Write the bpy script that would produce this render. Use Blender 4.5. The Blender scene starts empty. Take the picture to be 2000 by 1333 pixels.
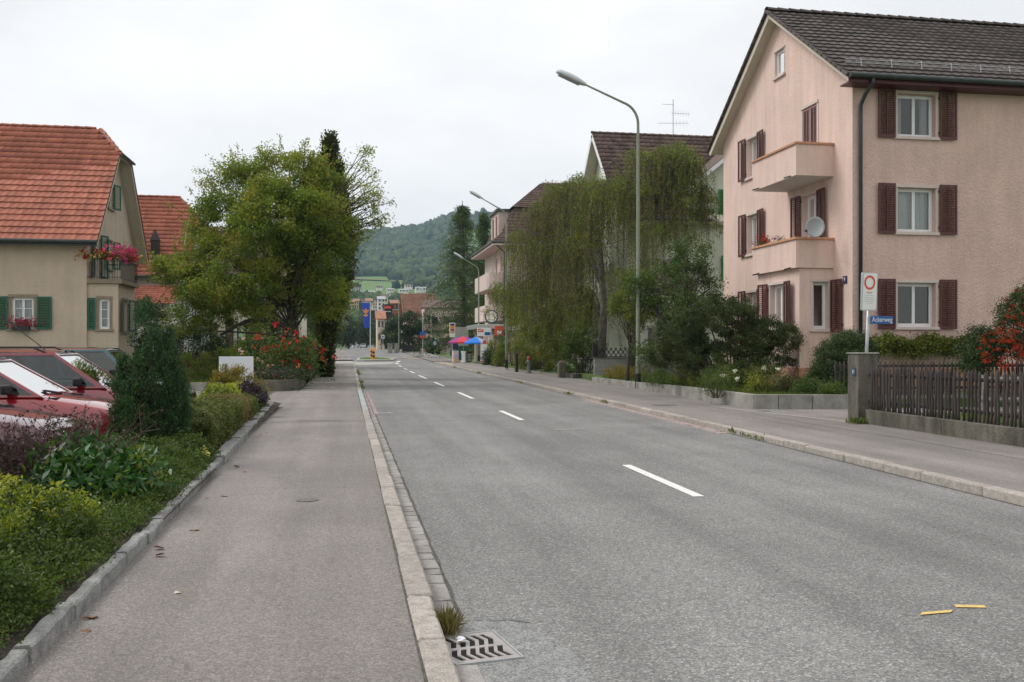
import bpy, bmesh, math, random
import numpy as np
from mathutils import Vector, Matrix
R = math.radians
random.seed(7); rng = np.random.default_rng(7)
S = bpy.context.scene; COL = S.collection

# ------------------------------------------------------------------ camera, sky, sun, exposure
F = 1850.0; TH = math.atan(323 / F); EYE = 1.6
cam = bpy.data.objects.new('camera', bpy.data.cameras.new('camera')); COL.objects.link(cam)
cam.data.sensor_width = 36; cam.data.lens = 36 * F / 2000
cam.location = (0, 0, EYE); cam.rotation_euler = (R(90), 0, -TH)
cam.data.shift_y = 9.5 / 2000; cam.data.clip_end = 9000; cam.data.clip_start = 0.05
S.camera = cam
S.render.resolution_x, S.render.resolution_y = 1024, 682
S.view_settings.view_transform = 'Standard'; S.view_settings.look = 'None'
S.view_settings.exposure = 0.0; S.view_settings.gamma = 1; S.view_settings.use_curve_mapping = False
SUN_EL, SUN_AZ = R(48), R(-68)      # azimuth from +Y, negative = to the left of the road
w = bpy.data.worlds.new('World'); S.world = w; w.use_nodes = True
nt = w.node_tree; nt.nodes.clear(); N = nt.nodes.new; L = nt.links.new
out = N('ShaderNodeOutputWorld'); bg = N('ShaderNodeBackground'); bg.inputs[1].default_value = 0.1
sky = N('ShaderNodeTexSky'); sky.sky_type = 'NISHITA'; sky.sun_disc = False
sky.sun_elevation = SUN_EL; sky.sun_rotation = SUN_AZ; sky.air_density = 1; sky.dust_density = 3
tc = N('ShaderNodeTexCoord'); mp = N('ShaderNodeMapping'); mp.inputs['Scale'].default_value = (1, 1, 2.4)
n1 = N('ShaderNodeTexNoise'); n1.inputs['Scale'].default_value = 2.2; n1.inputs['Detail'].default_value = 7; n1.inputs['Roughness'].default_value = .55
r1 = N('ShaderNodeValToRGB'); r1.color_ramp.elements[0].position = .36; r1.color_ramp.elements[0].color = (9.6, 9.68, 9.76, 1)
r1.color_ramp.elements[1].position = .60; r1.color_ramp.elements[1].color = (11.5, 11.45, 11.35, 1)
mx = N('ShaderNodeMixRGB'); mx.inputs[0].default_value = .95
L(tc.outputs['Generated'], mp.inputs[0]); L(mp.outputs[0], n1.inputs[0]); L(n1.outputs[0], r1.inputs[0])
L(sky.outputs[0], mx.inputs[1]); L(r1.outputs[0], mx.inputs[2]); L(mx.outputs[0], bg.inputs[0]); L(bg.outputs[0], out.inputs[0])
sl = bpy.data.lights.new('sun', 'SUN'); sl.energy = 2.0; sl.angle = R(24); sl.color = (1, .965, .92)
so = bpy.data.objects.new('sun', sl); COL.objects.link(so); so.location = (-20, 10, 40)
sd = Vector((math.sin(SUN_AZ) * math.cos(SUN_EL), math.cos(SUN_AZ) * math.cos(SUN_EL), math.sin(SUN_EL)))
so.rotation_euler = sd.to_track_quat('Z', 'Y').to_euler()
S.cycles.max_bounces = 6; S.cycles.diffuse_bounces = 3; S.cycles.glossy_bounces = 3
S.cycles.transparent_max_bounces = 12; S.cycles.transmission_bounces = 4; S.cycles.volume_bounces = 0
S.cycles.use_denoising = True

# ------------------------------------------------------------------ survey helpers: points read off the photograph's geometry
_s, _c = math.sin(TH), math.cos(TH)
def _ray(x, y):
    a = (x - 1000) / F; b = (676 - y) / F
    return _s + a * _c, _c - a * _s, b
def gp(x, y, z=0.0):
    d = _ray(x, y); t = (z - EYE) / d[2]; return d[0] * t, d[1] * t
def oX(x, y, X):
    d = _ray(x, y); t = X / d[0]; return d[1] * t, EYE + d[2] * t
def oY(x, y, Y):
    d = _ray(x, y); t = Y / d[1]; return d[0] * t, EYE + d[2] * t
def P3(x, y, Y):
    X, Z = oY(x, y, Y); return (X, Y, Z)

# ------------------------------------------------------------------ object helpers
INV = {}
def tag(o, label=None, cat=None, group=None, kind=None):
    if label: o['label'] = label
    if cat: o['category'] = cat
    if group: o['group'] = group
    if kind: o['kind'] = kind
    return o
def thing(name, loc, label, cat, group=None, rz=0.0, local=False):
    o = bpy.data.objects.new(name, None); COL.objects.link(o); o.location = loc; o.rotation_euler = (0, 0, rz)
    o.empty_display_size = .2
    if not local: INV[o.name] = (Matrix.Translation(loc) @ Matrix.Rotation(rz, 4, 'Z')).inverted()
    return tag(o, label, cat, group)
def link(o, parent=None):
    COL.objects.link(o)
    if parent is not None:
        o.parent = parent
        if parent.name in INV: o.matrix_parent_inverse = INV[parent.name]
    return o
def copy_tree(o, loc=None, rz=None, parent=None):
    c = o.copy(); COL.objects.link(c)
    if parent is not None: c.parent = parent; c.matrix_parent_inverse = o.matrix_parent_inverse.copy()
    if loc is not None: c.location = loc
    if rz is not None: c.rotation_euler = (0, 0, rz)
    for ch in list(o.children): copy_tree(ch, parent=c)
    return c

class MB:
    def __init__(s): s.v = []; s.f = []
    def add(s, vs, fs):
        n = len(s.v); s.v += [tuple(p) for p in vs]; s.f += [tuple(i + n for i in f) for f in fs]; return s
    def box(s, x0, x1, y0, y1, z0, z1):
        return s.add([(x0,y0,z0),(x1,y0,z0),(x1,y1,z0),(x0,y1,z0),(x0,y0,z1),(x1,y0,z1),(x1,y1,z1),(x0,y1,z1)],
                     [(0,3,2,1),(4,5,6,7),(0,1,5,4),(1,2,6,5),(2,3,7,6),(3,0,4,7)])
    def obox(s, O, U, V, W, u0, u1, v0, v1, w0, w1):
        O, U, V, W = map(Vector, (O, U, V, W)); pts = []
        for ww in (w0, w1):
            for (a, b) in ((u0, v0), (u1, v0), (u1, v1), (u0, v1)): pts.append(O + U*a + V*b + W*ww)
        return s.add(pts, [(0,3,2,1),(4,5,6,7),(0,1,5,4),(1,2,6,5),(2,3,7,6),(3,0,4,7)])
    def poly(s, pts): return s.add(pts, [tuple(range(len(pts)))])
    def prism(s, pts, D):
        n = len(pts); D = Vector(D); a = [Vector(p) for p in pts]; b = [p + D for p in a]
        return s.add(a + b, [tuple(range(n))[::-1], tuple(range(n, 2*n))] + [(i, (i+1) % n, (i+1) % n + n, i + n) for i in range(n)])
    def tube(s, pts, rad, n=10, caps=True):
        pts = [Vector(p) for p in pts]
        if not hasattr(rad, '__len__'): rad = [rad] * len(pts)
        d0 = (pts[1] - pts[0]).normalized(); ref = Vector((0,0,1)) if abs(d0.z) < .9 else Vector((1,0,0))
        x = d0.cross(ref).normalized(); V = []; k = len(pts)
        for i, p in enumerate(pts):
            d = (pts[min(i+1, k-1)] - pts[max(i-1, 0)]).normalized()
            x = (x - d * x.dot(d)).normalized(); y = d.cross(x)
            for j in range(n):
                a = 2*math.pi*j/n; V.append(p + (x*math.cos(a) + y*math.sin(a)) * rad[i])
        fs = [(i*n+j, i*n+(j+1) % n, (i+1)*n+(j+1) % n, (i+1)*n+j) for i in range(k-1) for j in range(n)]
        if caps: fs += [tuple(range(n))[::-1], tuple(range((k-1)*n, k*n))]
        return s.add(V, fs)
    def ball(s, c, r, n=8, m=6):
        c = Vector(c); r = r if hasattr(r, '__len__') else (r, r, r); V = [c + Vector((0,0,-r[2]))]
        for i in range(1, m):
            t = -math.pi/2 + math.pi*i/m
            for j in range(n): a = 2*math.pi*j/n; V.append(c + Vector((r[0]*math.cos(t)*math.cos(a), r[1]*math.cos(t)*math.sin(a), r[2]*math.sin(t))))
        V.append(c + Vector((0,0,r[2]))); fs = []
        for j in range(n): fs.append((0, 1+(j+1) % n, 1+j))
        for i in range(m-2):
            for j in range(n): fs.append((1+i*n+j, 1+i*n+(j+1) % n, 1+(i+1)*n+(j+1) % n, 1+(i+1)*n+j))
        l = len(V)-1
        for j in range(n): fs.append((1+(m-2)*n+j, 1+(m-2)*n+(j+1) % n, l))
        return s.add(V, fs)
    def mesh(s, name, mat, smooth=False):
        me = bpy.data.meshes.new(name); me.from_pydata(s.v, [], s.f)
        if mat: me.materials.append(mat)
        if smooth: me.shade_smooth()
        return me
    def build(s, name, mat, parent=None, smooth=False, bevel=0, kind=None):
        o = bpy.data.objects.new(name, s.mesh(name, mat, smooth)); link(o, parent)
        if bevel:
            m = o.modifiers.new('bevel', 'BEVEL'); m.width = bevel; m.segments = 2; m.limit_method = 'ANGLE'; m.angle_limit = R(35)
            if smooth: o.data.shade_smooth()
        if kind: o['kind'] = kind
        return o
def struct(mb, name, mat, **k): o = mb.build(name, mat, None, **k); o['kind'] = 'structure'; return o

def np_mesh(name, V, Fq, mat, parent=None, attr=None, kind=None, smooth=False):
    me = bpy.data.meshes.new(name); k = Fq.shape[1]; nf = len(Fq)
    me.vertices.add(len(V)); me.vertices.foreach_set('co', np.ascontiguousarray(V, dtype=np.float32).ravel())
    me.loops.add(nf*k); me.loops.foreach_set('vertex_index', np.ascontiguousarray(Fq, dtype=np.int32).ravel())
    me.polygons.add(nf); me.polygons.foreach_set('loop_start', np.arange(0, nf*k, k, dtype=np.int32))
    if attr is not None:
        a = me.attributes.new('v', 'FLOAT', 'POINT'); a.data.foreach_set('value', np.ascontiguousarray(attr, dtype=np.float32))
    me.update(calc_edges=True)
    if smooth: me.shade_smooth()
    me.materials.append(mat)
    o = bpy.data.objects.new(name, me); link(o, parent)
    if kind: o['kind'] = kind
    return o
def unit(a): return a / np.maximum(np.linalg.norm(a, axis=-1, keepdims=True), 1e-9)
def leaf_data(P, size, elong=2.0, bias=(0, 0, 0), fold=.25, D=None, flat=0.0):
    n = len(P); sz = size * rng.uniform(.65, 1.3, (n, 1))
    if D is None: D = unit(rng.normal(size=(n, 3)) + np.array(bias))
    nn = rng.normal(size=(n, 3)); nn[:, 2] += flat
    Sd = unit(np.cross(D, nn)); Nn = np.cross(Sd, D)
    W = sz / elong
    V = np.stack([P, P + D*sz*.45 + Sd*W*.5 + Nn*W*fold, P + D*sz, P + D*sz*.45 - Sd*W*.5 + Nn*W*fold], 1).reshape(-1, 3)
    return V
def leaves(name, P, size, mat, parent=None, attr=None, kind=None, **k):
    V = leaf_data(P, size, **k); n = len(P)
    Fq = np.arange(n*4).reshape(n, 4)
    a = rng.random(n) if attr is None else attr
    return np_mesh(name, V, Fq, mat, parent, np.repeat(a, 4), kind)
def tubes(name, P, Rr, mat, parent=None, n=3, kind=None):
    P = np.asarray(P, float); Sn, K, _ = P.shape; Rr = np.broadcast_to(np.asarray(Rr, float), (Sn, K))
    T = np.empty_like(P); T[:, 1:-1] = P[:, 2:] - P[:, :-2]; T[:, 0] = P[:, 1] - P[:, 0]; T[:, -1] = P[:, -1] - P[:, -2]; T = unit(T)
    ref = np.where(np.abs(T[:, :1, 2:3]) < .8, np.array([0, 0, 1.]), np.array([1., 0, 0])); ref = np.broadcast_to(ref, T.shape)
    X = unit(np.cross(T, ref)); Y = np.cross(T, X)
    a = np.arange(n)*2*np.pi/n
    V = P[:, :, None] + Rr[:, :, None, None]*(X[:, :, None]*np.cos(a)[None, None, :, None] + Y[:, :, None]*np.sin(a)[None, None, :, None])
    idx = np.arange(Sn*K*n).reshape(Sn, K, n); j2 = (np.arange(n)+1) % n
    Fq = np.stack([idx[:, :-1, :], idx[:, :-1][:, :, j2], idx[:, 1:][:, :, j2], idx[:, 1:, :]], -1).reshape(-1, 4)
    return np_mesh(name, V.reshape(-1, 3), Fq, mat, parent, None, kind, smooth=True)

# ------------------------------------------------------------------ materials
def mat(name, col, rough=.8, metal=0.0, var=0.0, scale=8.0, bump=0.0, bscale=40.0, spec=.5, col2=None, coat=0.0, objvar=0.0, detail=5, streak=None, fine=None, stain=0.0):
    m = bpy.data.materials.new(name); m.use_nodes = True; t = m.node_tree; b = t.nodes['Principled BSDF']
    b.inputs['Roughness'].default_value = rough; b.inputs['Metallic'].default_value = metal
    b.inputs['Specular IOR Level'].default_value = spec; b.inputs['Coat Weight'].default_value = coat
    b.inputs['Base Color'].default_value = (*col, 1)
    N = t.nodes.new; L = t.links.new
    g = N('ShaderNodeNewGeometry')      # world position, so neighbouring pieces do not repeat
    cur = None
    if var or col2:
        n = N('ShaderNodeTexNoise'); n.inputs['Scale'].default_value = scale; n.inputs['Detail'].default_value = detail; n.inputs['Roughness'].default_value = .6
        if streak:
            mp = N('ShaderNodeMapping'); mp.inputs['Scale'].default_value = streak; L(g.outputs['Position'], mp.inputs[0]); L(mp.outputs[0], n.inputs[0])
        else: L(g.outputs['Position'], n.inputs[0])
        r = N('ShaderNodeMapRange'); r.inputs[1].default_value = .32; r.inputs[2].default_value = .68
        L(n.outputs[0], r.inputs[0]); x = N('ShaderNodeMixRGB')
        c2 = col2 or tuple(c*(1+var) for c in col); c1 = col if col2 else tuple(c*(1-var) for c in col)
        x.inputs[1].default_value = (*c1, 1); x.inputs[2].default_value = (*c2, 1); L(r.outputs[0], x.inputs[0]); cur = x.outputs[0]
    if fine:    # (scale, amount): gravel-like speckle
        v = N('ShaderNodeTexVoronoi'); v.inputs['Scale'].default_value = fine[0]; L(g.outputs['Position'], v.inputs[0])
        sp = N('ShaderNodeSeparateColor'); L(v.outputs['Color'], sp.inputs[0])
        mr = N('ShaderNodeMapRange'); mr.inputs[3].default_value = 1-fine[1]; mr.inputs[4].default_value = 1+fine[1]; L(sp.outputs[0], mr.inputs[0])
        k = N('ShaderNodeVectorMath'); k.operation = 'SCALE'
        if cur: L(cur, k.inputs[0])
        else: k.inputs[0].default_value = col
        L(mr.outputs[0], k.inputs['Scale']); cur = k.outputs[0]
    if stain:
        n = N('ShaderNodeTexNoise'); n.inputs['Scale'].default_value = 1.0; n.inputs['Detail'].default_value = 7; n.inputs['Roughness'].default_value = .7; mp = N('ShaderNodeMapping'); mp.inputs['Scale'].default_value = (2.6, 2.6, .28); L(g.outputs['Position'], mp.inputs[0]); L(mp.outputs[0], n.inputs[0])
        mr = N('ShaderNodeMapRange'); mr.inputs[1].default_value = .42; mr.inputs[2].default_value = .66; mr.inputs[3].default_value = 1; mr.inputs[4].default_value = 1-stain; L(n.outputs[0], mr.inputs[0])
        k = N('ShaderNodeVectorMath'); k.operation = 'SCALE'; L(cur, k.inputs[0]); L(mr.outputs[0], k.inputs['Scale']); cur = k.outputs[0]
    if objvar:
        oi = N('ShaderNodeObjectInfo'); ad = N('ShaderNodeMath'); ad.operation = 'ADD'
        L(oi.outputs['Random'], ad.inputs[0]); L(g.outputs['Random Per Island'], ad.inputs[1])
        fr = N('ShaderNodeMath'); fr.operation = 'FRACT'; L(ad.outputs[0], fr.inputs[0])
        mr = N('ShaderNodeMapRange'); mr.inputs[3].default_value = 1-objvar; mr.inputs[4].default_value = 1+objvar; L(fr.outputs[0], mr.inputs[0])
        k = N('ShaderNodeVectorMath'); k.operation = 'SCALE'
        if cur: L(cur, k.inputs[0])
        else: k.inputs[0].default_value = col
        L(mr.outputs[0], k.inputs['Scale']); cur = k.outputs[0]
    if cur: L(cur, b.inputs['Base Color'])
    if bump:
        n = N('ShaderNodeTexNoise'); n.inputs['Scale'].default_value = bscale; n.inputs['Detail'].default_value = 4; L(g.outputs['Position'], n.inputs[0])
        u = N('ShaderNodeBump'); u.inputs['Strength'].default_value = 1; u.inputs['Distance'].default_value = bump; L(n.outputs[0], u.inputs['Height']); L(u.outputs[0], b.inputs['Normal'])
    return m
def leaf_mat(name, cols, trans=.3, rough=.5, spec=.35, shape=0.6):
    m = bpy.data.materials.new(name); m.use_nodes = True; t = m.node_tree; b = t.nodes['Principled BSDF']; N = t.nodes.new; L = t.links.new
    at = N('ShaderNodeAttribute'); at.attribute_name = 'v'
    r = N('ShaderNodeValToRGB'); e = r.color_ramp.elements
    while len(e) < len(cols): e.new(.5)
    for i, c in enumerate(cols): e[i].position = i/(len(cols)-1); e[i].color = (*c, 1)
    L(at.outputs['Fac'], r.inputs[0]); L(r.outputs[0], b.inputs['Base Color'])
    b.inputs['Roughness'].default_value = rough; b.inputs['Specular IOR Level'].default_value = spec
    tr = N('ShaderNodeBsdfTranslucent'); k = N('ShaderNodeMixRGB'); k.blend_type = 'MULTIPLY'; k.inputs[0].default_value = 1
    k.inputs[2].default_value = (1.5, 1.6, .7, 1); L(r.outputs[0], k.inputs[1]); L(k.outputs[0], tr.inputs[0])
    ms = N('ShaderNodeMixShader'); ms.inputs[0].default_value = trans
    L(b.outputs[0], ms.inputs[1]); L(tr.outputs[0], ms.inputs[2]); L(ms.outputs[0], t.nodes['Material Output'].inputs[0])
    return m
def glass_mat(name, tint=(.85, .9, .9), rough=.02):
    m = bpy.data.materials.new(name); m.use_nodes = True; t = m.node_tree; t.nodes.remove(t.nodes['Principled BSDF']); N = t.nodes.new; L = t.links.new
    a = N('ShaderNodeBsdfTransparent'); a.inputs[0].default_value = (*tint, 1); g = N('ShaderNodeBsdfGlossy'); g.inputs['Roughness'].default_value = rough
    lw = N('ShaderNodeFresnel'); lw.inputs[0].default_value = 1.5; ml = N('ShaderNodeMath'); ml.operation = 'MULTIPLY_ADD'; ml.inputs[1].default_value = 1.6; ml.inputs[2].default_value = .03
    ms = N('ShaderNodeMixShader'); L(lw.outputs[0], ml.inputs[0]); L(ml.outputs[0], ms.inputs[0]); L(a.outputs[0], ms.inputs[1]); L(g.outputs[0], ms.inputs[2])
    L(ms.outputs[0], t.nodes['Material Output'].inputs[0]); return m
def asphalt(name, base, warm, cracks=True, vs=95, lo=.62, hi=2.1):
    m = bpy.data.materials.new(name); m.use_nodes = True; t = m.node_tree; b = t.nodes['Principled BSDF']; N = t.nodes.new; L = t.links.new
    g = N('ShaderNodeNewGeometry'); P = g.outputs['Position']
    v = N('ShaderNodeTexVoronoi'); v.inputs['Scale'].default_value = vs; L(P, v.inputs[0])
    sp = N('ShaderNodeSeparateColor'); L(v.outputs['Color'], sp.inputs[0])
    r = N('ShaderNodeValToRGB'); e = r.color_ramp.elements
    e[0].position = 0; e[0].color = (*[c*lo for c in base], 1); e[1].position = 1; e[1].color = (*[c*hi for c in base], 1)
    q = e.new(.5); q.color = (*base, 1); q = e.new(.9); q.color = (*[c*1.28 for c in warm], 1); L(sp.outputs[0], r.inputs[0])
    def noise(sc, lo, hi, d=4, st=None, a=.35, bb=.65):
        n = N('ShaderNodeTexNoise'); n.inputs['Scale'].default_value = sc; n.inputs['Detail'].default_value = d; n.inputs['Roughness'].default_value = .6
        if st: mp = N('ShaderNodeMapping'); mp.inputs['Scale'].default_value = st; L(P, mp.inputs[0]); L(mp.outputs[0], n.inputs[0])
        else: L(P, n.inputs[0])
        mr = N('ShaderNodeMapRange'); mr.inputs[1].default_value = a; mr.inputs[2].default_value = bb; mr.inputs[3].default_value = lo; mr.inputs[4].default_value = hi; L(n.outputs[0], mr.inputs[0]); return mr.outputs[0]
    cur = r.outputs[0]
    fs = [noise(.5, .88, 1.1), noise(1.6, .9, 1.08, 6, (1.6, .1, 1)), noise(1.0, .86, 1.1, 2, (.75, .012, 1)), noise(24, .9, 1.1, 5), noise(.23, .93, 1.05, 5)]
    if cracks:
        vc = N('ShaderNodeTexVoronoi'); vc.feature = 'DISTANCE_TO_EDGE'; vc.inputs['Scale'].default_value = .16
        nz = N('ShaderNodeTexNoise'); nz.inputs['Scale'].default_value = 1.1; nz.inputs['Detail'].default_value = 6; L(P, nz.inputs[0])
        vm = N('ShaderNodeVectorMath'); vm.operation = 'MULTIPLY_ADD'; vm.inputs[1].default_value = (1.6, 1.6, 1.6); L(nz.outputs['Color'], vm.inputs[0]); L(P, vm.inputs[2]); L(vm.outputs[0], vc.inputs[0])
        mr = N('ShaderNodeMapRange'); mr.inputs[1].default_value = .0; mr.inputs[2].default_value = .0022; mr.inputs[3].default_value = .72; mr.inputs[4].default_value = 1; L(vc.outputs[0], mr.inputs[0]); fs.append(mr.outputs[0])
    for f in fs:
        k = N('ShaderNodeVectorMath'); k.operation = 'SCALE'; L(cur, k.inputs[0]); L(f, k.inputs['Scale']); cur = k.outputs[0]
    L(cur, b.inputs['Base Color']); b.inputs['Roughness'].default_value = .82; b.inputs['Specular IOR Level'].default_value = .35
    u = N('ShaderNodeBump'); u.inputs['Distance'].default_value = .003; u.inputs['Strength'].default_value = .6; L(v.outputs['Distance'], u.inputs['Height']); L(u.outputs[0], b.inputs['Normal'])
    return m
M = {}
M['road'] = asphalt('road_asphalt', (.192, .194, .192), (.22, .205, .188))
M['walk'] = asphalt('pavement_asphalt', (.214, .199, .188), (.24, .205, .185), cracks=True, vs=125, lo=.72, hi=1.6)
M['patch'] = mat('asphalt_patch', (.222, .222, .218), .85, var=.16, scale=9, fine=(120, .5), bump=.002, bscale=150)
M['lot'] = mat('parking_asphalt', (.12, .12, .12), .9, var=.2, scale=1.5, fine=(60, .2))
M['pad'] = mat('concrete_pad', (.36, .35, .32), .85, var=.12, scale=1.2)
M['soil'] = mat('soil', (.045, .034, .024), 1, var=.5, scale=6, bump=.03, bscale=18, fine=(50, .4))
M['lawn'] = mat('lawn', (.075, .125, .025), 1, var=.35, scale=1.2, bump=.02, bscale=60)
M['paint'] = mat('road_paint', (.72, .72, .70), .6, var=.12, scale=18, fine=(90, .12))
M['ypaint'] = mat('yellow_paint', (.66, .47, .16), .6, var=.15, scale=18, fine=(90, .15))
M['opaint'] = mat('orange_paint', (.6, .33, .2), .7, var=.2, scale=5)
M['kerb'] = mat('kerb_granite', (.335, .30, .265), .8, var=.22, scale=14, objvar=.14, bump=.004, bscale=60, fine=(160, .28))
M['kerb2'] = mat('kerb_bluish', (.34, .36, .37), .8, var=.12, scale=14, objvar=.12, fine=(160, .25))
M['sett'] = mat('sett', (.285, .265, .25), .8, var=.15, scale=12, objvar=.16, bump=.003, bscale=70, fine=(160, .2))
M['psett'] = mat('pink_sett', (.30, .235, .22), .8, var=.15, scale=12, objvar=.16, fine=(120, .2))
M['joint'] = mat('joint_dirt', (.085, .082, .07), 1, var=.4, scale=20)
M['edge'] = mat('edging_granite', (.235, .235, .225), .9, var=.28, scale=9, objvar=.12, bump=.01, bscale=28, fine=(140, .3))
M['conc'] = mat('concrete', (.28, .27, .24), .9, var=.3, scale=2.2, bump=.006, bscale=30, fine=(120, .15), stain=.3)
M['concd'] = mat('weathered_concrete', (.19, .175, .14), .95, col2=(.075, .07, .055), scale=3.4, bump=.012, bscale=24, fine=(90, .25), streak=(1, 1, .45), detail=9, stain=.55)
M['block'] = mat('concrete_block', (.25, .25, .235), .9, var=.15, scale=6, objvar=.10, bump=.004, bscale=60)
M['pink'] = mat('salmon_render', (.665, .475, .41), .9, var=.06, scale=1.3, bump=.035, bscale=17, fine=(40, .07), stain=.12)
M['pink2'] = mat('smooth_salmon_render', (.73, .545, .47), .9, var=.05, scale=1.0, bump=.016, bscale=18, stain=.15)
M['plinth'] = mat('terracotta_plinth', (.50, .26, .17), .9, var=.12, scale=2, bump=.02, bscale=12)
M['beige'] = mat('beige_render', (.56, .455, .355), .95, var=.07, scale=1.2, bump=.03, bscale=16, stain=.12)
M['beiged'] = mat('beige_stone', (.26, .21, .15), .9, var=.12, scale=4)
M['mint'] = mat('pale_mint_render', (.60, .63, .53), .95, var=.06, scale=1.2, bump=.03, bscale=9)
M['whitew'] = mat('white_render', (.66, .65, .62), .95, var=.06, scale=1.2)
M['mauve'] = mat('mauve_render', (.58, .46, .42), .95, var=.06, scale=1)
M['cream'] = mat('cream_render', (.62, .52, .40), .95, var=.06, scale=1)
M['brickr'] = mat('red_brick_far', (.36, .16, .10), .95, var=.2, scale=2)
M['stone'] = mat('window_stone', (.60, .51, .46), .85, var=.07, scale=5)
M['tilecop'] = mat('clay_coping', (.52, .26, .15), .85, var=.15, scale=6, objvar=.12)
M['white'] = mat('white_paint', (.78, .79, .79), .45)
M['dshut'] = mat('dark_red_shutter', (.085, .020, .020), .5, var=.12, scale=6)
M['litshut'] = mat('sky_lit_shutter', (.30, .17, .165), .5, var=.1, scale=6)  # dark red shutter paled: sky reflected in its slats put into the colour
M['gshut'] = mat('green_shutter', (.010, .105, .058), .5, var=.15, scale=6)
M['gshut2'] = mat('bright_green_shutter', (.015, .25, .06), .5, var=.12, scale=6)
M['bshut'] = mat('brown_shutter', (.13, .05, .03), .6)
M['dtile'] = mat('dark_roof_tile', (.088, .070, .066), .8, var=.18, scale=1.6, objvar=.2, bump=.004, bscale=40)
M['rtile'] = mat('red_roof_tile', (.34, .112, .068), .8, var=.16, scale=.7, objvar=.17, bump=.004, bscale=40)
M['btile'] = mat('brown_roof_tile', (.115, .076, .064), .85, var=.3, scale=1.6, objvar=.3)
M['ftile'] = mat('far_roof_tile', (.27, .145, .10), .9, var=.15, scale=.8, objvar=.15)
M['wood'] = mat('fence_wood', (.050, .040, .037), .85, var=.4, scale=14, objvar=.3, streak=(1, 1, .12), bump=.004, bscale=40)
M['woodl'] = mat('grey_rail_wood', (.20, .19, .18), .9, var=.3, scale=10)
M['soffit'] = mat('cream_soffit', (.62, .57, .47), .8, var=.05, scale=3)
M['gutter'] = mat('copper_gutter', (.028, .038, .038), .45, var=.3, scale=5)
M['galv'] = mat('galvanised_steel', (.42, .43, .43), .45, metal=.6, var=.1, scale=6)
M['pole'] = mat('green_grey_pole', (.22, .255, .19), .5, var=.1, scale=3)
M['lamph'] = mat('lamp_head_grey', (.52, .56, .56), .4)
M['black'] = mat('black_plastic', (.012, .012, .013), .45)
M['dark'] = mat('dark_interior', (.03, .03, .03), .95)
M['iron'] = mat('black_iron', (.02, .02, .02), .5, metal=.3)
M['glass'] = glass_mat('window_glass')
M['cglass'] = glass_mat('car_glass', (.35, .42, .42))
M['curt'] = mat('net_curtain', (.62, .64, .62), .9, var=.08, scale=20)
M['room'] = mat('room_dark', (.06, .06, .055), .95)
M['alu'] = mat('frame_aluminium', (.5, .52, .52), .35, metal=.7)
M['signw'] = mat('sign_white', (.78, .78, .76), .4, var=.02, scale=5)
M['signr'] = mat('sign_red', (.68, .06, .03), .4)
M['signb'] = mat('sign_blue', (.01, .10, .36), .35)
M['signg'] = mat('sign_grey_print', (.45, .47, .48), .6)
M['navy'] = mat('navy', (.02, .03, .10), .4)
M['flagb'] = mat('flag_blue', (.02, .07, .42), .8, var=.1, scale=1)
M['gold'] = mat('gold_orange', (.75, .30, .03), .6)
M['fring'] = mat('bark', (.062, .052, .043), .95, var=.35, scale=9, bump=.012, bscale=22)
M['birch'] = mat('birch_bark', (.16, .14, .12), .95, col2=(.05, .045, .04), scale=5, bump=.01, bscale=20)
M['twig'] = mat('twig', (.085, .055, .045), .95, var=.3, scale=10)
M['btwig'] = mat('birch_twig', (.10, .066, .048), .95, var=.35, scale=6)
M['plate'] = mat('grate_iron', (.33, .30, .29), .6, var=.15, scale=12, bump=.001, bscale=200, fine=(150, .12))
M['pit'] = mat('pit_black', (.006, .006, .006), 1)

# ------------------------------------------------------------------ ground
def lerp(tab, y):
    return float(np.interp(y, [t[0] for t in tab], [t[1] for t in tab]))
GZ = [(-50, 0), (90, 0), (121, .22), (146, .6), (220, .8), (290, .92), (380, 2.6), (450, 5.0)]
XRT = [(-30, 6.2), (0, 6.52), (8.4, 6.64), (16, 6.91), (42, 7.38), (102, 8.32), (150, 8.6), (200, 8.4), (290, 8.9), (450, 10)]
XLT = [(-30, .51), (32, .51), (83, .72), (100, .85), (125, .6), (160, -.2), (200, -.7), (290, .2), (450, 1)]
gz = lambda y: lerp(GZ, y)
XR = lambda y: lerp(XRT, y)
XL = lambda y: lerp(XLT, y)
YS = [-12, -4, 0, 4, 8, 12, 16, 20, 24, 28, 32, 36, 42, 50, 60, 70, 80, 90, 100, 112, 125, 140, 160, 180, 200, 230, 260, 290, 330, 380, 450]
def strip(name, mt, xa, xb, z, ys=YS, thick=None, kind='structure'):
    b = MB(); n = len(ys); xa_ = xa if callable(xa) else (lambda y: xa); xb_ = xb if callable(xb) else (lambda y: xb)
    vs = []
    for y in ys: zz = gz(y) + z; vs += [(xa_(y), y, zz), (xb_(y), y, zz)]
    b.add(vs, [(2*i, 2*i+1, 2*i+3, 2*i+2) for i in range(n-1)])
    if thick:
        vs = []
        for y in ys:
            zz = gz(y) + z
            vs += [(xa_(y), y, zz), (xa_(y), y, zz-thick), (xb_(y), y, zz), (xb_(y), y, zz-thick)]
        b.add(vs, [q for i in range(n-1) for q in ((4*i, 4*i+4, 4*i+5, 4*i+1), (4*i+2, 4*i+3, 4*i+7, 4*i+6))])
    o = b.build(name, mt); o['kind'] = kind; return o
def ylist(a, b): return [a] + [y for y in YS if a < y < b] + [b]
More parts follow.
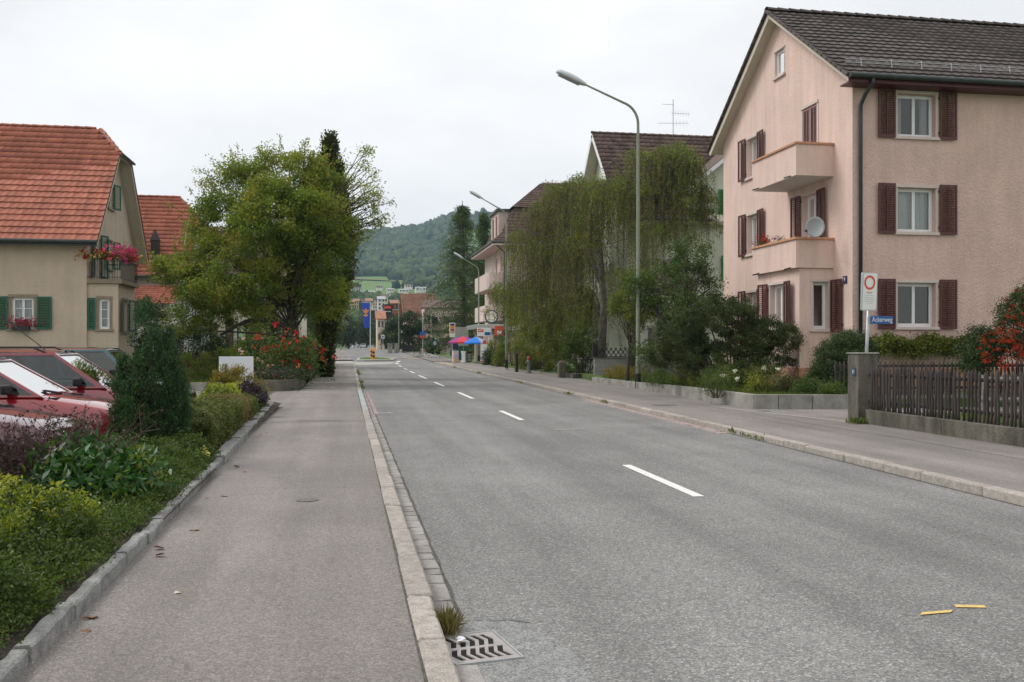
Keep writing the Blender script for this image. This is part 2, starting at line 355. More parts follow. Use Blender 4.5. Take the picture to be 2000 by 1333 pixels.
# wide ground sheet out to the hills
gx = [-3000, -1200, -500, -200, -80, -30, -8, 0, 4, 10, 20, 40, 90, 200, 500, 1200, 3000]
gyv = [-400, -60, -12, 0, 30, 60, 90, 121, 146, 180, 220, 290, 330, 380, 450]
b = MB(); b.add([(x, y, gz(y) - .06) for y in gyv for x in gx], [(j*len(gx)+i, j*len(gx)+i+1, (j+1)*len(gx)+i+1, (j+1)*len(gx)+i) for j in range(len(gyv)-1) for i in range(len(gx)-1)])
struct(b, 'ground', M['lawn'])
strip('road', M['road'], lambda y: XL(y) - .2, lambda y: XR(y) + .2, 0)
K = .085      # pavement height above the road
strip('pavement', M['walk'], lambda y: lerp([(0, -1.48), (7.4, -1.51), (13.4, -1.58), (18, -1.70), (24.4, -1.82), (26, -1.7), (38, -1.5), (50, -1.7), (80, -1.95), (125, -2.4)], y), lambda y: XL(y) - .148, K, ylist(-8, 84), .1)
strip('pavement', M['walk'], lambda y: XR(y) + .148, lambda y: lerp([(0, 10.35), (17, 10.2), (22, 10), (39, 10.4), (50, 11.4), (60, 11.2), (76, 10.9)], y), K, ylist(-8, 90), .1)
b = MB(); b.poly([(-30, 24.4, K-.004), (-1.56, 24.4, K-.004), (-1.62, 33.4, K-.004), (-30, 33.4, K-.004)]); struct(b, 'driveway', M['walk'])
b = MB(); b.poly([(10.15, 17.0, K-.004), (40, 17.0, K-.004), (40, 21.4, K-.004), (9.4, 21.4, K-.004)]); struct(b, 'side_street', M['walk'])
b = MB(); b.poly([(-40, 2, .03), (-2.62, 2, .03), (-2.62, 24.4, .03), (-2.4, 37, .03), (-40, 37, .03)]); struct(b, 'parking_lot', M['lot'])
b = MB(); b.poly([(-14, 84, .006), (-.2, 84, .006), (.9, 80, .006), (3.9, 84, .006), (5.2, 96, .006), (4.6, 100, .03), (-14, 100, .03)]); struct(b, 'concrete_crossing', M['pad'])
strip('far_pavement', M['walk'], lambda y: -3.4, lambda y: XL(y) - .1, .07, ylist(100, 230))
strip('far_pavement', M['walk'], lambda y: XR(y) + .1, lambda y: XR(y) + 3.2, .07, ylist(92, 260))
# planting bed soil (left), slightly mounded
b = MB(); vs = []; ys = [2.2 + .55*i for i in range(41)]
for y in ys:
    for k, x in enumerate((-2.75, -2.4, -2.05, -1.72, -1.5 if y < 12 else -1.6)): vs.append((x, y, [.06, .19, .22, .19, .15][k] + random.uniform(-.02, .02)))
b.add(vs, [(5*i+k, 5*i+k+1, 5*i+k+6, 5*i+k+5) for i in range(40) for k in range(4)]); struct(b, 'planting_bed', M['soil'], smooth=True)
# right-hand gardens
b = MB(); b.poly([(10.1, -6, .27), (40, -6, .27), (40, 16.9, .27), (10.1, 16.9, .27)]); b.prism([(10.12, -6, .0), (40, -6, .0), (40, 16.9, .0), (10.12, 16.9, .0)], (0, 0, .26)); struct(b, 'garden_lawn', M['lawn'])
def garden(name, pts, z, z0=0, m='lawn'): 
    b = MB(); b.prism([(x, y, z0) for x, y in pts], (0, 0, z - z0)); return struct(b, name, M[m])
garden('front_garden', [(9.72, 21.55), (11.9, 21.15), (40, 21.6), (40, 44), (10.9, 44), (10.35, 38.6), (10.05, 28.6)], .30)
garden('garden_lawn', [(11.5, 50), (40, 50), (40, 84), (11.3, 84)], .15)
garden('garden_lawn', [(-30, 33.4), (-3.6, 33.4), (-2.6, 33), (-1.75, 33), (-1.7, 38), (-1.9, 50), (-2.2, 83), (-30, 83)], .17)

# ------------------------------------------------------------------ kerbs, setts, edging stones
def stone_mesh(name, wd, ln, ht, mt, bev=.012, jit=.006):
    bm = bmesh.new(); bmesh.ops.create_cube(bm, size=1)
    for v in bm.verts:
        v.co.x *= wd; v.co.y *= ln; v.co.z = (v.co.z - .5) * ht
        if v.co.z > -ht/2: v.co += Vector((random.uniform(-jit, jit), random.uniform(-jit, jit), random.uniform(-jit, jit)))
    bmesh.ops.bevel(bm, geom=[e for e in bm.edges if all(v.co.z > -ht/2 for v in e.verts) or abs(e.verts[0].co.z - e.verts[1].co.z) > ht/2], offset=bev, segments=1, affect='EDGES')
    me = bpy.data.meshes.new(name); bm.to_mesh(me); bm.free(); me.materials.append(mt); return me
def lay(name, meshes, x, y, z, rz, parent, sy=1.0, tilt=.006):
    o = bpy.data.objects.new(name, random.choice(meshes)); link(o, parent); o.location = (x, y, z)
    o.rotation_euler = (random.uniform(-tilt, tilt), random.uniform(-tilt, tilt), rz); o.scale = (1, sy, 1); return o
km = [stone_mesh('kerb_stone', .15, 1.0, .3, M['kerb'], .014) for _ in range(6)]
kb = [stone_mesh('kerb_stone', .15, 1.0, .3, M['kerb2'], .014) for _ in range(3)]
def kerb_row(label_side, fx, off, y0, y1, step, zt, bluish=None, joined=None):
    t = bpy.data.objects.new('kerb', None); COL.objects.link(t); t['kind'] = 'structure'
    y = y0
    while y < y1:
        ln = step * random.uniform(.72, 1.25); yc = y + ln/2
        ms = kb if bluish and bluish[0] < yc < bluish[1] else km
        a = -math.atan2(fx(yc+.5) - fx(yc-.5), 1.0)
        lay('kerb_stone', ms, fx(yc) + off + random.uniform(-.004, .004), yc, zt + gz(yc) + random.uniform(-.005, .005), a, t, (ln - .012))
        y += ln
    if joined:
        b = MB(); y = y1
        while y < joined:
            ln = 1.4; b.obox((fx(y+.7) + off, y+.7, gz(y+.7)), (1, 0, 0), (0, 1, 0), (0, 0, 1), -.075, .075, -.69, .69, -.1, zt + random.uniform(-.004, .004)); y += ln
        o = b.build('kerb_stones', M['kerb'], t); o['kind'] = 'stuff'
kerb_row('left', XL, -.075, 2.0, 60, .98, .096, bluish=(22.5, 33), joined=84)
kerb_row('right', XR, .075, 4.0, 75, 1.0, .105, joined=88)
# dark joint beds under kerb and setts
strip('gutter_bed', M['joint'], lambda y: XL(y) - .02, lambda y: XL(y) + .16, .004, ylist(1, 33))
strip('kerb_bed', M['joint'], lambda y: XL(y) - .160 - .006*math.sin(y*5), lambda y: XL(y) - .14, K + .003, ylist(1, 84))
strip('kerb_bed', M['joint'], lambda y: XR(y) + .14, lambda y: XR(y) + .162, K + .003, ylist(2, 88))
strip('gutter_bed', M['joint'], lambda y: XR(y) - .03, lambda y: XR(y) + .02, .004, ylist(2, 80))
t = bpy.data.objects.new('gutter', None); COL.objects.link(t); t['kind'] = 'structure'
sm = [stone_mesh('sett', .135, 1, .1, M['sett'], .012, .006) for _ in range(5)]
pm = [stone_mesh('sett', .105, 1, .1, M['psett'], .010, .005) for _ in range(4)]
y = 5.36
while y < 22.2:
    ln = random.uniform(.16, .33); lay('sett', sm, .588 + random.uniform(-.004, .004), y + ln/2, .014, 0, t, ln - .014, .02); y += ln
for col in (0, 1):
    y = 22.3
    while y < 33:
        ln = random.uniform(.20, .26); lay('sett', pm, .575 + col*.115, y + ln/2, .014, 0, t, ln - .012, .015); y += ln
y = 3.2
while y < 4.6:
    ln = random.uniform(.3, .42); lay('sett', sm, .588, y + ln/2, .014, 0, t, ln - .014, .02); y += ln
t = bpy.data.objects.new('gutter', None); COL.objects.link(t); t['kind'] = 'structure'
for row in (0, 1):
    y = 16.3
    while y < 27.5:
        ln = random.uniform(.24, .32); lay('sett', pm, XR(y) - .06 - row*.115, y + ln/2, .014, R(-1.5), t, ln - .012, .015); y += ln
# edging stones of the planting bed
t = bpy.data.objects.new('bed_edging', None); COL.objects.link(t); t['kind'] = 'structure'
def rough_stone(w_, h_, seg=6):
    bm = bmesh.new(); bmesh.ops.create_cube(bm, size=1)
    bmesh.ops.subdivide_edges(bm, edges=[e for e in bm.edges if abs(e.verts[0].co.y - e.verts[1].co.y) > .5], cuts=seg)
    for v in bm.verts:
        v.co.x *= w_; v.co.z = (v.co.z - .5) * h_
        if v.co.z > -h_*.5: v.co += Vector((random.uniform(-.006, .006), 0, random.uniform(-.006, .005)))
    bmesh.ops.bevel(bm, geom=[e for e in bm.edges if all(v.co.z > -h_/2 for v in e.verts) and abs(e.verts[0].co.y - e.verts[1].co.y) > .05], offset=.012, segments=1, affect='EDGES')
    me = bpy.data.meshes.new('edging_stone'); bm.to_mesh(me); bm.free(); me.materials.append(M['edge']); return me
em = [rough_stone(.088, .34) for _ in range(6)]; em2 = [rough_stone(.17, .34) for _ in range(4)]
EX = [(0, -1.50), (7.35, -1.53), (13.4, -1.60), (18, -1.70), (23.4, -1.80)]
y = 2.2
while y < 23.3:
    near = y < 12.5; ln = random.uniform(.55, .95) if near else random.uniform(.4, .75)
    yc = y + ln/2; lay('edging_stone', em if near else em2, lerp(EX, yc) + random.uniform(-.008, .008) - (0 if near else .03), yc, .178 + random.uniform(-.01, .01) + (0 if near else .03), .012, t, ln - .01, .012); y += ln
for k in range(3):
    a = R(20 + 28*k); lay('edging_stone', em2, -2.25 + .42*math.cos(a), 23.5 + .5*math.sin(a), .22, a, t, .4)

# ------------------------------------------------------------------ road markings
def quad(name, pts, z, mt, label=None, cat=None, group=None):
    b = MB(); b.poly([(x, y, gz(y) + z) for x, y in pts]); o = b.build(name, mt)
    if cat: tag(o, label, cat, group)
    else: o['kind'] = 'structure'
    return o
for (y0, y1, xc) in ((9.55, 12.25, 3.68), (20.05, 23.0, 3.72), (28.5, 32.4, 3.77), (37.4, 41.7, 3.80), (46.2, 51.5, 3.84), (55.5, 60, 3.92), (64, 68.5, 4.02), (73, 77.5, 4.16)):
    quad('lane_dash', [(xc-.062, y0), (xc+.062, y0), (xc+.075, y1), (xc-.05, y1)], .005, M['paint'])
quad('lane_dash', [(4.15, 84), (4.45, 84), (4.9, 89), (4.6, 89)], .012, M['paint']); quad('lane_dash', [(4.6, 91), (4.9, 91), (5.4, 96), (5.1, 96)], .034, M['paint'])
for i in range(0): quad('paint_tick', [(.86+i*.135, 22.35+i*.10), (.95+i*.135, 22.35+i*.10), (.99+i*.135, 23.0+i*.1), (.90+i*.135, 23.0+i*.1)], .006, M['paint'])
quad('yellow_mark', [gp(1797, 1203), gp(1857, 1198), gp(1861, 1193), gp(1801, 1198)], .006, M['ypaint'])
quad('yellow_mark', [gp(1868, 1188), gp(1927, 1189), gp(1922, 1184), gp(1863, 1183)], .006, M['ypaint'])
quad('worn_mark', [(3.9, 17.5), (4.5, 17.6), (4.5, 17.72), (3.9, 17.62)], .006, M['sett'])
quad('orange_line', [(8.25, 104), (8.33, 106.5), (6.9, 112), (5.4, 118), (5.3, 116)], .03, M['opaint'])
quad('orange_line', [(-2.6, 101), (-1.0, 101), (-1.2, 103), (-2.8, 103)], .085, M['opaint'])
strip('parking_line', M['ypaint'], lambda y: XR(y) + .45, lambda y: XR(y) + .65, .088, [76, 80, 84, 88, 90])
# asphalt repair patch round the grate
b = MB(); b.poly([(.50, 3.2, .0065), (.95, 3.7, .0065), (1.18, 4.3, .0065), (1.16, 4.85, .0065), (1.06, 5.32, .0065), (.9, 5.43, .0065), (.66, 5.44, .0065), (.50, 5.36, .0065)])
struct(b, 'repair_patch', M['patch'])
b = MB()
pp = [(.67, 5.44), (.76, 5.47), (.84, 5.42), (.95, 5.44), (1.04, 5.38)]
for (x0, y0), (x1, y1) in zip(pp[:-1], pp[1:]):
    wd = random.uniform(.006, .018); dx, dy = (y1-y0), -(x1-x0); l = math.hypot(dx, dy); dx, dy = dx/l*wd, dy/l*wd
    b.poly([(x0, y0, .009), (x1, y1, .009), (x1+dx, y1+dy, .009), (x0+dx, y0+dy, .009)])
struct(b, 'tar_seam', mat('tar', (.14, .145, .15), .7, var=.3, scale=20))
# long tar joint beside the gutter and a few straight saw-cut seams
strip('tar_seam', M['joint'], lambda y: XL(y) + .152 + .006*math.sin(y*3.1), lambda y: XL(y) + .163 + .010*math.sin(y*7.3), .0055, [5.6+.28*i for i in range(60)])
strip('tar_seam', M['joint'], lambda y: 8.9 + .03*math.sin(y), lambda y: 8.915 + .03*math.sin(y), K+.003, [9+1.0*i for i in range(12)])
b = MB(); b.poly([(-1.5, 19.3, K+.003), (.36, 19.3, K+.003), (.36, 19.34, K+.003), (-1.5, 19.34, K+.003)]); struct(b, 'tar_seam', M['joint'])
b = MB(); b.poly([(-1.0, 19.6, K+.004), (-.1, 19.6, K+.004), (-.1, 22.3, K+.004), (-1.0, 22.3, K+.004)]); struct(b, 'repair_patch', M['walk'])
# pale seam between pavement and side street
b = MB(); b.poly([(9.0, 22.0, K+.004), (9.1, 22.1, K+.004), (9.95, 17.4, K+.004), (9.85, 17.3, K+.004)]); struct(b, 'concrete_seam', M['kerb'])

# ------------------------------------------------------------------ drain grate
gr = thing('drain_grate', (.72, 4.95, 0), 'rusty pinkish iron gully grate with black chevron slots beside the left kerb', 'drain grate')
GU = Vector((.33, .06, 0)); gO = Vector((.548, 4.70, .013)); gU = GU.normalized(); gV = Vector((-gU.y, gU.x, 0)); gw, gh = .335, .46
def gpt(u, v, z=0): return gO + gU*u + gV*v + Vector((0, 0, z))
bm = bmesh.new(); edges = []
def loop(pts):
    vs = [bm.verts.new(p) for p in pts]; return [bm.edges.new((vs[i], vs[(i+1) % len(vs)])) for i in range(len(vs))]
edges += loop([gpt(0, 0), gpt(gw, 0), gpt(gw, gh), gpt(0, gh)])
def chev(u, v0, v1, sgn, wd=.030):      # a bent slot
    vm = (v0+v1)/2; d = .026*sgn
    return [gpt(u-wd/2, v0), gpt(u+wd/2, v0), gpt(u+wd/2+d, vm), gpt(u+wd/2, v1), gpt(u-wd/2, v1), gpt(u-wd/2+d, vm)]
for k in range(6): edges += loop(chev(.045+k*.050, .04, .212, -1))
for k in range(5): edges += loop(chev(.05+k*.052, .245, .42, 1))
bmesh.ops.triangle_fill(bm, edges=edges, use_beauty=True, use_dissolve=False)
for f in bm.faces:
    if f.normal.z < 0: f.normal_flip()
ex = bmesh.ops.extrude_face_region(bm, geom=bm.faces[:])
for e in ex['geom']:
    if isinstance(e, bmesh.types.BMVert): e.co.z -= .03
bmesh.ops.recalc_face_normals(bm, faces=bm.faces[:])
me = bpy.data.meshes.new('plate'); bm.to_mesh(me); bm.free(); me.materials.append(M['plate']); link(bpy.data.objects.new('plate', me), gr)
b = MB(); b.obox(gO - Vector((0, 0, .006)), gU, gV, (0, 0, 1), 0, gw, 0, gh, -.001, 0); b.build('pit', M['pit'], gr)
b = MB()
for (u0, u1, v0, v1) in ((-.014, -.002, -.014, gh+.014), (gw+.002, gw+.014, -.014, gh+.014), (-.002, gw+.002, -.014, -.002), (-.002, gw+.002, gh+.002, gh+.014)): b.obox(gO, gU, gV, (0, 0, 1), u0, u1, v0, v1, -.012, .003)
b.build('frame', M['galv'], gr)
g2 = copy_tree(gr, (.92, 22.6, 0)); g2['label'] = 'distant pale gully grate beside the pink setts at the left kerb'; g2['group'] = 'drain grates'; gr['group'] = 'drain grates'
# manhole cover, valve covers
def cover(x, y, z, r, label, m='conc'):
    b = MB(); b.prism([(x + r*math.cos(a), y + r*math.sin(a), z) for a in [2*math.pi*i/28 for i in range(28)]], (0, 0, .006)); o = b.build('manhole_cover', mat('cover_iron', (.13, .12, .115), .7, var=.2, scale=30, fine=(60, .3)))
    tag(o, label, 'manhole cover')
cover(-.38, 9.5, K+.001, .11, 'small round iron cover in the left pavement')
cover(8.0, 23.2, K+.001, .32, 'round iron manhole cover in the right pavement before the lamp')
cover(9.5, 20.6, K+.001, .16, 'small round cover at the mouth of the side street')

# ------------------------------------------------------------------ building kit
def wall(mb, O, U, N, w_, z0, top, holes=(), reveal=.18, extra=()):
    """front skin of a wall in the plane O + U*u + z, with openings (u0,u1,z0,z1) and their reveals"""
    O, U, N = Vector(O), Vector(U), Vector(N); tf = top if callable(top) else (lambda u: top)
    us = sorted({0.0, w_} | {h[0] for h in holes} | {h[1] for h in holes} | set(extra))
    P = lambda u, z, d=0: O + U*u + Vector((0, 0, z)) - N*d
    for a, b in zip(us[:-1], us[1:]):
        hs = sorted([h for h in holes if h[0] <= a + 1e-6 and h[1] >= b - 1e-6], key=lambda h: h[2]); z = z0
        for h in hs: mb.poly([P(a, z), P(b, z), P(b, h[2]), P(a, h[2])]); z = h[3]
        mb.poly([P(a, z), P(b, z), P(b, tf(b - 1e-6)), P(a, tf(a + 1e-6))])
    for (a, b, c, d) in holes:
        mb.poly([P(a, c), P(a, c, reveal), P(a, d, reveal), P(a, d)]); mb.poly([P(b, c), P(b, d), P(b, d, reveal), P(b, c, reveal)])
        mb.poly([P(a, c), P(b, c), P(b, c, reveal), P(a, c, reveal)]); mb.poly([P(a, d), P(a, d, reveal), P(b, d, reveal), P(b, d)])
    return mb
def window(parent, O, U, N, hole, reveal=.18, sashes=2, bars=0, surround=None, sm=None, frame='white', curtain=True, sill=True, sillm=None, label=None, blind=0):
    O, U, N = Vector(O), Vector(U), Vector(N); a, b, c, d = hole; Z = Vector((0, 0, 1)); f = MB(); B = O - N*(reveal - .055); t = .055
    f.obox(B, U, Z, N, a+.001, a+t, c+.001, d-.001, -.06, 0); f.obox(B, U, Z, N, b-t, b-.001, c+.001, d-.001, -.06, 0)
    f.obox(B, U, Z, N, a+t, b-t, c+.001, c+t, -.06, 0); f.obox(B, U, Z, N, a+t, b-t, d-t, d-.001, -.06, 0)
    wd = (b - a - 2*t) / sashes; panes = []
    for s in range(sashes):
        u0 = a + t + s*wd; u1 = u0 + wd; q = .042
        f.obox(B, U, Z, N, u0+.003, u0+q, c+t, d-t, -.05, .012); f.obox(B, U, Z, N, u1-q, u1-.003, c+t, d-t, -.05, .012)
        f.obox(B, U, Z, N, u0+q, u1-q, c+t, c+t+q, -.05, .012); f.obox(B, U, Z, N, u0+q, u1-q, d-t-q, d-t, -.05, .012)
        for k in range(bars):
            zz = c + t + (d-c-2*t)*(k+1)/(bars+1); f.obox(B, U, Z, N, u0+q, u1-q, zz-.011, zz+.011, -.03, .006)
        panes.append((u0+q, u1-q, c+t+q, d-t-q))
    w_ = f.build('window', M[frame], parent)
    if label: w_['label'] = label
    for (u0, u1, z0, z1) in panes:
        g = MB(); g.poly([O - N*(reveal-.035) + U*u + Z*z for u, z in ((u0, z0), (u1, z0), (u1, z1), (u0, z1))]); g.build('pane', M['glass'], w_)
    if curtain:
        n = 26
        for side in ((a+.03, a+.03+(b-a)*.22), (b-.03-(b-a)*.22, b-.03)) if curtain != 'full' else ((a+.03, b-.03),):
            vs = []; g = MB()
            for i in range(n+1):
                u = side[0] + (side[1]-side[0])*i/n; dd = reveal + .10 + .022*math.sin(i*2.1) + .01*math.sin(i*5)
                vs += [O - N*dd + U*u + Z*(c+.02), O - N*dd + U*u + Z*(d-.02)]
            g.add(vs, [(2*i, 2*i+2, 2*i+3, 2*i+1) for i in range(n)]); g.build('curtain', M['curt'], w_)
    if surround:
        s = MB(); p = .018; e = surround
        s.obox(O, U, Z, N, a-e, a-.001, c, d, -.02, p); s.obox(O, U, Z, N, b+.001, b+e, c, d, -.02, p); s.obox(O, U, Z, N, a-e, b+e, d+.001, d+e, -.02, p+.025)
        s.build('surround', M[sm or 'stone'], w_)
    if sill:
        s = MB(); e = (surround or 0) + .05; s.obox(O, U, Z, N, a-e, b+e, c-.085, c-.001, -.16, .075); s.build('sill', M[sillm or sm or 'stone'], w_, bevel=.006)
    return w_
def shutter(parent, O, U, N, u0, u1, z0, z1, m='dshut', hinge=None, ang=0.0, off=.05, louv=True, mid=True, label=None):
    """one leaf; hinge='l'/'r' with ang (degrees) swings it out from the wall about that side"""
    O, U, N = Vector(O), Vector(U), Vector(N); Z = Vector((0, 0, 1)); w_ = u1 - u0
    if hinge == 'r': base = O + U*u1 + N*off; D = (-U*math.cos(R(ang)) + N*math.sin(R(ang)))
    else: base = O + U*u0 + N*off; D = (U*math.cos(R(ang)) + N*math.sin(R(ang)))
    Q = D.cross(Z).normalized(); Q = Q if Q.dot(N) > 0 or abs(Q.dot(N)) < 1e-6 else -Q
    f = MB(); t = .055; h = .034
    f.obox(base, D, Z, Q, 0, t, z0, z1, 0, h); f.obox(base, D, Z, Q, w_-t, w_, z0, z1, 0, h)
    f.obox(base, D, Z, Q, t, w_-t, z0, z0+.08, 0, h); f.obox(base, D, Z, Q, t, w_-t, z1-.06, z1, 0, h)
    if mid: f.obox(base, D, Z, Q, w_/2-.018, w_/2+.018, z0+.08, z1-.06, .002, h-.002)
    s = f.build('shutter', M[m], parent)
    if label: s['label'] = label
    g = MB(); n = int((z1-z0-.14)/.062)
    for k in range(n):
        zz = z0 + .08 + (z1-z0-.14)*(k+.5)/n; c = base + Z*zz + Q*(h/2)
        A = (Q*.8 - Z*.6).normalized() if louv else (Q*.15 - Z).normalized(); Bn = D.cross(A)
        g.obox(c, D, A, Bn, t+.001, w_-t-.001, -.026, .026, -.004, .004)
    o = g.build('louvre', M[m], s, kind='stuff')
    for zz in (z0+.2, z1-.2): b = MB(); b.obox(base, D, Z, Q, -.03, .03, zz-.02, zz+.02, -.02, 0); b.build('hinge', M['black'], s)
    return s
def tile_mesh(mt, w_, l_, amp=.022, th=.018, n=6, lip=.03):
    """interlocking clay tile: x across, y up the slope, z out of it"""
    vs = []; fs = []
    for j, (y, up) in enumerate(((0, lip), (l_*1.06, 0))):
        for i in range(n+1):
            x = -w_/2 + w_*i/n*1.03; vs.append((x, y, up + amp*(.5+.5*math.cos(2*math.pi*i/n)) ))
    for i in range(n): fs.append((i, i+1, i+n+2, i+n+1))
    k = len(vs)
    for i in range(n+1): x, y, z = vs[i]; vs.append((x, y+.004, z - th - lip*.6))
    for i in range(n): fs.append((k+i, k+i+1, i+1, i))
    me = bpy.data.meshes.new('tile'); me.from_pydata(vs, [], fs); me.materials.append(mt); return me
def roof_tiles(parent, O, U, Vv, W_, H_, mt, tw=.30, tl=.34, clip=None, nobj=300, amp=.022, lip=.03):
    """O = lower left corner of the slope, U along the eave, Vv up the slope"""
    O, U, Vv = Vector(O), Vector(U), Vector(Vv).normalized(); Nn = U.cross(Vv).normalized()
    if Nn.z < 0: Nn = -Nn
    me = tile_mesh(mt, tw, tl, amp, lip=lip); rows = int(round(H_/tl)); cols = int(round(W_/tw)); cells = []
    for r in range(rows):
        for c in range(cols):
            u = (c+.5)*W_/cols; v = r*H_/rows
            if clip and not clip(u, v + tl*.5): continue
            cells.append((u, v))
    cam_p = Vector((0, 0, EYE)); cells.sort(key=lambda q: (O + U*q[0] + Vv*q[1] - cam_p).length)
    Rm = Matrix((U, Vv, Nn)).transposed().to_4x4()
    co = np.array([v.co[:] for v in me.vertices]); fq = np.array([tuple(p.vertices) for p in me.polygons]); VV = []; FF = []
    for i, (u, v) in enumerate(cells):
        p = O + U*u + Vv*v + Nn*random.uniform(-.004, .004); mtx = Matrix.Translation(p) @ Rm @ Matrix.Rotation(random.uniform(-.012, .012), 4, 'Z')
        if i < nobj:
            o = bpy.data.objects.new('tile', me); link(o, parent); o.matrix_basis = mtx
        else:
            A = np.array(mtx); VV.append(co @ A[:3, :3].T + A[:3, 3]); FF.append(fq + len(co)*(len(VV)-1))
    if VV: np_mesh('tile', np.concatenate(VV), np.concatenate(FF), mt, parent, None, 'stuff')
def ridge_caps(parent, p0, p1, mt, r=.13, l=.40, kind=None):
    p0, p1 = Vector(p0), Vector(p1); d = p1 - p0; n = int(d.length/l); d.normalize(); ref = Vector((0, 0, 1)); s = d.cross(ref).normalized(); up = s.cross(d)
    for k in range(n):
        b = MB(); vs = []; 
        for e, (q, rr) in enumerate(((k*l, r*1.08), (k*l + l*1.05, r*.92))):
            for i in range(7): a = math.pi*i/6; vs.append(p0 + d*q + s*math.cos(a)*rr + up*(math.sin(a)*rr*.8 + (.012 if e == 0 else 0)))
        b.add(vs, [(i, i+1, i+8, i+7) for i in range(6)]); b.build('ridge_tile', mt, parent, kind=kind)

# ------------------------------------------------------------------ salmon apartment house, right
HA = thing('apartment_house', (19, 29.5, .4), 'salmon rendered three storey apartment house with dark tiled gable roof and maroon shutters', 'house')
Xw, Yn, Yf, ZE = 14.2, 24.92, 34.3, 9.15; XE = 30.0
YM = 29.62; ZR = 12.76; SL = (ZR-9.2)/(YM-24.45)
OF, UF, NF = (Xw, Yn, 0), (1, 0, 0), (0, -1, 0)         # facade towards the side street
OG, UG, NG = (Xw, Yn, 0), (0, 1, 0), (-1, 0, 0)         # gable towards the road
fh = [(1.40, 2.60, 7.63, 8.86), (1.40, 2.60, 4.88, 6.16), (1.40, 2.60, 2.15, 3.42)]
fh2 = [(8.2, 9.4, a[2], a[3]) for a in fh]
b = MB(); wall(b, OF, UF, NF, XE - Xw, .95, 9.25, fh + fh2, .22)
b.poly([(Xw, Yf, .4), (XE, Yf, .4), (XE, Yf, 9.25), (Xw, Yf, 9.25)]); b.poly([(XE, Yn, .4), (XE, Yf, .4), (XE, Yf, 9.2), (XE, YM, ZR-.1), (XE, Yn, 9.2)])
b.build('front_wall', M['pink'], HA)
gtop = lambda u: min(9.02 + (u+.47)*SL*1.0, 9.02 + (Yf + .47 - Yn - u)*SL) if True else 0
gtop = lambda u: ZR - .16 - abs(u - (YM-Yn))*SL
gh = [(4.26, 4.92, 10.60, 11.44), (6.30, 7.18, 7.62, 8.98), (6.28, 7.16, 4.88, 6.26), (2.05, 2.98, 6.85, 9.05), (2.02, 2.98, 4.12, 6.30), (6.3, 7.2, 2.15, 3.5)]
b = MB(); wall(b, OG, UG, NG, Yf - Yn, .95, gtop, gh, .22, extra=(YM-Yn,)); b.build('gable_wall', M['pink2'], HA)
b = MB(); b.box(Xw-.03, XE, Yn-.03, Yf, .3, .95); b.build('plinth', M['plinth'], HA)
b = MB()
for z in (3.9, 6.6, 9.12): b.box(Xw+.3, XE-.1, Yn+.3, Yf-.1, z, z+.08)
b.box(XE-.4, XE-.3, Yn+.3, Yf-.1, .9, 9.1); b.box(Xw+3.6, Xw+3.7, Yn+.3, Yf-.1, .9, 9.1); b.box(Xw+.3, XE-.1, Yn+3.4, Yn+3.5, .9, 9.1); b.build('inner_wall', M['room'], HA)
for i, h in enumerate(fh): window(HA, OF, UF, NF, h, .22, 2, 0, .085, 'stone', curtain=(True, 'full', False)[i], label=('top floor window with drawn side curtains', 'middle window with full net curtain', 'ground floor window without net')[i])
for (a, b_, c, d) in fh:
    shutter(HA, OF, UF, NF, a-.64, a-.10, c-.06, d+.10, hinge='r', ang=1.5); shutter(HA, OF, UF, NF, b_+.10, b_+.64, c-.06, d+.10, hinge='l', ang=1.5)
for h in fh2: window(HA, OF, UF, NF, h, .22, 2, 0, .085, 'stone')
window(HA, OG, UG, NG, gh[0], .12, 1, 0, .05, 'stone', curtain=False)
for h in (gh[1], gh[2], gh[5]):
    window(HA, OG, UG, NG, h, .22, 2, 0, .085, 'stone')
    a, b_, c, d = h; shutter(HA, OG, UG, NG, a-.60, a-.06, c-.05, d+.08, hinge='r', ang=3); shutter(HA, OG, UG, NG, b_+.06, b_+.60, c-.05, d+.08, hinge='l', ang=3)
window(HA, OG, UG, NG, gh[3], .22, 2, 0, .085, 'stone', sill=False, curtain=False); window(HA, OG, UG, NG, gh[4], .22, 2, 0, .085, 'stone', sill=False)
a, b_, c, d = gh[3]; shutter(HA, OG, UG, NG, a+.01, (a+b_)/2-.005, c+.05, d-.02, 'litshut', hinge='l', off=-.03, label='closed balcony shutter leaf'); shutter(HA, OG, UG, NG, (a+b_)/2+.005, b_-.01, c+.05, d-.02, 'litshut', hinge='r', off=-.03, label='closed balcony shutter leaf')
a, b_, c, d = gh[4]; shutter(HA, OG, UG, NG, a-.62, a-.06, c, d+.05, hinge='r', ang=4); shutter(HA, OG, UG, NG, b_+.06, b_+.62, c, d+.05, hinge='l', ang=4)
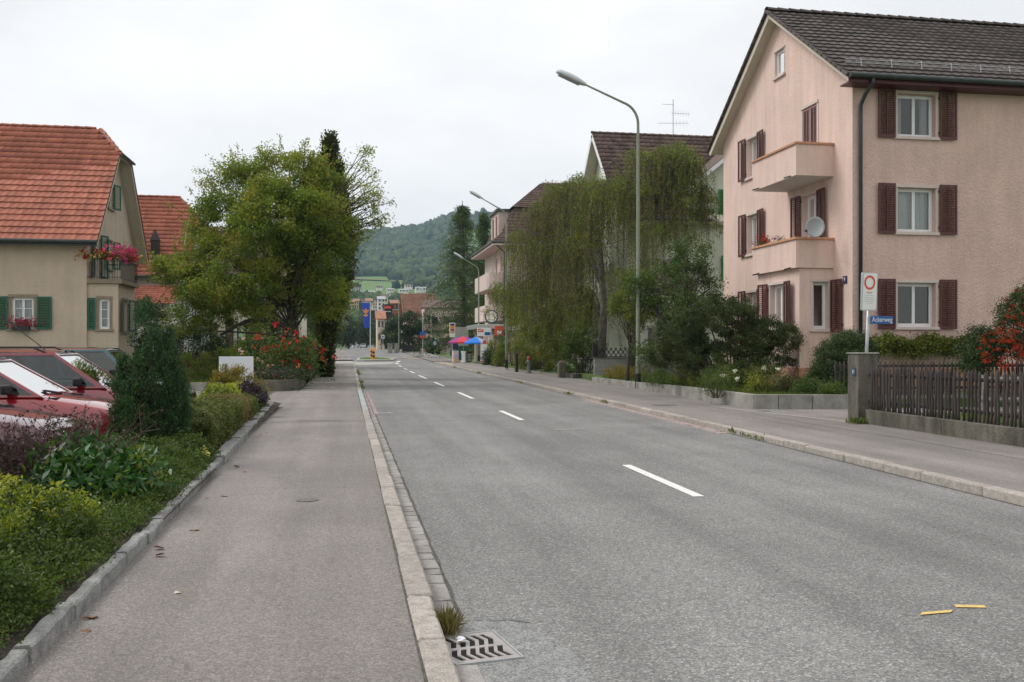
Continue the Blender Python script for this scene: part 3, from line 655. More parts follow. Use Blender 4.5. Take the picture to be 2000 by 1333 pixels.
# balconies and the bay beneath them
for zt, zb, nm in ((7.60, 6.62, 'upper'), (4.80, 3.90, 'lower')):
    b = MB(); x0, x1, y0, y1 = 13.0, Xw - .002, 25.97, 28.98; th = .13; z0 = zb + .002; z1 = zt - .07
    b.box(x0, x0+th, y0, y1, z0, z1); b.box(x0+th, x1, y0, y0+th, z0, z1); b.box(x0+th, x1, y1-th, y1, z0, z1)
    o = b.build('balcony', M['pink2'], HA); o['label'] = nm + ' balcony with rendered parapet'
    s = MB(); s.box(x0+.01, x1, y0+.01, y1-.01, zb-.002, zb+.16); s.build('slab', M['whitew'] if nm == 'upper' else M['pink2'], o)
    s = MB(); s.box(x0-.05, x0+th+.05, y0-.05, y1+.05, z1+.001, zt); s.box(x0+th+.051, x1, y0-.05, y0+th+.05, z1+.001, zt); s.box(x0+th+.051, x1, y1-th-.05, y1+.05, z1+.001, zt); s.build('coping', M['tilecop'], o, bevel=.01)
    for yy in (26.3, 28.5): s = MB(); s.tube([(x0+.02, yy, zb+.03), (x0-.22, yy, zb-.04)], .02, 8); s.build('drain_spout', M['gutter'], o)
OB, UB, NB = (13.15, 26.05, 0), (0, 1, 0), (-1, 0, 0); OS, US, NS = (13.15, 26.05, 0), (1, 0, 0), (0, -1, 0)
bh = [(.95, 1.95, 2.15, 3.50)]; bs = [(.42, .90, 2.10, 3.50)]
b = MB(); wall(b, OB, UB, NB, 2.85, .4, 3.895, bh, .2); wall(b, OS, US, NS, 1.05, .4, 3.895, bs, .2); b.poly([(13.15, 28.9, .4), (Xw, 28.9, .4), (Xw, 28.9, 3.895), (13.15, 28.9, 3.895)]); b.build('bay_wall', M['pink2'], HA)
b = MB(); b.box(13.12, Xw, 26.02, 28.93, .3, .95); b.build('plinth', M['plinth'], HA)
window(HA, OB, UB, NB, bh[0], .2, 2, 0, .085, 'stone'); window(HA, OS, US, NS, bs[0], .2, 1, 0, .07, 'stone', curtain=False)
shutter(HA, OB, UB, NB, .33, .87, 2.1, 3.55, hinge='r', ang=8); shutter(HA, OB, UB, NB, 2.03, 2.57, 2.1, 3.55, hinge='l', ang=8)
shutter(HA, OG, UG, NG, .50, 1.06, 2.02, 3.55, hinge='l', ang=3)
# flowers, dish, house number, hook
SD = thing('satellite_dish', (13.35, 25.9, 4.6), 'grey satellite dish on the lower balcony of the salmon house', 'satellite dish')
dc = Vector((13.42, 25.62, 5.02)); dn = Vector((-.42, -.86, .28)).normalized(); dx = dn.cross(Vector((0, 0, 1))).normalized(); dy = dx.cross(dn)*-1 if dx.cross(dn).z < 0 else dx.cross(dn)
b = MB(); vs = [dc]
for i in range(1, 6):
    rr = i/5
    for j in range(28): a = 2*math.pi*j/28; vs.append(dc + dx*math.cos(a)*rr*.27 + dy*math.sin(a)*rr*.335 + dn*(.09*rr*rr))
fs = [(0, 1+j, 1+(j+1) % 28) for j in range(28)] + [(1+i*28+j, 1+(i+1)*28+j, 1+(i+1)*28+(j+1) % 28, 1+i*28+(j+1) % 28) for i in range(4) for j in range(28)]
b.add(vs, fs); o = b.build('reflector', mat('dish_grey', (.26, .265, .27), .5), SD, smooth=True); m_ = o.modifiers.new('s', 'SOLIDIFY'); m_.thickness = .012
b = MB(); b.tube([dc - dy*.33 + dn*.08, dc - dy*.30 + dn*.22 + dx*.14, dc + dn*.30 - dy*.20 + dx*.26], .012, 8); b.build('feed_arm', M['alu'], SD)
b = MB(); b.tube([dc + dn*.28 - dy*.20 + dx*.24, dc + dn*.34 - dy*.19 + dx*.29], .035, 12); b.build('feed_horn', M['black'], SD)
b = MB(); b.tube([dc - dn*.02, dc - dn*.14, (13.5, 26.0, 4.78), (13.5, 26.02, 4.55)], .02, 8); b.build('bracket', M['galv'], SD)
def text(name, s_, loc, size, mt, parent, rot=(R(90), 0, 0), ext=.003, align='CENTER', sx=1.0):
    c = bpy.data.curves.new(name, 'FONT'); c.body = s_; c.size = size; c.extrude = ext; c.align_x = align; c.align_y = 'CENTER'; c.materials.append(mt)
    tmp = bpy.data.objects.new(name, c); COL.objects.link(tmp); me = bpy.data.meshes.new_from_object(tmp); bpy.data.objects.remove(tmp)
    if not me.materials: me.materials.append(mt)
    o = bpy.data.objects.new(name, me); link(o, parent); o.location = loc; o.rotation_euler = rot; o.scale = (sx, 1, 1); return o
NP = thing('number_plate', (Xw-.02, 25.35, 3.5), 'small dark house number plate 9 beside the ground floor corner', 'house number')
b = MB(); b.box(Xw-.025, Xw-.002, 25.2, 25.42, 3.40, 3.62); b.build('plate', M['navy'], NP); text('digit', '9', (Xw-.03, 25.31, 3.51), .17, M['signw'], NP, (R(90), 0, R(-90)))
def flowers(name, P, r, n, mats, label, cat, parent=None, group=None, leafm=None, lsize=.05, fsize=.035, nb=None):
    """leafy clump with blossoms, standing in a small pot or box"""
    t = thing(name, (P[0], P[1], P[2]), label, cat, group) if parent is None else parent
    Q = np.array(P) + rng.normal(size=(n*5, 3))*np.array(r)*.5; leaves('foliage', Q, lsize, M['l_green'] if leafm is None else leafm, t)
    for k, mm in enumerate(mats):
        Q = np.array(P) + np.array([0, 0, r[2]*.3]) + rng.normal(size=((nb or n)//len(mats), 3))*np.array(r)*.55
        Q = np.repeat(Q, 6, 0) + rng.normal(size=(len(Q)*6, 3))*fsize*.35; leaves('blossom', Q, fsize, mm, t, elong=1.2)
    return t
# roof
def SLP(y): return 9.2 + (y-24.45)*SL
RF = bpy.data.objects.new('roof', None); link(RF, HA); INV[RF.name] = Matrix.Identity(4); RF.matrix_parent_inverse = INV[HA.name]
b = MB(); x0, x1 = 13.82, XE+.3; yb = 2*YM - 24.45
b.prism([(x0, 24.45, 9.10), (x0, YM, ZR-.10), (x0, yb, 9.10), (x0, yb, 9.0), (x0, YM, ZR-.22), (x0, 24.45, 9.0)], (x1-x0, 0, 0)); b.build('deck', M['soffit'], RF)
Vs = Vector((0, YM-24.45, ZR-9.2)); HL = Vs.length
b = MB(); b.poly([(x0, 24.40, 9.125), (x1, 24.40, 9.125), (x1, YM, ZR-.06), (x0, YM, ZR-.06)]); b.build('underlay', M['dtile'], RF)
roof_tiles(RF, (x0-.04, 24.36, 9.14), (1, 0, 0), Vs, 14.6, HL+.02, M['dtile'], .305, .345, None, 300, .018, .048)
b = MB(); b.poly([(x0-.04, YM+.02, ZR-.02), (x1, YM+.02, ZR-.02), (x1, yb+.1, 9.1), (x0-.04, yb+.1, 9.1)]); b.poly([(x0+14.5, 24.36, 9.14), (x1, 24.36, 9.14), (x1, YM, ZR), (x0+14.5, YM, ZR)]); b.build('far_slope', M['dtile'], RF)
ridge_caps(RF, (x0-.06, YM, ZR+.0), (x0+14, YM, ZR+.0), M['dtile'], .14, .40)
for sgn in (-1, 1):     # verge tiles seen edge on
    for k in range(19):
        q = k/19*HL; d = Vector((0, -sgn*Vs.y, Vs.z)).normalized(); p = Vector((x0-.05, YM + sgn*(YM-24.42), 9.16)) + d*q
        b = MB(); b.obox(p, (1, 0, 0), d, Vector((1, 0, 0)).cross(d), -.05, .10, 0, .38, -.03, .045) ; b.build('verge_tile', M['dtile'], RF)
b = MB(); b.tube([(x0-.05, 24.28, 9.14), (x1, 24.28, 9.14)], .075, 10); b.build('gutter', M['gutter'], RF)
b = MB(); b.box(x0, x1, 24.44, Yn-.002, 8.96, 9.0); b.box(x0-.02, x1, 24.40, 24.439, 8.97, 9.16); b.build('eaves_board', M['dshut'], RF)
b = MB(); b.tube([(14.48, 24.3, 9.1), (14.48, 24.34, 8.95), (14.42, 24.62, 8.70), (14.40, 24.82, 8.45), (14.40, 24.83, 8.2), (14.40, 24.83, .45)], .055, 12); b.build('downpipe', M['gutter'], RF, smooth=True)
b = MB()
pr = Vector((0, 25.0, 9.72))
for dz in (.04, .14): b.tube([(x0+.2, 25.0, 9.66+dz), (x1, 25.0, 9.66+dz)], .014, 6)
b.build('snow_guard', M['galv'], RF)
for k in range(14):
    x = 14.5 + k*.95; b = MB(); b.tube([(x, 24.96, 9.55), (x, 24.99, 9.84)], .014, 6); b.tube([(x, 25.0, 9.82), (x, 25.25, 9.84)], .012, 6); b.build('guard_bracket', M['galv'], RF)
# soffit along the gable verge
b = MB()
for sgn in (-1, 1):
    d = Vector((0, -sgn*Vs.y, Vs.z)).normalized(); p = Vector((x0+.005, YM + sgn*(YM-24.46), 9.04)); b.obox(p, (1, 0, 0), d, Vector((1, 0, 0)).cross(d)*(1 if sgn < 0 else -1), -.01, .018, 0, HL-.05, -.14 if sgn > 0 else -.03, .02)
b.build('barge_board', M['soffit'], RF)

# ------------------------------------------------------------------ white house with green shutters, behind the birch
HB = thing('white_house', (17, 49, .3), 'pale house with dark brown tiled roof and bright green shutters behind the weeping birch', 'house')
b = MB(); yB, X0, X1 = 45.0, 13.6, 26.0
hB = [(1.2, 2.2, 4.6, 5.9), (4.0, 5.0, 4.6, 5.9), (1.0, 2.6, 1.4, 2.6), (4.3, 5.3, 1.3, 2.6)]
wall(b, (X0, yB, 0), (1, 0, 0), (0, -1, 0), X1-X0, 0, 7.75, hB, .15)
gt = lambda u: 12.75 - abs(u-4.4)*1.12
hBg = [(2.2, 3.2, 4.6, 5.9), (5.6, 6.6, 4.6, 5.9), (3.9, 4.9, 8, 9.2)]
wall(b, (X0, yB, 0), (0, 1, 0), (-1, 0, 0), 8.8, 0, gt, hBg, .15, extra=(4.4,))
b.poly([(X0, yB+8.8, 0), (X1, yB+8.8, 0), (X1, yB+8.8, 7.8), (X0, yB+8.8, 7.8)]); b.build('wall', M['mint'], HB)
for h in hB: window(HB, (X0, yB, 0), (1, 0, 0), (0, -1, 0), h, .15, 2, 0, .06, 'whitew')
for h in hBg: window(HB, (X0, yB, 0), (0, 1, 0), (-1, 0, 0), h, .15, 2, 0, .06, 'whitew')
for h in (hB[0], hB[1]): shutter(HB, (X0, yB, 0), (1, 0, 0), (0, -1, 0), h[0]-.55, h[0]-.07, h[2], h[3], 'gshut2'); shutter(HB, (X0, yB, 0), (1, 0, 0), (0, -1, 0), h[1]+.07, h[1]+.55, h[2], h[3], 'gshut2')
b = MB(); xw0 = 16.65   # cross gable
wt = lambda u: 9.45 + min(u, 7.2-u)*.80
hW = [(2.15, 3.15, 8.05, 9.4), (2.3, 3.3, 4.9, 6.1)]
wall(b, (xw0, yB-.25, 0), (1, 0, 0), (0, -1, 0), 7.2, 0, wt, hW, .15, extra=(3.6,)); b.poly([(xw0, yB-.25, 0), (xw0, yB+4, 0), (xw0, yB+4, 9.45), (xw0, yB-.25, 9.45)]); b.build('wing_wall', M['mint'], HB)
for h in hW: window(HB, (xw0, yB-.25, 0), (1, 0, 0), (0, -1, 0), h, .15, 2, 0, .06, 'whitew')
for h in hW: shutter(HB, (xw0, yB-.25, 0), (1, 0, 0), (0, -1, 0), h[0]-.56, h[0]-.06, h[2], h[3], 'gshut2'); shutter(HB, (xw0, yB-.25, 0), (1, 0, 0), (0, -1, 0), h[1]+.06, h[1]+.56, h[2], h[3], 'gshut2')
RB = bpy.data.objects.new('roof', None); link(RB, HB); INV[RB.name] = Matrix.Identity(4); RB.matrix_parent_inverse = INV[HB.name]
e0, r0 = Vector((0, 44.3, 7.85)), Vector((0, 49.4, 13.05)); V_ = r0 - e0
b = MB(); b.prism([(13.0, 44.3, 7.75), (13.0, 49.4, 12.95), (13.0, 54.5, 7.75), (13.0, 54.4, 7.6), (13.0, 49.4, 12.75), (13.0, 44.4, 7.6)], (13, 0, 0)); b.build('deck', M['soffit'], RB)
roof_tiles(RB, (12.95, 44.25, 7.80), (1, 0, 0), V_, 13, V_.length, M['btile'], .30, .36, lambda u, v: not (u > 4.6 and v < 2.6), 0, .03, .05)
ridge_caps(RB, (12.95, 49.4, 13.03), (24, 49.4, 13.03), M['btile'], .13, .42, kind=None)
b = MB(); b.obox((13.0, 44.25, 7.78), (1, 0, 0), V_.normalized(), V_.normalized().cross(Vector((1, 0, 0)))*-1, -.04, .0, 0, V_.length, -.22, .03); V2 = Vector((0, -5.1, 5.2)).normalized(); b.obox((13.0, 54.5, 7.78), (1, 0, 0), V2, Vector((1, 0, 0)).cross(V2), -.04, .0, 0, V_.length, -.03, .22); b.build('barge_board', M['white'], RB)
b = MB(); b.obox((xw0-.35, yB-.75, 9.25), (.78, 0, .625), (0, 1, 0), (-.625, 0, .78), -.1, 4.9, 0, 5, -.02, .03); b.build('wing_slope', M['btile'], RB)
b = MB(); b.obox((xw0-.35, yB-.78, 9.25), (.78, 0, .625), (0, 1, 0), (-.625, 0, .78), -.1, 4.9, 0, .03, -.17, .0); b.build('wing_verge_board', M['white'], RB)
b = MB(); b.tube([(12.95, 44.15, 7.78), (17.75, 44.15, 7.78)], .07, 8); b.build('gutter', M['gutter'], RB)
b = MB(); b.box(16.7, 17.75, 44.1, 44.7, 8.1, 8.32); b.build('flashing', M['iron'], RB)
AN = thing('roof_antenna', (18.3, 49.4, 13.05), 'thin television antenna mast with crossbars on the brown roof', 'antenna')
ax, ay = 17.55, 49.4
b = MB(); b.tube([(ax, ay, 13.0), (ax, ay, 15.05)], .022, 6); b.build('mast', M['galv'], AN)
for (z, l, n) in ((14.75, .7, 0), (14.3, 1.1, 6), (13.75, 1.0, 4)):
    b = MB(); d = Vector((1, .25, .05 if z > 14 else .1)).normalized(); c = Vector((ax, ay, z)); b.tube([c - d*l*(1.0 if z != 14.3 else .1), c + d*l*(.1 if z == 14.75 else 1)], .012, 5)
    for k in range(n): p = c + d*(l*(k+1)/(n+.5)); b.tube([p - Vector((0, .02, .16)), p + Vector((0, .02, .16))], .007, 4)
    b.build('aerial', M['galv'], AN)

# ------------------------------------------------------------------ mauve corner house with the kiosk
HC = thing('corner_house', (18, 92, 0), 'mauve corner house with rounded balconies and mansard roof above the kiosk shop', 'house')
xC, yC, yC2 = 14.3, 85.6, 98.5
b = MB(); hC = [(1.6, 2.5, 8.3, 10.0), (4.6, 5.5, 8.3, 10.0), (1.6, 2.5, 5.4, 7.0), (4.6, 5.5, 5.4, 7.0), (1.4, 3.6, 0.6, 2.7), (5.2, 6.4, .2, 2.6)]
wall(b, (xC, yC, 0), (0, 1, 0), (-1, 0, 0), yC2-yC, 0, 10.8, hC, .25)
hC2 = [(2.2, 3.2, 8.5, 10), (5.2, 6.2, 8.5, 10), (2.2, 3.2, 5.6, 7)]
wall(b, (xC, yC, 0), (1, 0, 0), (0, -1, 0), 12, 0, 10.8, hC2, .25); b.poly([(xC, yC2, 0), (xC+12, yC2, 0), (xC+12, yC2, 10.8), (xC, yC2, 10.8)]); b.build('wall', M['mauve'], HC)
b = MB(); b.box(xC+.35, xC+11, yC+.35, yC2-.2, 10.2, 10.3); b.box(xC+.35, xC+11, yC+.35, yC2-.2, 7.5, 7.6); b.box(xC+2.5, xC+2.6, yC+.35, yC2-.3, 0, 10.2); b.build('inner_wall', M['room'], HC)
for h in hC: window(HC, (xC, yC, 0), (0, 1, 0), (-1, 0, 0), h, .25, 2, 0, .08, 'mauve', curtain=False)
for h in hC2: window(HC, (xC, yC, 0), (1, 0, 0), (0, -1, 0), h, .25, 2, 0, .08, 'mauve')
for z0, z1 in ((6.85, 8.35), (3.95, 5.4)):
    b = MB(); pts = []
    for (x, y) in ((xC-.01, 86.2), (xC-1.0, 86.2), (xC-1.35, 86.35), (xC-1.5, 86.8), (xC-1.5, 95.2), (xC-1.35, 95.8), (xC-.01, 96)): pts.append((x, y, z0))
    b.prism(pts, (0, 0, .2)); n = len(pts)
    for p, q in zip(pts[:-1], pts[1:]): b.prism([(p[0], p[1], z0+.2), (q[0], q[1], z0+.2), (q[0]+(.1 if q[0] < xC-.5 else 0), q[1]+.08, z0+.2), (p[0]+(.1 if p[0] < xC-.5 else 0), p[1]+.08, z0+.2)], (0, 0, z1-z0-.2))
    b.build('balcony', M['mauve'], HC)
RC = bpy.data.objects.new('roof', None); link(RC, HC); INV[RC.name] = Matrix.Identity(4); RC.matrix_parent_inverse = INV[HC.name]
b = MB(); cx0, cx1, cy0, cy1 = xC-1.3, xC+13, yC-1.1, yC2+1
b.box(cx0, cx1, cy0, cy1, 10.72, 10.95); b.build('eaves', M['mauve'], RC)
b = MB(); b.tube([(cx1, cy0-.06, 10.98), (cx0-.06, cy0-.06, 10.98), (cx0-.06, cy1, 10.98)], .09, 8); b.build('gutter', M['gutter'], RC)
def hip(b, x0, x1, y0, y1, z0, X0, X1, Y0, Y1, z1):
    a = [(x0, y0, z0), (x1, y0, z0), (x1, y1, z0), (x0, y1, z0)]; c = [(X0, Y0, z1), (X1, Y0, z1), (X1, Y1, z1), (X0, Y1, z1)]
    for i in range(4): b.poly([a[i], a[(i+1) % 4], c[(i+1) % 4], c[i]])
    b.poly(c)
b = MB(); hip(b, cx0, cx1, cy0, cy1, 10.96, xC+.1, cx1-1.5, yC+.3, yC2-.4, 12.2); hip(b, xC+.1, cx1-1.5, yC+.3, yC2-.4, 12.2, xC+1.1, cx1-2.2, yC+1.3, yC2-1.4, 14.5); hip(b, xC+.9, cx1-2, yC+1.0, yC2-1.2, 14.5, xC+4.6, cx1-4, yC+5.2, yC2-5.2, 17.6); b.build('deck', M['btile'], RC)
for (z0, z1, f0, f1) in ((10.96, 12.2, 0, 0), (12.2, 14.5, 0, 0), (14.5, 17.6, 0, 0)):
    pass
b = MB()
prof = [(0, cx0, cy0, 10.96), (1, xC+.1, yC+.3, 12.2), (2, xC+1.1, yC+1.3, 14.5)]
for (x0_, y0_, z0_, x1_, y1_, z1_) in ((cx0, cy0, 10.96, xC+.1, yC+.3, 12.2), (xC+.1, yC+.3, 12.2, xC+1.1, yC+1.3, 14.5), (xC+.9, yC+1.0, 14.5, xC+4.6, yC+5.2, 17.6)):
    n = int(math.hypot(y1_-y0_, z1_-z0_)/.35)
    for k in range(n): t_ = k/n; x = x0_+(x1_-x0_)*t_; y = y0_+(y1_-y0_)*t_; z = z0_+(z1_-z0_)*t_; b.box(x, cx1-2, y-.07, y+.02, z, z+.05); b.box(x-.07, x+.02, y, yC2-1-(yC2-1-92)*t_*(z0_ > 14), z, z+.05)
b.build('tile_courses', M['btile'], RC, kind='stuff')
b = MB(); b.box(xC-.2, xC+2, 88.2, 92.6, 11.6, 14.3); b.build('dormer', M['mauve'], RC); b = MB(); b.box(xC-.45, xC+2.4, 87.9, 92.9, 14.3, 14.5); b.build('dormer_roof', M['gutter'], RC)
for y in (88.9, 91.0): b = MB(); b.box(xC-.24, xC-.2, y, y+.8, 12.1, 13.9); b.build('window', M['bshut'], RC)
b = MB(); b.tube([(cx0+.1, cy0, 10.9), (xC-.1, yC-.12, 10.2), (xC-.1, yC-.12, 0)], .07, 8); b.build('downpipe', M['gutter'], HC)
# shop canopy and fascia
b = MB(); b.box(11.6, 14.28, 84.5, 92.6, 3.15, 3.55); b.build('canopy', M['alu'], HC, bevel=.03); b = MB(); b.box(12.2, 14.28, 85.1, 92, 2.75, 3.14); b.build('canopy_fascia', M['beiged'], HC)
b = MB()
for y in (85.2, 88.2, 91.2): b.box(12.3, 12.7, y, y+.4, 0, 2.75)
b.build('pillar', M['pink2'], HC)

# ------------------------------------------------------------------ beige house with green shutters, left
HD = thing('beige_house', (-14, 43.5, 0), 'beige rendered house with steep orange tiled roof, green shutters and flowered balcony', 'house')
xD, yD, yD2 = -10.0, 39.3, 47.7; OD = (-24, yD, 0); wD = xD+24
hD = [(-12.72+24, -11.92+24, 2.26, 3.47), (-17.2+24, -16.4+24, 2.26, 3.47)]
b = MB(); wall(b, OD, (1, 0, 0), (0, -1, 0), wD, 0, 5.75, hD, .14)
gD = lambda u: min(5.5 + min(u+.6, yD2-yD+.6-u)*1.13, 9.75)
hDg = [(1.0, 1.9, 4.35, 6.15), (3.2, 4.0, 4.9, 6.1), (3.3, 4.1, 7.5, 8.6)]
wall(b, (xD, yD, 0), (0, 1, 0), (1, 0, 0), yD2-yD, 0, gD, hDg, .14, extra=(3.16, 4.2, 5.24)); b.poly([(-24, yD2, 0), (xD, yD2, 0), (xD, yD2, 5.7), (-24, yD2, 5.7)])
b.poly([(-24, yD, 0), (-24, yD2, 0), (-24, yD2, 5.7), (-24, 43.5, 10.9), (-24, yD, 5.7)]); b.build('wall', M['beige'], HD)
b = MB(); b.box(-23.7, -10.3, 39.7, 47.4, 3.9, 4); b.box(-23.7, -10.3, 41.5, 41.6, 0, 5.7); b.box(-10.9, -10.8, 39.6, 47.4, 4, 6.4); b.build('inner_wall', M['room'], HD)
for h in hD:
    window(HD, OD, (1, 0, 0), (0, -1, 0), h, .14, 2, 2, .12, 'beiged', curtain='full'); shutter(HD, OD, (1, 0, 0), (0, -1, 0), h[0]-.66, h[0]-.13, h[2]-.02, h[3]+.04, 'gshut', mid=False); shutter(HD, OD, (1, 0, 0), (0, -1, 0), h[1]+.13, h[1]+.66, h[2]-.02, h[3]+.04, 'gshut', mid=False)
for h in hDg:
    window(HD, (xD, yD, 0), (0, 1, 0), (1, 0, 0), h, .14, 2, 1, .06, 'beiged', curtain=False, sill=h[2] > 4.5); shutter(HD, (xD, yD, 0), (0, 1, 0), (1, 0, 0), h[0]-.5, h[0]-.06, h[2], h[3], 'gshut', mid=False, hinge='r', ang=12); shutter(HD, (xD, yD, 0), (0, 1, 0), (1, 0, 0), h[1]+.06, h[1]+.5, h[2], h[3], 'gshut', mid=False, hinge='l', ang=25)
# bay with balcony
yb0, yb1, xb = 39.42, 42.3, -8.86
hb1 = [(.42, .82, 2.26, 3.45)]; hb2 = [(.75, 1.5, 2.2, 3.45)]
b = MB(); wall(b, (xD, yb0, 0), (1, 0, 0), (0, -1, 0), xb-xD, 0, 4.05, hb1, .14); wall(b, (xb, yb0, 0), (0, 1, 0), (1, 0, 0), yb1-yb0, 0, 4.05, hb2, .14); b.poly([(xD, yb1, 0), (xb, yb1, 0), (xb, yb1, 4.05), (xD, yb1, 4.05)]); b.build('bay_wall', M['beige'], HD)
window(HD, (xD, yb0, 0), (1, 0, 0), (0, -1, 0), hb1[0], .14, 1, 2, .10, 'beiged', curtain='full'); window(HD, (xb, yb0, 0), (0, 1, 0), (1, 0, 0), hb2[0], .14, 1, 2, .08, 'beiged', curtain=False)
shutter(HD, (xD, yb0, 0), (1, 0, 0), (0, -1, 0), .02, .30, 2.24, 3.48, 'gshut', mid=False)
shutter(HD, (xb, yb0, 0), (0, 1, 0), (1, 0, 0), .15, .66, 2.18, 3.48, 'gshut', mid=False, hinge='r', ang=10); shutter(HD, (xb, yb0, 0), (0, 1, 0), (1, 0, 0), 1.6, 2.1, 2.18, 3.48, 'gshut', mid=False, hinge='l', ang=20)
bal = MB().box(xD+.002, xb+.16, yb0-.12, yb1+.12, 4.055, 4.22).build('balcony', M['beiged'], HD)
b = MB()
for k in range(13): x = xD + .08 + k*.095; b.tube([(x, yb0-.08, 4.22), (x, yb0-.08, 5.02)], .009, 5)
for k in range(28): y = yb0 - .08 + k*.108; b.tube([(xb+.12, y, 4.22), (xb+.12, y, 5.02)], .009, 5)
b.tube([(xD, yb0-.08, 5.03), (xb+.12, yb0-.08, 5.03), (xb+.12, yb1+.08, 5.03), (xD, yb1+.08, 5.03)], .02, 6); b.tube([(xD, yb0-.08, 4.3), (xb+.12, yb0-.08, 4.3), (xb+.12, yb1+.08, 4.3)], .013, 6); b.build('railing', M['iron'], bal)
RD = bpy.data.objects.new('roof', None); link(RD, HD); INV[RD.name] = Matrix.Identity(4); RD.matrix_parent_inverse = INV[HD.name]
yM, zM = 43.55, 11.0; ye, ze = 38.68, 5.66; Vd = Vector((0, yM-ye, zM-ze)); LD = Vd.length; sl = (zM-ze)/(yM-ye)
xv = -9.48; xh = -10.55; zh = 9.75; yh0 = ye + (zh-ze)/sl; yh1 = 2*yM - yh0
b = MB(); b.poly([(-25, ye, ze-.06), (xv, ye, ze-.06), (xv, yh0, zh-.06), (xh, yM, zM-.06), (-25, yM, zM-.06)]); b.poly([(xv, 2*yM-ye, ze-.06), (-25, 2*yM-ye, ze-.06), (-25, yM, zM-.06), (xh, yM, zM-.06), (xv, yh1, zh-.06)]); b.poly([(xv, yh0, zh-.06), (xv, yh1, zh-.06), (xh, yM, zM-.06)])
o = b.build('deck', M['soffit'], RD); m_ = o.modifiers.new('s', 'SOLIDIFY'); m_.thickness = .09; m_.offset = -1
vh = LD*(zh-ze)/(zM-ze)
b = MB(); b.poly([(-25, ye-.05, ze-.035), (xv, ye-.05, ze-.035), (xv, yh0, zh-.035), (xh, yM, zM-.035), (-25, yM, zM-.035)]); b.build('underlay', M['rtile'], RD)
roof_tiles(RD, (-25, ye-.08, ze-.03), (1, 0, 0), Vd, 25+xv+.03, LD, M['rtile'], .275, .355, lambda u, v: v < vh or u < (25+xv) - (xv-xh)*(v-vh)/(LD-vh), 300, .022, .045)
b = MB(); b.poly([(xv+.05, yh0-.1, zh-.05), (xv+.05, yh1+.1, zh-.05), (xh, yM, zM)]); b.poly([(xv+.03, 2*yM-ye, ze), (-25, 2*yM-ye, ze), (-25, yM, zM), (xh, yM, zM), (xv+.03, yh1, zh)]); b.build('far_slope', M['rtile'], RD)
ridge_caps(RD, (-25, yM, zM), (xh, yM, zM), M['rtile'], .12, .42); ridge_caps(RD, (xv, yh0, zh+.02), (xh, yM, zM+.02), M['rtile'], .12, .38)
b = MB(); b.tube([(-25, ye-.12, ze-.06), (xv+.02, ye-.12, ze-.06)], .075, 8); b.box(-25, xv, ye-.02, ye+.02, ze-.22, ze-.04); b.tube([(xv+.12, yh0, zh-.02), (xv+.12, yh1, zh-.02)], .06, 8); b.build('gutter', M['gutter'], RD)
b = MB(); d = Vd.normalized(); b.obox((xv, ye, ze-.10), (1, 0, 0), d, Vector((1, 0, 0)).cross(d), -.03, 0, 0, vh, -.14, .04); d2 = Vector((0, -Vd.y, Vd.z)).normalized(); b.obox((xv, 2*yM-ye, ze-.10), (1, 0, 0), d2, d2.cross(Vector((1, 0, 0))), -.03, 0, 0, vh, -.14, .04); b.build('barge_board', M['soffit'], RD)

# ------------------------------------------------------------------ second orange-roofed house, left
HE = thing('orange_roofed_house', (-13, 64, 0), 'second orange roofed house behind the beige one, partly hidden by the cherry tree', 'house')
b = MB(); wall(b, (-23.20, 60, 0), (1, 0, 0), (0, -1, 0), 13.3, 0, 6.0, [(8.0, 9.0, 4.4, 5.6), (11, 12, 1.5, 2.7)], .15)
wall(b, (-9.90, 60, 0), (0, 1, 0), (1, 0, 0), 9.4, 0, lambda u: min(6.0 + min(u+.5, 9.9-u)*1.15, 9.9), [(2, 3, 3.6, 4.8), (5, 6, 3.6, 4.8), (2.2, 3.0, 1.2, 2.4)], .15, extra=(3.2, 4.7, 6.2)); b.build('wall', M['whitew'], HE)
for h in ((2, 3, 3.6, 4.8), (5, 6, 3.6, 4.8), (2.2, 3, 1.2, 2.4)): window(HE, (-9.90, 60, 0), (0, 1, 0), (1, 0, 0), h, .15, 2, 0, .06, 'whitew', curtain=False)
for h in ((8, 9, 4.4, 5.6), (11, 12, 1.5, 2.7)): window(HE, (-23.20, 60, 0), (1, 0, 0), (0, -1, 0), h, .15, 2, 0, .06, 'whitew')
RE = bpy.data.objects.new('roof', None); link(RE, HE); INV[RE.name] = Matrix.Identity(4); RE.matrix_parent_inverse = INV[HE.name]
Ve = Vector((0, 5.3, 5.55)); roof_tiles(RE, (-24.20, 59.4, 5.75), (1, 0, 0), Ve, 14.9, Ve.length, M['rtile'], .34, .38, lambda u, v: v < 5.9 or u < 14.9-(v-5.9)*.75, 0, .03, .06)
b = MB(); b.poly([(-24.20, 59.4, 5.72), (-9.30, 59.4, 5.72), (-9.30, 63.4, 9.9), (-10.60, 64.7, 11.26), (-24.20, 64.7, 11.26)]); b.poly([(-9.30, 70, 5.72), (-24.20, 70, 5.72), (-24.20, 64.7, 11.26), (-10.60, 64.7, 11.26), (-9.30, 66, 9.9)]); b.poly([(-9.30, 63.4, 9.9), (-9.30, 66, 9.9), (-10.60, 64.7, 11.26)]); b.build('deck', M['rtile'], RE)
ridge_caps(RE, (-24.20, 64.7, 11.3), (-10.60, 64.7, 11.3), M['rtile'], .13, .5); b = MB(); b.tube([(-24.20, 59.3, 5.74), (-9.30, 59.3, 5.74)], .08, 8); b.build('gutter', M['gutter'], RE)
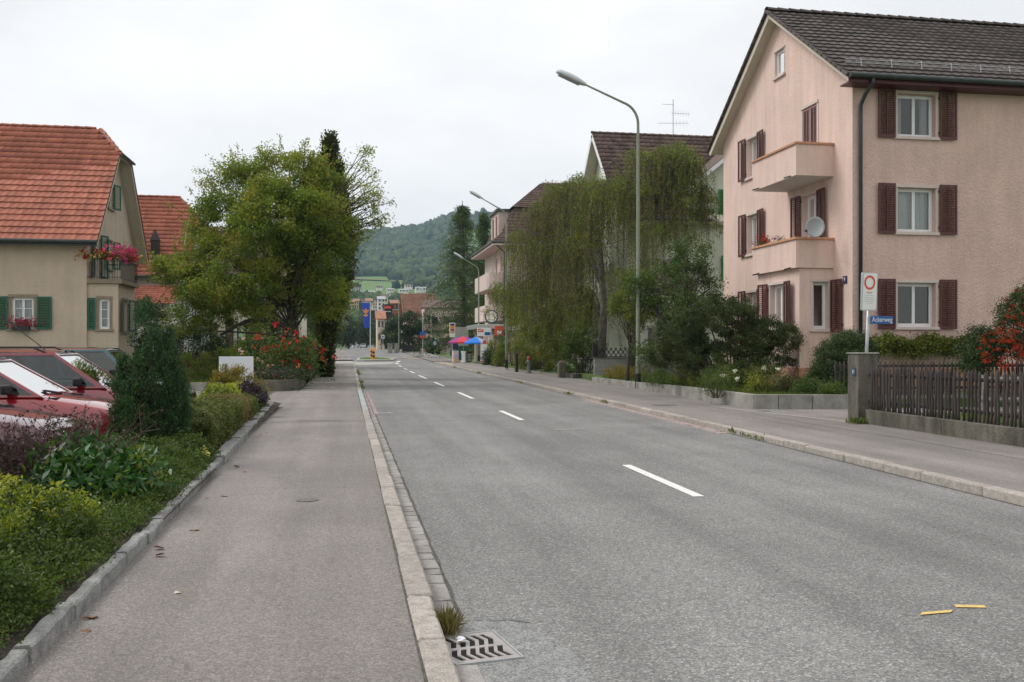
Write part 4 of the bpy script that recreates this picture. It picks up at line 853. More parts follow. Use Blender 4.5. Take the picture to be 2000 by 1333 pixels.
b = MB(); b.box(-11.70, -11.25, 60.3, 60.8, 6.0, 8.0); b.build('chimney', M['iron'], RE); b = MB(); b.add([(-11.75, 60.25, 8), (-11.20, 60.25, 8), (-11.20, 60.85, 8), (-11.75, 60.85, 8), (-11.48, 60.55, 8.75)], [(0, 1, 4), (1, 2, 4), (2, 3, 4), (3, 0, 4)]); b.build('chimney_cap', M['iron'], RE)
# low porch roof in front of it
PO = thing('porch', (-12.5, 57.5, 0), 'low lean-to with orange tiled roof in front of the second house', 'lean-to')
Vp = Vector((0, 2.4, 1.2)); roof_tiles(PO, (-16, 56.9, 4.0), (1, 0, 0), Vp, 6.2, Vp.length, M['rtile'], .3, .3, None, 0, .025, .04); MB().box(-15.7, -10.1, 57.3, 59.9, 0, 4.1).build('wall', M['whitew'], PO)
# cream house with brown shutters
HG = thing('cream_house', (-5, 66, 0), 'cream house with brown shutters glimpsed under the cherry branches', 'house')
hG = [(1.6, 2.5, 1.5, 3.1), (4.2, 5.1, 1.5, 3.1), (6.8, 7.7, 1.5, 3.1), (1.6, 2.5, 4.3, 5.6), (4.2, 5.1, 4.3, 5.6), (6.8, 7.7, 4.3, 5.6)]
b = MB(); wall(b, (-11.6, 66, 0), (1, 0, 0), (0, -1, 0), 8.6, 0, 6.3, hG, .15); wall(b, (-3.0, 66, 0), (0, 1, 0), (1, 0, 0), 8, 0, lambda u: 6.3 + min(u, 8-u)*.9, [], .15, extra=(4,)); b.build('wall', mat('cream_white', (.68, .62, .52), .9), HG)
for h in hG:
    window(HG, (-11.6, 66, 0), (1, 0, 0), (0, -1, 0), h, .15, 2, 0, .06, 'whitew')
    for q in (-1, 1): 
        c = h[0]-.6 if q < 0 else h[1]+.08; shutter(HG, (-11.6, 66, 0), (1, 0, 0), (0, -1, 0), c, c+.5, h[2], h[3], 'bshut', mid=False)
b = MB(); b.poly([(-12.2, 65.4, 6.0), (-2.5, 65.4, 6.0), (-2.5, 70, 10.1), (-12.2, 70, 10.1)]); b.poly([(-2.5, 74.6, 6), (-12.2, 74.6, 6), (-12.2, 70, 10.1), (-2.5, 70, 10.1)]); b.build('roof', M['btile'], HG)
b = MB(); b.tube([(-11.55, 65.9, 0), (-11.55, 65.9, 6)], .05, 6); b.build('downpipe', M['bshut'], HG)

# ------------------------------------------------------------------ street lamps
def lamp(x, y, H, arm, label, z=0, heading=180, head=1.0, grp='street lamps along the right pavement', curve=None):
    t = thing('street_lamp', (x, y, z), label, 'street lamp', grp, local=True); d = Vector((math.cos(R(heading)), math.sin(R(heading)), 0))
    top = H - .9; p = [(0, 0, .0), (0, 0, 1.2), (0, 0, 4), (0, 0, top-1.2), (0, 0, top-.5)]
    r = [.085, .082, .07, .055, .05]
    for k in range(1, 8):
        a = k/7*R(74); p.append(tuple(d*(.75*(1-math.cos(a))) + Vector((0, 0, top-.5 + .75*math.sin(a))))); r.append(.05-.001*k)
    e = Vector(p[-1]); tip = d*arm*1.0 + Vector((0, 0, H - .1)); p += [tuple(e.lerp(tip, .5)), tuple(tip)]; r += [.036, .033]
    b = MB(); b.tube(p, r, 12); b.build('pole', M['pole'], t, smooth=True)
    b = MB(); b.tube([(0, 0, .09), (0, 0, .62)], .105, 14); b.build('collar', M['black'], t)
    b = MB(); b.tube([(0, 0, .0), (0, 0, .10)], [.19, .12], 14); b.build('base', M['conc'], t)
    b = MB(); ax = (tip - e).normalized(); sd_ = ax.cross(Vector((0, 0, 1))).normalized(); up = sd_.cross(ax)
    secs = [(-.06, .05, .045), (.05, .10, .07), (.25, .155, .10), (.55, .165, .11), (.80, .14, .09), (.92, .07, .05)]
    vs = []
    for (q, wd, hh) in secs:
        for (u, v) in ((-1, -.35), (-.85, .35), (-.4, 1), (.4, 1), (.85, .35), (1, -.35), (.8, -.6), (-.8, -.6)): vs.append(tip + ax*q*head + sd_*u*wd*head + up*v*hh*head)
    n = 8; b.add(vs, [(i*n+j, i*n+(j+1) % n, (i+1)*n+(j+1) % n, (i+1)*n+j) for i in range(len(secs)-1) for j in range(n)] + [tuple(range(n))[::-1], tuple(range(40, 48))])
    hd = b.build('lamp_head', M['lamph'], t, smooth=True)
    b = MB(); b.obox(tip - up*.055*head, ax, sd_, up, .12*head, .82*head, -.12*head, .12*head, -.035, 0); b.build('lens', mat('lamp_lens', (.30, .31, .29), .25), hd, bevel=.015)
    b = MB(); b.box(-.05, .05, -.092, -.07, .95, 1.5); b.build('access_door', M['pole'], t)
    return t
lamp(10.08, 32.0, 10.8, 1.95, 'tall street lamp on the right pavement with black collar, nearest of all', head=1.15)
def lamp_px(px, base, top, hx, Y, label, arm=None):
    X, z0 = oY(px, base, Y); X2, zt = oY(hx, top, Y); z0 = max(gz(Y), z0) if Y > 100 else K
    lamp(X, Y, zt - z0, (X - X2)*.62 if arm is None else arm, label, z0)
lamp_px(989, 719, 384, 912, 60.0, 'second street lamp, beside the post in front of the hanging hedge')
lamp_px(935, 705, 502, 884, 87.0, 'street lamp rising behind the rounded balconies of the mauve house')
lamp_px(881, 697, 553, 875, 118, 'street lamp standing directly behind the kiosk price board', arm=.6)
lamp_px(842, 688, 566, 815, 143, 'far street lamp in front of the pink block beyond the larch')
lamp_px(779, 688, 573, 752, 150, 'far street lamp in front of the round dark trees')
lamp_px(745, 684, 606, 726, 215, 'smallest street lamp, right of the blue flag')

# ------------------------------------------------------------------ fence of pickets on a concrete base, right foreground
def picket_mesh(h, r=.0235, k=0):
    b = MB(); rr = random.Random(k); pts = []; n = 6
    for i in range(n): z = h*i/(n-1)*.93; pts.append((rr.uniform(-.006, .006), rr.uniform(-.006, .006), z))
    pts.append((0, 0, h)); rad = [r*rr.uniform(.88, 1.1) for _ in range(n)] + [r*.15]; b.tube(pts, rad, 8); return b.mesh('picket', M['wood'], True)
pks = [picket_mesh(.88, k=i) for i in range(6)]
FN = thing('picket_fence', (10.0, 12, .3), 'dark weathered round picket fence on a mossy concrete base along the right pavement', 'fence')
b = MB(); ysb = [17.0, 14.6, 12.4, 10.3, 8.2, 6]
for i in range(len(ysb)-1):
    m = MB(); m.prism([(9.96, ysb[i+1]+.006, -.02), (9.94, ysb[i+1]+.006, .36), (10.14, ysb[i+1]+.006, .37), (10.16, ysb[i+1]+.006, -.02)], (0, ysb[i]-ysb[i+1]-.012, 0)); m.build('base_wall', M['concd'], FN, bevel=.012)
y = 16.88; k = 0
while y > 6.1:
    o = bpy.data.objects.new('picket', pks[k % 6]); link(o, FN); o.location = (10.02 + random.uniform(-.006, .006), y, .33 + random.uniform(-.025, .02)); o.rotation_euler = (R(random.gauss(0, .9)), R(random.gauss(0, .7)), random.uniform(0, 6)); y -= random.uniform(.076, .104) if random.random() > .06 else .125; k += 1
for z in (.52, 1.04): b = MB(); b.tube([(10.075, 17.0, z), (10.08, 14, z+.01), (10.075, 11, z-.005), (10.08, 6, z)], .032, 8); b.build('rail', M['wood'], FN)
PL = thing('gate_pillar', (9.98, 17.2, 0), 'square concrete pillar with small blue number plate at the fence end', 'pillar')
MB().box(9.82, 10.24, 17.02, 17.42, -.02, 1.44).build('shaft', M['concd'], PL, bevel=.012); MB().box(9.80, 10.26, 17.0, 17.44, 1.441, 1.47).build('cap', M['conc'], PL, bevel=.008)
b = MB(); b.box(9.805, 9.818, 17.1, 17.24, 1.02, 1.16); b.build('number_plate', mat('slate_blue', (.035, .055, .12), .5), PL); text('digits', '31', (9.80, 17.17, 1.09), .10, M['signw'], PL, (R(90), 0, R(-90)), .001)
F2 = thing('picket_fence', (14, 21.6, .4), 'second picket fence with pointed tops on the far side of the side street', 'fence')
MB().box(11.75, 22, 21.4, 21.6, 0, .38).build('base_wall', M['conc'], F2); x = 11.8; k = 0
while x < 19.6:
    o = bpy.data.objects.new('picket', pks[k % 6]); link(o, F2); o.location = (x, 21.5, .36 + random.uniform(-.02, .02)); o.rotation_euler = (R(random.gauss(0, .9)), R(random.gauss(0, .7)), k); x += random.uniform(.105, .125); k += 1
for z in (.55, 1.1): MB().box(11.8, 22, 21.54, 21.6, z-.035, z+.035).build('rail', M['wood'], F2)
GR = thing('guard_rail', (15, 19.2, .3), 'pale grey double pipe rail behind the dark pickets', 'railing')
b = MB(); b.tube([(12.6, 17.25, .92), (24, 17.25, .92)], .05, 8); b.build('rail', M['woodl'], GR); b = MB(); b.tube([(12.6, 17.25, .50), (24, 17.25, .50)], .05, 8); b.build('rail', M['woodl'], GR)
for x in (12.8, 14.8, 16.8, 18.8): MB().box(x-.05, x+.05, 17.3, 17.4, .1, 1.0).build('post', M['woodl'], GR)

# low garden wall along the right pavement
GW = thing('garden_wall', (10, 30, 0), 'low concrete garden wall retaining the front garden, right pavement', 'wall')
pts = [(9.62, 21.42), (9.72, 25.0), (9.90, 28.6), (10.0, 32.4), (10.12, 36), (10.2, 38.8)]
def wseg(p, q, z0, z1, par, name='wall_section', mt='conc', t_=.16):
    p, q = Vector((*p, 0)), Vector((*q, 0)); d = (q-p); l = d.length; d.normalize(); n = Vector((d.y, -d.x, 0)); b = MB()
    vs = [];
    for (s_, zt) in ((.006, z0), (l-.006, z1)):
        for o_ in (0, t_): vs += [p + d*s_ + n*o_, p + d*s_ + n*o_ + Vector((0, 0, zt))]
    b.add(vs, [(0, 1, 5, 4), (2, 6, 7, 3), (1, 3, 7, 5), (0, 2, 3, 1), (4, 5, 7, 6)]); return b.build(name, M[mt], par, bevel=.012)
zs = [.43, .42, .38, .33, .30, .28]
for i in range(5): wseg(pts[i], pts[i+1], zs[i], zs[i+1], GW)
for i, (a, c) in enumerate((((11.95, 20.95), (11.0, 21.12)), ((11.0, 21.12), (10.2, 21.27)), ((10.2, 21.27), (9.64, 21.40)))): wseg(a, c, .43, .43, GW)
# block wall with iron railing
BW = thing('block_wall', (10.6, 41.4, 0), 'wall of grey concrete blocks with a cross patterned iron railing on top', 'wall')
xa, za = oY(1160, 745, 41.2); xb2, _ = oY(1246, 745, 41.2)
bm_ = MB().box(-.245, .245, -.1, .1, -.095, .095).mesh('block', M['block'])
nx = int((xb2 + 3.2 - xa)/.5)
for r_ in range(5):
    for c in range(nx):
        o = bpy.data.objects.new('block', bm_); link(o, BW); o.location = (xa + .25 + c*.5 + (.0 if r_ % 2 else 0), 41.2 + random.uniform(-.004, .004), .14 + r_*.2)
MB().box(xa+.01, xa+nx*.5-.01, 41.13, 41.27, .05, 1.03).build('mortar', M['conc'], BW); MB().box(xa-.03, xa+nx*.5+.03, 41.05, 41.35, 1.04, 1.09).build('coping', M['concd'], BW)
b = MB(); z0, z1 = 1.12, 1.52
b.tube([(xa+.05, 41.2, z0), (xa+nx*.5, 41.2, z0)], .02, 6); x = xa + .1
for k in range(int(nx*.5/.22)): b.tube([(x, 41.2, z0), (x+.3, 41.2, z1)], .022, 5); b.tube([(x+.3, 41.2, z0), (x, 41.2, z1)], .022, 5); x += .22
b.build('railing', M['iron'], BW); MB().box(xa-.06, xa+.12, 41.1, 41.3, 1.1, 1.66).build('post', M['iron'], BW)
# stone gate post, dark gate, posts, hydrant
x, y = gp(1097, 738, .09); SPo = thing('stone_post', (x, y, .09), 'rough grey stone gate post at the end of the hanging hedge', 'post'); b = MB(); b.box(x-.18, x+.18, y-.15, y+.15, 0, .80); b.build('shaft', M['concd'], SPo, bevel=.05); b = MB(); b.add([(x-.18, y-.15, .8), (x+.18, y-.15, .8), (x+.18, y+.15, .8), (x-.18, y+.15, .8), (x, y, .92)], [(0, 1, 4), (1, 2, 4), (2, 3, 4), (3, 0, 4)]); b.build('top', M['concd'], SPo)
GT = thing('garden_gate', (11.2, 45.5, 0), 'low dark gate and steps between stone post and block wall', 'gate')
b = MB()
for k in range(12): b.tube([(x+.45+k*.13, y-1.2, .1), (x+.45+k*.13, y-1.2, 1.0)], .018, 5)
b.tube([(x+.4, y-1.2, .25), (x+2.0, y-1.2, .25)], .02, 5); b.tube([(x+.4, y-1.2, .95), (x+2.0, y-1.2, .95)], .02, 5); b.build('bars', M['iron'], GT); MB().box(x+.3, x+2.1, y-1.0, y+1, .0, .28).build('step', M['concd'], GT)
x, y = gp(1033, 729, .09)
HY = thing('fire_hydrant', (x, y, .085), 'grey pillar hydrant with red cap on the right pavement before the hanging hedge', 'hydrant', local=True)
hg = mat('hydrant_grey', (.16, .18, .19), .5, var=.15, scale=8); hr = mat('hydrant_red', (.42, .05, .04), .45)
b = MB(); b.tube([(0, 0, 0), (0, 0, .05), (0, 0, .07), (0, 0, .62)], [.17, .17, .115, .095], 16); b.build('barrel', hg, HY, smooth=False); b = MB(); b.tube([(0, 0, .621), (0, 0, .66), (0, 0, .70), (0, 0, .74)], [.13, .13, .10, .10], 16); b.build('collar', hg, HY)
b = MB(); b.tube([(0, 0, .741), (0, 0, .86), (0, 0, .92), (0, 0, .95)], [.112, .11, .07, .03], 16); b.build('cap', hr, HY)
for sx in (-1, 1): b = MB(); b.tube([(sx*.08, 0, .58), (sx*.19, 0, .58)], .05, 12); b.build('outlet', hg, HY)
x, y = gp(1009, 727, .09); WP = thing('wooden_post', (x, y, .085), 'short dark wooden post left of the hydrant', 'post'); b = MB(); b.tube([(x, y, .08), (x, y, 1.15)], [.10, .09], 10); b.build('shaft', M['wood'], WP)
# signpost: vehicle ban sign and street name
SX, SY = oY(1688, 700, 17.75)[0], 17.75
SG = thing('traffic_sign', (SX, SY, .1), 'white no-vehicles board with red ring on a slightly leaning steel post', 'traffic sign')
px_ = Vector((SX-.015, SY, 0)); tp = Vector((oY(1699, 540, SY)[0], SY, 3.0)); b = MB(); b.tube([px_ + Vector((0, 0, .1)), tp], .035, 14); b.build('post', M['galv'], SG, smooth=True)
xl, zb = oY(1680, 607, 17.6); xr, zt = oY(1715, 533, 17.6); Uc = Vector((xr-xl, .10, 0)); wS = Uc.length; Uc.normalize(); Nc = Vector((Uc.y, -Uc.x, 0)); Zt = Vector((.03, 0, 1)).normalized(); OC = Vector((xl+.01, 17.62, zb)); hS = zt - zb
def rr(w_, h_, r_, d=0, n=5):
    out_ = []
    for cx, cz, a0 in ((w_-r_, r_, -90), (w_-r_, h_-r_, 0), (r_, h_-r_, 90), (r_, r_, 180)):
        for i in range(n): a = R(a0 + 90*i/(n-1)); out_.append(OC + Uc*(cx + r_*math.cos(a)) + Zt*(cz + r_*math.sin(a)) + Nc*d)
    return out_
b = MB(); b.prism(rr(wS, hS, .03, 0), Nc*.03); b.build('frame', M['alu'], SG)
e = .02; b = MB(); b.poly([p for p in [OC + Uc*(e+(q-OC).dot(Uc)*(wS-2*e)/wS) + Zt*(e+(q-OC).dot(Zt)*(hS-2*e)/hS) + Nc*.033 for q in rr(wS, hS, .03)]]); b.build('face', M['signw'], SG)
cc = OC + Uc*wS*.5 + Zt*hS*.74 + Nc*.036; b = MB(); n = 40; ro, ri = wS*.36, wS*.25; vs = []
for i in range(n): a = 2*math.pi*i/n; dd = Uc*math.cos(a) + Zt*math.sin(a); vs += [cc + dd*ro, cc + dd*ri]
b.add(vs, [(2*i, (2*i+2) % (2*n), (2*i+3) % (2*n), 2*i+1) for i in range(n)]); b.build('red_ring', M['signr'], SG)
rotS = Matrix((Uc, Zt, Nc)).transposed().to_euler()
text('red_lettering', 'PRIVAT', OC + Uc*wS*.5 + Zt*hS*.475 + Nc*.035, .048, M['signr'], SG, rotS, .001)
for k, (s_, w0) in enumerate(((.40, .62), (.35, .70), (.30, .66), (.25, .72), (.20, .5))):
    b = MB(); b.obox(OC + Nc*.034, Uc, Zt, Nc, wS*(.5-w0/2), wS*(.5+w0/2), hS*s_-.004, hS*s_+.004, 0, .001); b.build('print_line', M['signg'], SG)
NS_ = thing('street_name_sign', (SX+.3, SY, 2), 'blue street name plate with white lettering Ackerweg', 'street sign')
x0s, z0s = oY(1700, 633, 17.7); x1s, z1s = oY(1746, 618, 17.7)
b = MB(); b.prism([(x0s, 17.70, z0s), (x1s, 17.74, z0s), (x1s, 17.74, z1s), (x0s, 17.70, z1s)], (0, -.012, 0)); b.build('plate', M['signb'], NS_, bevel=.003)
text('lettering', 'Ackerweg', ((x0s+x1s)/2, 17.70, (z0s+z1s)/2+.005), (z1s-z0s)*.88, M['signw'], NS_, (R(90), 0, R(5)), .001, sx=.84)
b = MB(); b.box(x0s-.05, x0s+.02, 17.705, 17.76, z0s+.02, z1s-.02); b.build('clamp', M['galv'], NS_)

# ------------------------------------------------------------------ kiosk, signs and umbrellas
def board(name, x0, x1, Y, z0, z1, mt, label, cat, post=None, pm='galv', t_=.06, zb=0, par=None):
    t = par or thing(name, ((x0+x1)/2, Y, zb), label, cat); MB().box(x0, x1, Y, Y+t_, z0, z1).build('panel', M[mt], t, bevel=.01)
    if post is not None: b = MB(); b.tube([(post, Y+t_*.5+.05, zb), (post, Y+t_*.5+.05, z1)], .05, 8); b.build('post', M[pm], t)
    return t
cX, cZ = oY(960, 619, 78); RS = thing('round_sign', (cX+.1, 78, .09), 'round white shop sign with dark blue ring and orange H on a pole', 'shop sign')
b = MB(); rO = .56; b.prism([(cX+rO*math.cos(2*math.pi*i/32), 78, cZ+rO*math.sin(2*math.pi*i/32)) for i in range(32)], (0, .14, 0)); b.build('ring', M['navy'], RS); b = MB(); b.prism([(cX+rO*.82*math.cos(2*math.pi*i/32), 77.985, cZ+rO*.82*math.sin(2*math.pi*i/32)) for i in range(32)], (0, .012, 0)); b.build('face', M['signw'], RS)
text('orange_letter', 'H', (cX-.02, 77.97, cZ+.15), .62, M['gold'], RS, (R(90), 0, 0), .004, sx=1.15); b = MB(); b.tube([(cX-.3, 77.97, cZ-.2), (cX, 77.97, cZ-.27), (cX+.3, 77.97, cZ-.2)], .03, 6); b.build('yellow_arc', M['ypaint'], RS); b = MB(); b.tube([(cX-.02, 78.1, .09), (cX-.02, 78.1, cZ-rO)], .05, 8); b.build('pole', M['galv'], RS)
x0_, z0_ = oY(932, 657, 80); x1_, z1_ = oY(959, 641, 80)
AB = board('advert_board', x0_, x1_, 80, z0_, z1_, 'signw', 'white advertising board with red and blue fields under the round sign', 'advertising sign')
xm, zm_ = (x0_+x1_)/2, (z0_+z1_)/2; b = MB(); b.box(x0_+.08, xm-.05, 79.98, 79.995, zm_+.02, z1_-.08); b.build('red_field', M['signr'], AB); b = MB(); b.box(xm+.05, x1_-.05, 79.98, 79.995, z0_+.08, zm_); b.build('blue_field', M['signb'], AB)
for dx_, mm in ((x0_+.15, 'signw'),): b = MB(); b.tube([(dx_, 79.97, zm_+.10), (dx_+.35, 79.97, zm_+.22)], .03, 5); b.build('swoosh', M['signw'], AB)
b = MB(); b.tube([(xm+.5, 80.1, .09), (xm+.5, 80.1, z0_)], .045, 8); b.build('post', M['galv'], AB)
x0_, z0_ = oY(966, 656, 82); x1_, z1_ = oY(984, 637, 82); AB2 = board('advert_board', x0_, x1_, 82, z0_, z1_, 'signr', 'red advertising board with white picture right of the round sign', 'advertising sign'); MB().box(x0_+.2, x1_-.2, 81.98, 81.995, z0_+.1, (z0_+z1_)/2).build('white_field', M['signw'], AB2); b = MB(); b.tube([(x0_+.4, 82.1, .09), (x0_+.4, 82.1, z0_)], .045, 8); b.build('post', M['galv'], AB2)
x0_, z0_ = oY(878, 659, 92); x1_, z1_ = oY(889, 631, 92)
PB = board('price_board', x0_, x1_, 92, z0_, z1_, 'signw', 'tall illuminated advertising column sign with dark and orange picture', 'advertising sign', (x0_+x1_)/2, zb=.09)
hh = z1_-z0_
for i, (a, c, mm) in enumerate(((.80, .95, 'navy'), (.62, .78, 'gold'), (.42, .60, 'brickr'), (.28, .40, 'opaint'))): b = MB(); b.box(x0_+.07, x1_-.07, 91.98, 91.995, z0_+hh*a, z0_+hh*c); b.build('picture_field', M[mm], PB)
def umbrella(X, Y, z0, zt, r, cols, label):
    t = thing('parasol', (X, Y, z0), label, 'parasol', 'open parasols in front of the kiosk', local=True); n = 8
    mats = [mat('parasol_cloth', c, .8) for c in cols]
    for j in range(n):
        a0, a1 = 2*math.pi*j/n + .2, 2*math.pi*(j+1)/n + .2; b = MB(); am = (a0+a1)/2; h = zt - z0
        p = lambda a, rr_, zz: (rr_*math.cos(a), rr_*math.sin(a), zz)
        b.add([(0, 0, h), p(a0, r*.55, h-.22), p(am, r*.52, h-.235), p(a1, r*.55, h-.22), p(a0, r, h-.52), p(am, r*.93, h-.54), p(a1, r, h-.52), p(a0, r, h-.66), p(am, r*.93, h-.67), p(a1, r, h-.66)], [(0, 1, 2), (0, 2, 3), (1, 4, 5, 2), (2, 5, 6, 3), (4, 7, 8, 5), (5, 8, 9, 6)]); b.build('cloth_panel', mats[j % len(mats)], t)
    b = MB(); b.tube([(0, 0, 0), (0, 0, zt-z0+.08)], .025, 8); b.build('pole', M['galv'], t); b = MB(); b.tube([(0, 0, 0), (0, 0, .12)], [.3, .2], 12); b.build('base', M['conc'], t)
X, z = oY(905, 657, 86); umbrella(X, 86, .09, z, 1.45, [(.30, .03, .20), (.62, .05, .06), (.34, .04, .30), (.62, .10, .08)], 'purple and red parasol left of the kiosk door')
X, z = oY(930, 658, 84); umbrella(X, 84, .09, z, 1.15, [(.01, .16, .55), (.02, .19, .62), (.35, .42, .55), (.01, .16, .55)], 'blue and white parasol right of the purple one')
x0_, _ = oY(885, 700, 85); x1_, _ = oY(896, 700, 85)
KC = thing('freezer_chest', ((x0_+x1_)/2, 85, .09), 'white ice cream freezer chest with coloured pictures in front of the kiosk', 'freezer')
MB().box(x0_, x1_, 85, 85.8, .12, 1.08).build('cabinet', mat('freezer_white', (.62, .50, .48), .5), KC, bevel=.03); MB().box(x0_, x1_, 84.98, 85.82, 1.081, 1.16).build('lid', M['lamph'], KC, bevel=.02); MB().box(x0_+.08, x1_-.08, 84.985, 84.998, .2, .45).build('yellow_picture', M['ypaint'], KC); MB().box(x0_+.08, x1_-.08, 84.985, 84.998, .5, .85).build('lilac_picture', mat('lilac', (.45, .40, .55), .6), KC)
x0_, _ = oY(902, 700, 84); x1_, _ = oY(909, 700, 84); BN = thing('litter_bin', (x0_, 84, .09), 'white swing-top bin with dark blue side beside the freezer', 'bin'); MB().box(x0_, x1_, 84, 84.45, .1, 1.0).build('body', M['white'], BN, bevel=.03); MB().box(x0_-.012, x0_-.001, 84.05, 84.4, .3, .95).build('blue_side', M['signb'], BN); MB().box(x0_-.02, x1_+.02, 83.98, 84.47, 1.001, 1.12).build('lid', M['white'], BN, bevel=.04)
x0_, _ = oY(912, 700, 88); x1_, _ = oY(921, 700, 88); RK = thing('newspaper_rack', (x0_, 88, .09), 'dark newspaper rack with maroon top at the kiosk front', 'rack'); MB().box(x0_, x1_, 88, 88.6, .1, .95).build('body', M['black'], RK); MB().box(x0_-.03, x1_+.03, 87.95, 88.65, .951, 1.1).build('top', M['dshut'], RK); 
for k in range(3): MB().box(x0_+.05, x1_-.05, 87.985, 87.998, .2+k*.24, .38+k*.24).build('newspaper', M['signg'], RK)
x0_, z0_ = oY(939, 691, 79); x1_, z1_ = oY(952, 673, 79)
AS = board('pavement_sign', x0_, x1_, 79, .2, z1_, 'signw', 'white pavement sign with red round top beside the shop bush', 'pavement sign')
for k in range(4): MB().box(x0_+.08, x1_-.08, 78.985, 78.998, .45+k*.22, .51+k*.22).build('print_line', M['signb'], AS)
b = MB(); xm = (x0_+x1_)/2; b.prism([(xm+.05+.17*math.cos(2*math.pi*i/20), 79, z1_+.18+.17*math.sin(2*math.pi*i/20)) for i in range(20)], (0, .05, 0)); b.build('red_disc', M['signr'], AS); MB().box(x0_+.02, x1_-.02, 78.985, 78.998, .22, .34).build('red_foot', M['signr'], AS)
x0_, z0_ = oY(884, 678, 94); PBX = thing('post_box', (x0_, 94, .09), 'dark blue box on a post behind the freezer', 'post box'); MB().box(x0_, x0_+.55, 94, 94.5, 1.3, 1.85).build('box', M['navy'], PBX, bevel=.03); b = MB(); b.tube([(x0_+.27, 94.25, .09), (x0_+.27, 94.25, 1.3)], .05, 8); b.build('post', M['pole'], PBX)
X, z = oY(849.5, 671.5, 135); RT = thing('round_sign', (X, 135, .4), 'round black sign with white diamond emblem on the far verge', 'sign'); b = MB(); b.prism([(X+.62*math.cos(2*math.pi*i/24), 135, z+.62*math.sin(2*math.pi*i/24)) for i in range(24)], (0, .1, 0)); b.build('disc', M['navy'], RT)
b = MB(); b.prism([(X, 134.97, z+.46), (X-.30, 134.97, z), (X, 134.97, z-.46), (X+.30, 134.97, z)], (0, .02, 0)); b.build('emblem', M['signg'], RT); b = MB(); b.tube([(X, 135.05, gz(135)), (X, 135.05, z-.6)], .04, 6); b.build('post', M['galv'], RT)
X, z = oY(826, 654, 140); TS = thing('transit_sign', (X, 140, .5), 'blue and red stop sign on a slim pale pole at the far verge', 'bus stop sign'); MB().box(X-.42, X+.42, 140, 140.06, z-.1, z+.45).build('blue_panel', M['signb'], TS); MB().box(X-.42, X+.42, 140, 140.06, z-.52, z-.11).build('red_panel', M['signr'], TS); b = MB(); b.tube([(X, 140.1, gz(140)), (X, 140.1, z+3.0)], .05, 6); b.build('pole', M['lamph'], TS)
X, z = oY(748, 658, 190); TS2 = thing('direction_sign', (X, 190, .7), 'small white square sign with dark figure beside the far hedge', 'sign'); MB().box(X-.3, X+.3, 190, 190.06, z-.35, z+.35).build('panel', M['signw'], TS2); MB().box(X-.15, X+.15, 189.97, 189.99, z-.2, z+.2).build('figure', M['navy'], TS2); b = MB(); b.tube([(X, 190.1, gz(190)), (X, 190.1, z)], .04, 6); b.build('post', M['galv'], TS2)
X, z = oY(647, 652, 62); BS = thing('street_name_sign', (X, 62, .09), 'small blue street name plate on a pole at the end of the left hedge', 'street sign'); MB().box(X-.28, X+.28, 62, 62.02, z-.07, z+.08).build('plate', M['signb'], BS); b = MB(); b.tube([(X-.26, 62.03, .09), (X-.26, 62.03, z+.1)], .025, 8); b.build('post', M['galv'], BS)
for i, px in enumerate((681.3, 686.5)):
    X, z = oY(px, 665, 290); o = thing('road_sign', (X, 290, .9), ('left of two white signs beyond the white car', 'right of two white signs beyond the white car')[i], 'sign'); MB().box(X-.35, X+.35, 296, 296.1, z-.5, z+.6).build('panel', M['signw'], o); b = MB(); b.tube([(X, 296.15, gz(296)), (X, 296.15, z)], .05, 5); b.build('post', M['galv'], o)
# flag
FY = 175; X, zt = oY(722.5, 592, FY); X0, zb_ = oY(705.5, 641, FY); zg = gz(FY)
FP = thing('flagpole', (X+.05, FY, zg), 'pale flagpole carrying the long blue banner', 'flagpole'); b = MB(); b.tube([(X+.07, FY, zg), (X+.07, FY, zt+.2)], [.11, .07], 8); b.build('pole', M['lamph'], FP); b = MB(); b.tube([(X+.07, FY, zt+.05), (X0, FY, zt+.05)], .035, 6); b.build('boom', M['lamph'], FP)
FL = thing('banner', ((X+X0)/2, FY, zb_), 'long hanging blue banner with orange lily emblem', 'flag'); b = MB(); nu, nv = 8, 14; vs = []
for j in range(nv+1):
    for i in range(nu+1):
        u = i/nu; v = j/nv; x = X0 + (X-X0)*u; taper = .35*v*(1-u)*(X-X0); vs.append((x + taper, FY + .10*math.sin(u*7+v*3)*v, zt - (zt-zb_)*v*(1-.12*(1-u)*0)))
b.add(vs, [(j*(nu+1)+i, j*(nu+1)+i+1, (j+1)*(nu+1)+i+1, (j+1)*(nu+1)+i) for j in range(nv) for i in range(nu)]); b.build('cloth', M['flagb'], FL, smooth=True)
xc, zc = (X+X0)/2+.02, zt - (zt-zb_)*.42; b = MB()
for (cx, cz, sx, sz, a) in ((0, .55, .17, .42, 0), (-.36, .45, .15, .32, 38), (.36, .45, .15, .32, -38), (0, .12, .48, .09, 0), (0, -.35, .14, .36, 0), (-.26, -.32, .11, .24, -30), (.26, -.32, .11, .24, 30)):
    p = []
    for i in range(14): t = 2*math.pi*i/14; q = Vector((sx*math.cos(t)*(1 - .25*abs(math.sin(t))), sz*math.sin(t))); ca, sa = math.cos(R(a)), math.sin(R(a)); p.append((xc + cx + q.x*ca - q.y*sa, FY-.16, zc + cz + q.x*sa + q.y*ca))
    b.prism(p, (0, .02, 0))
b.build('lily_emblem', M['gold'], FL)
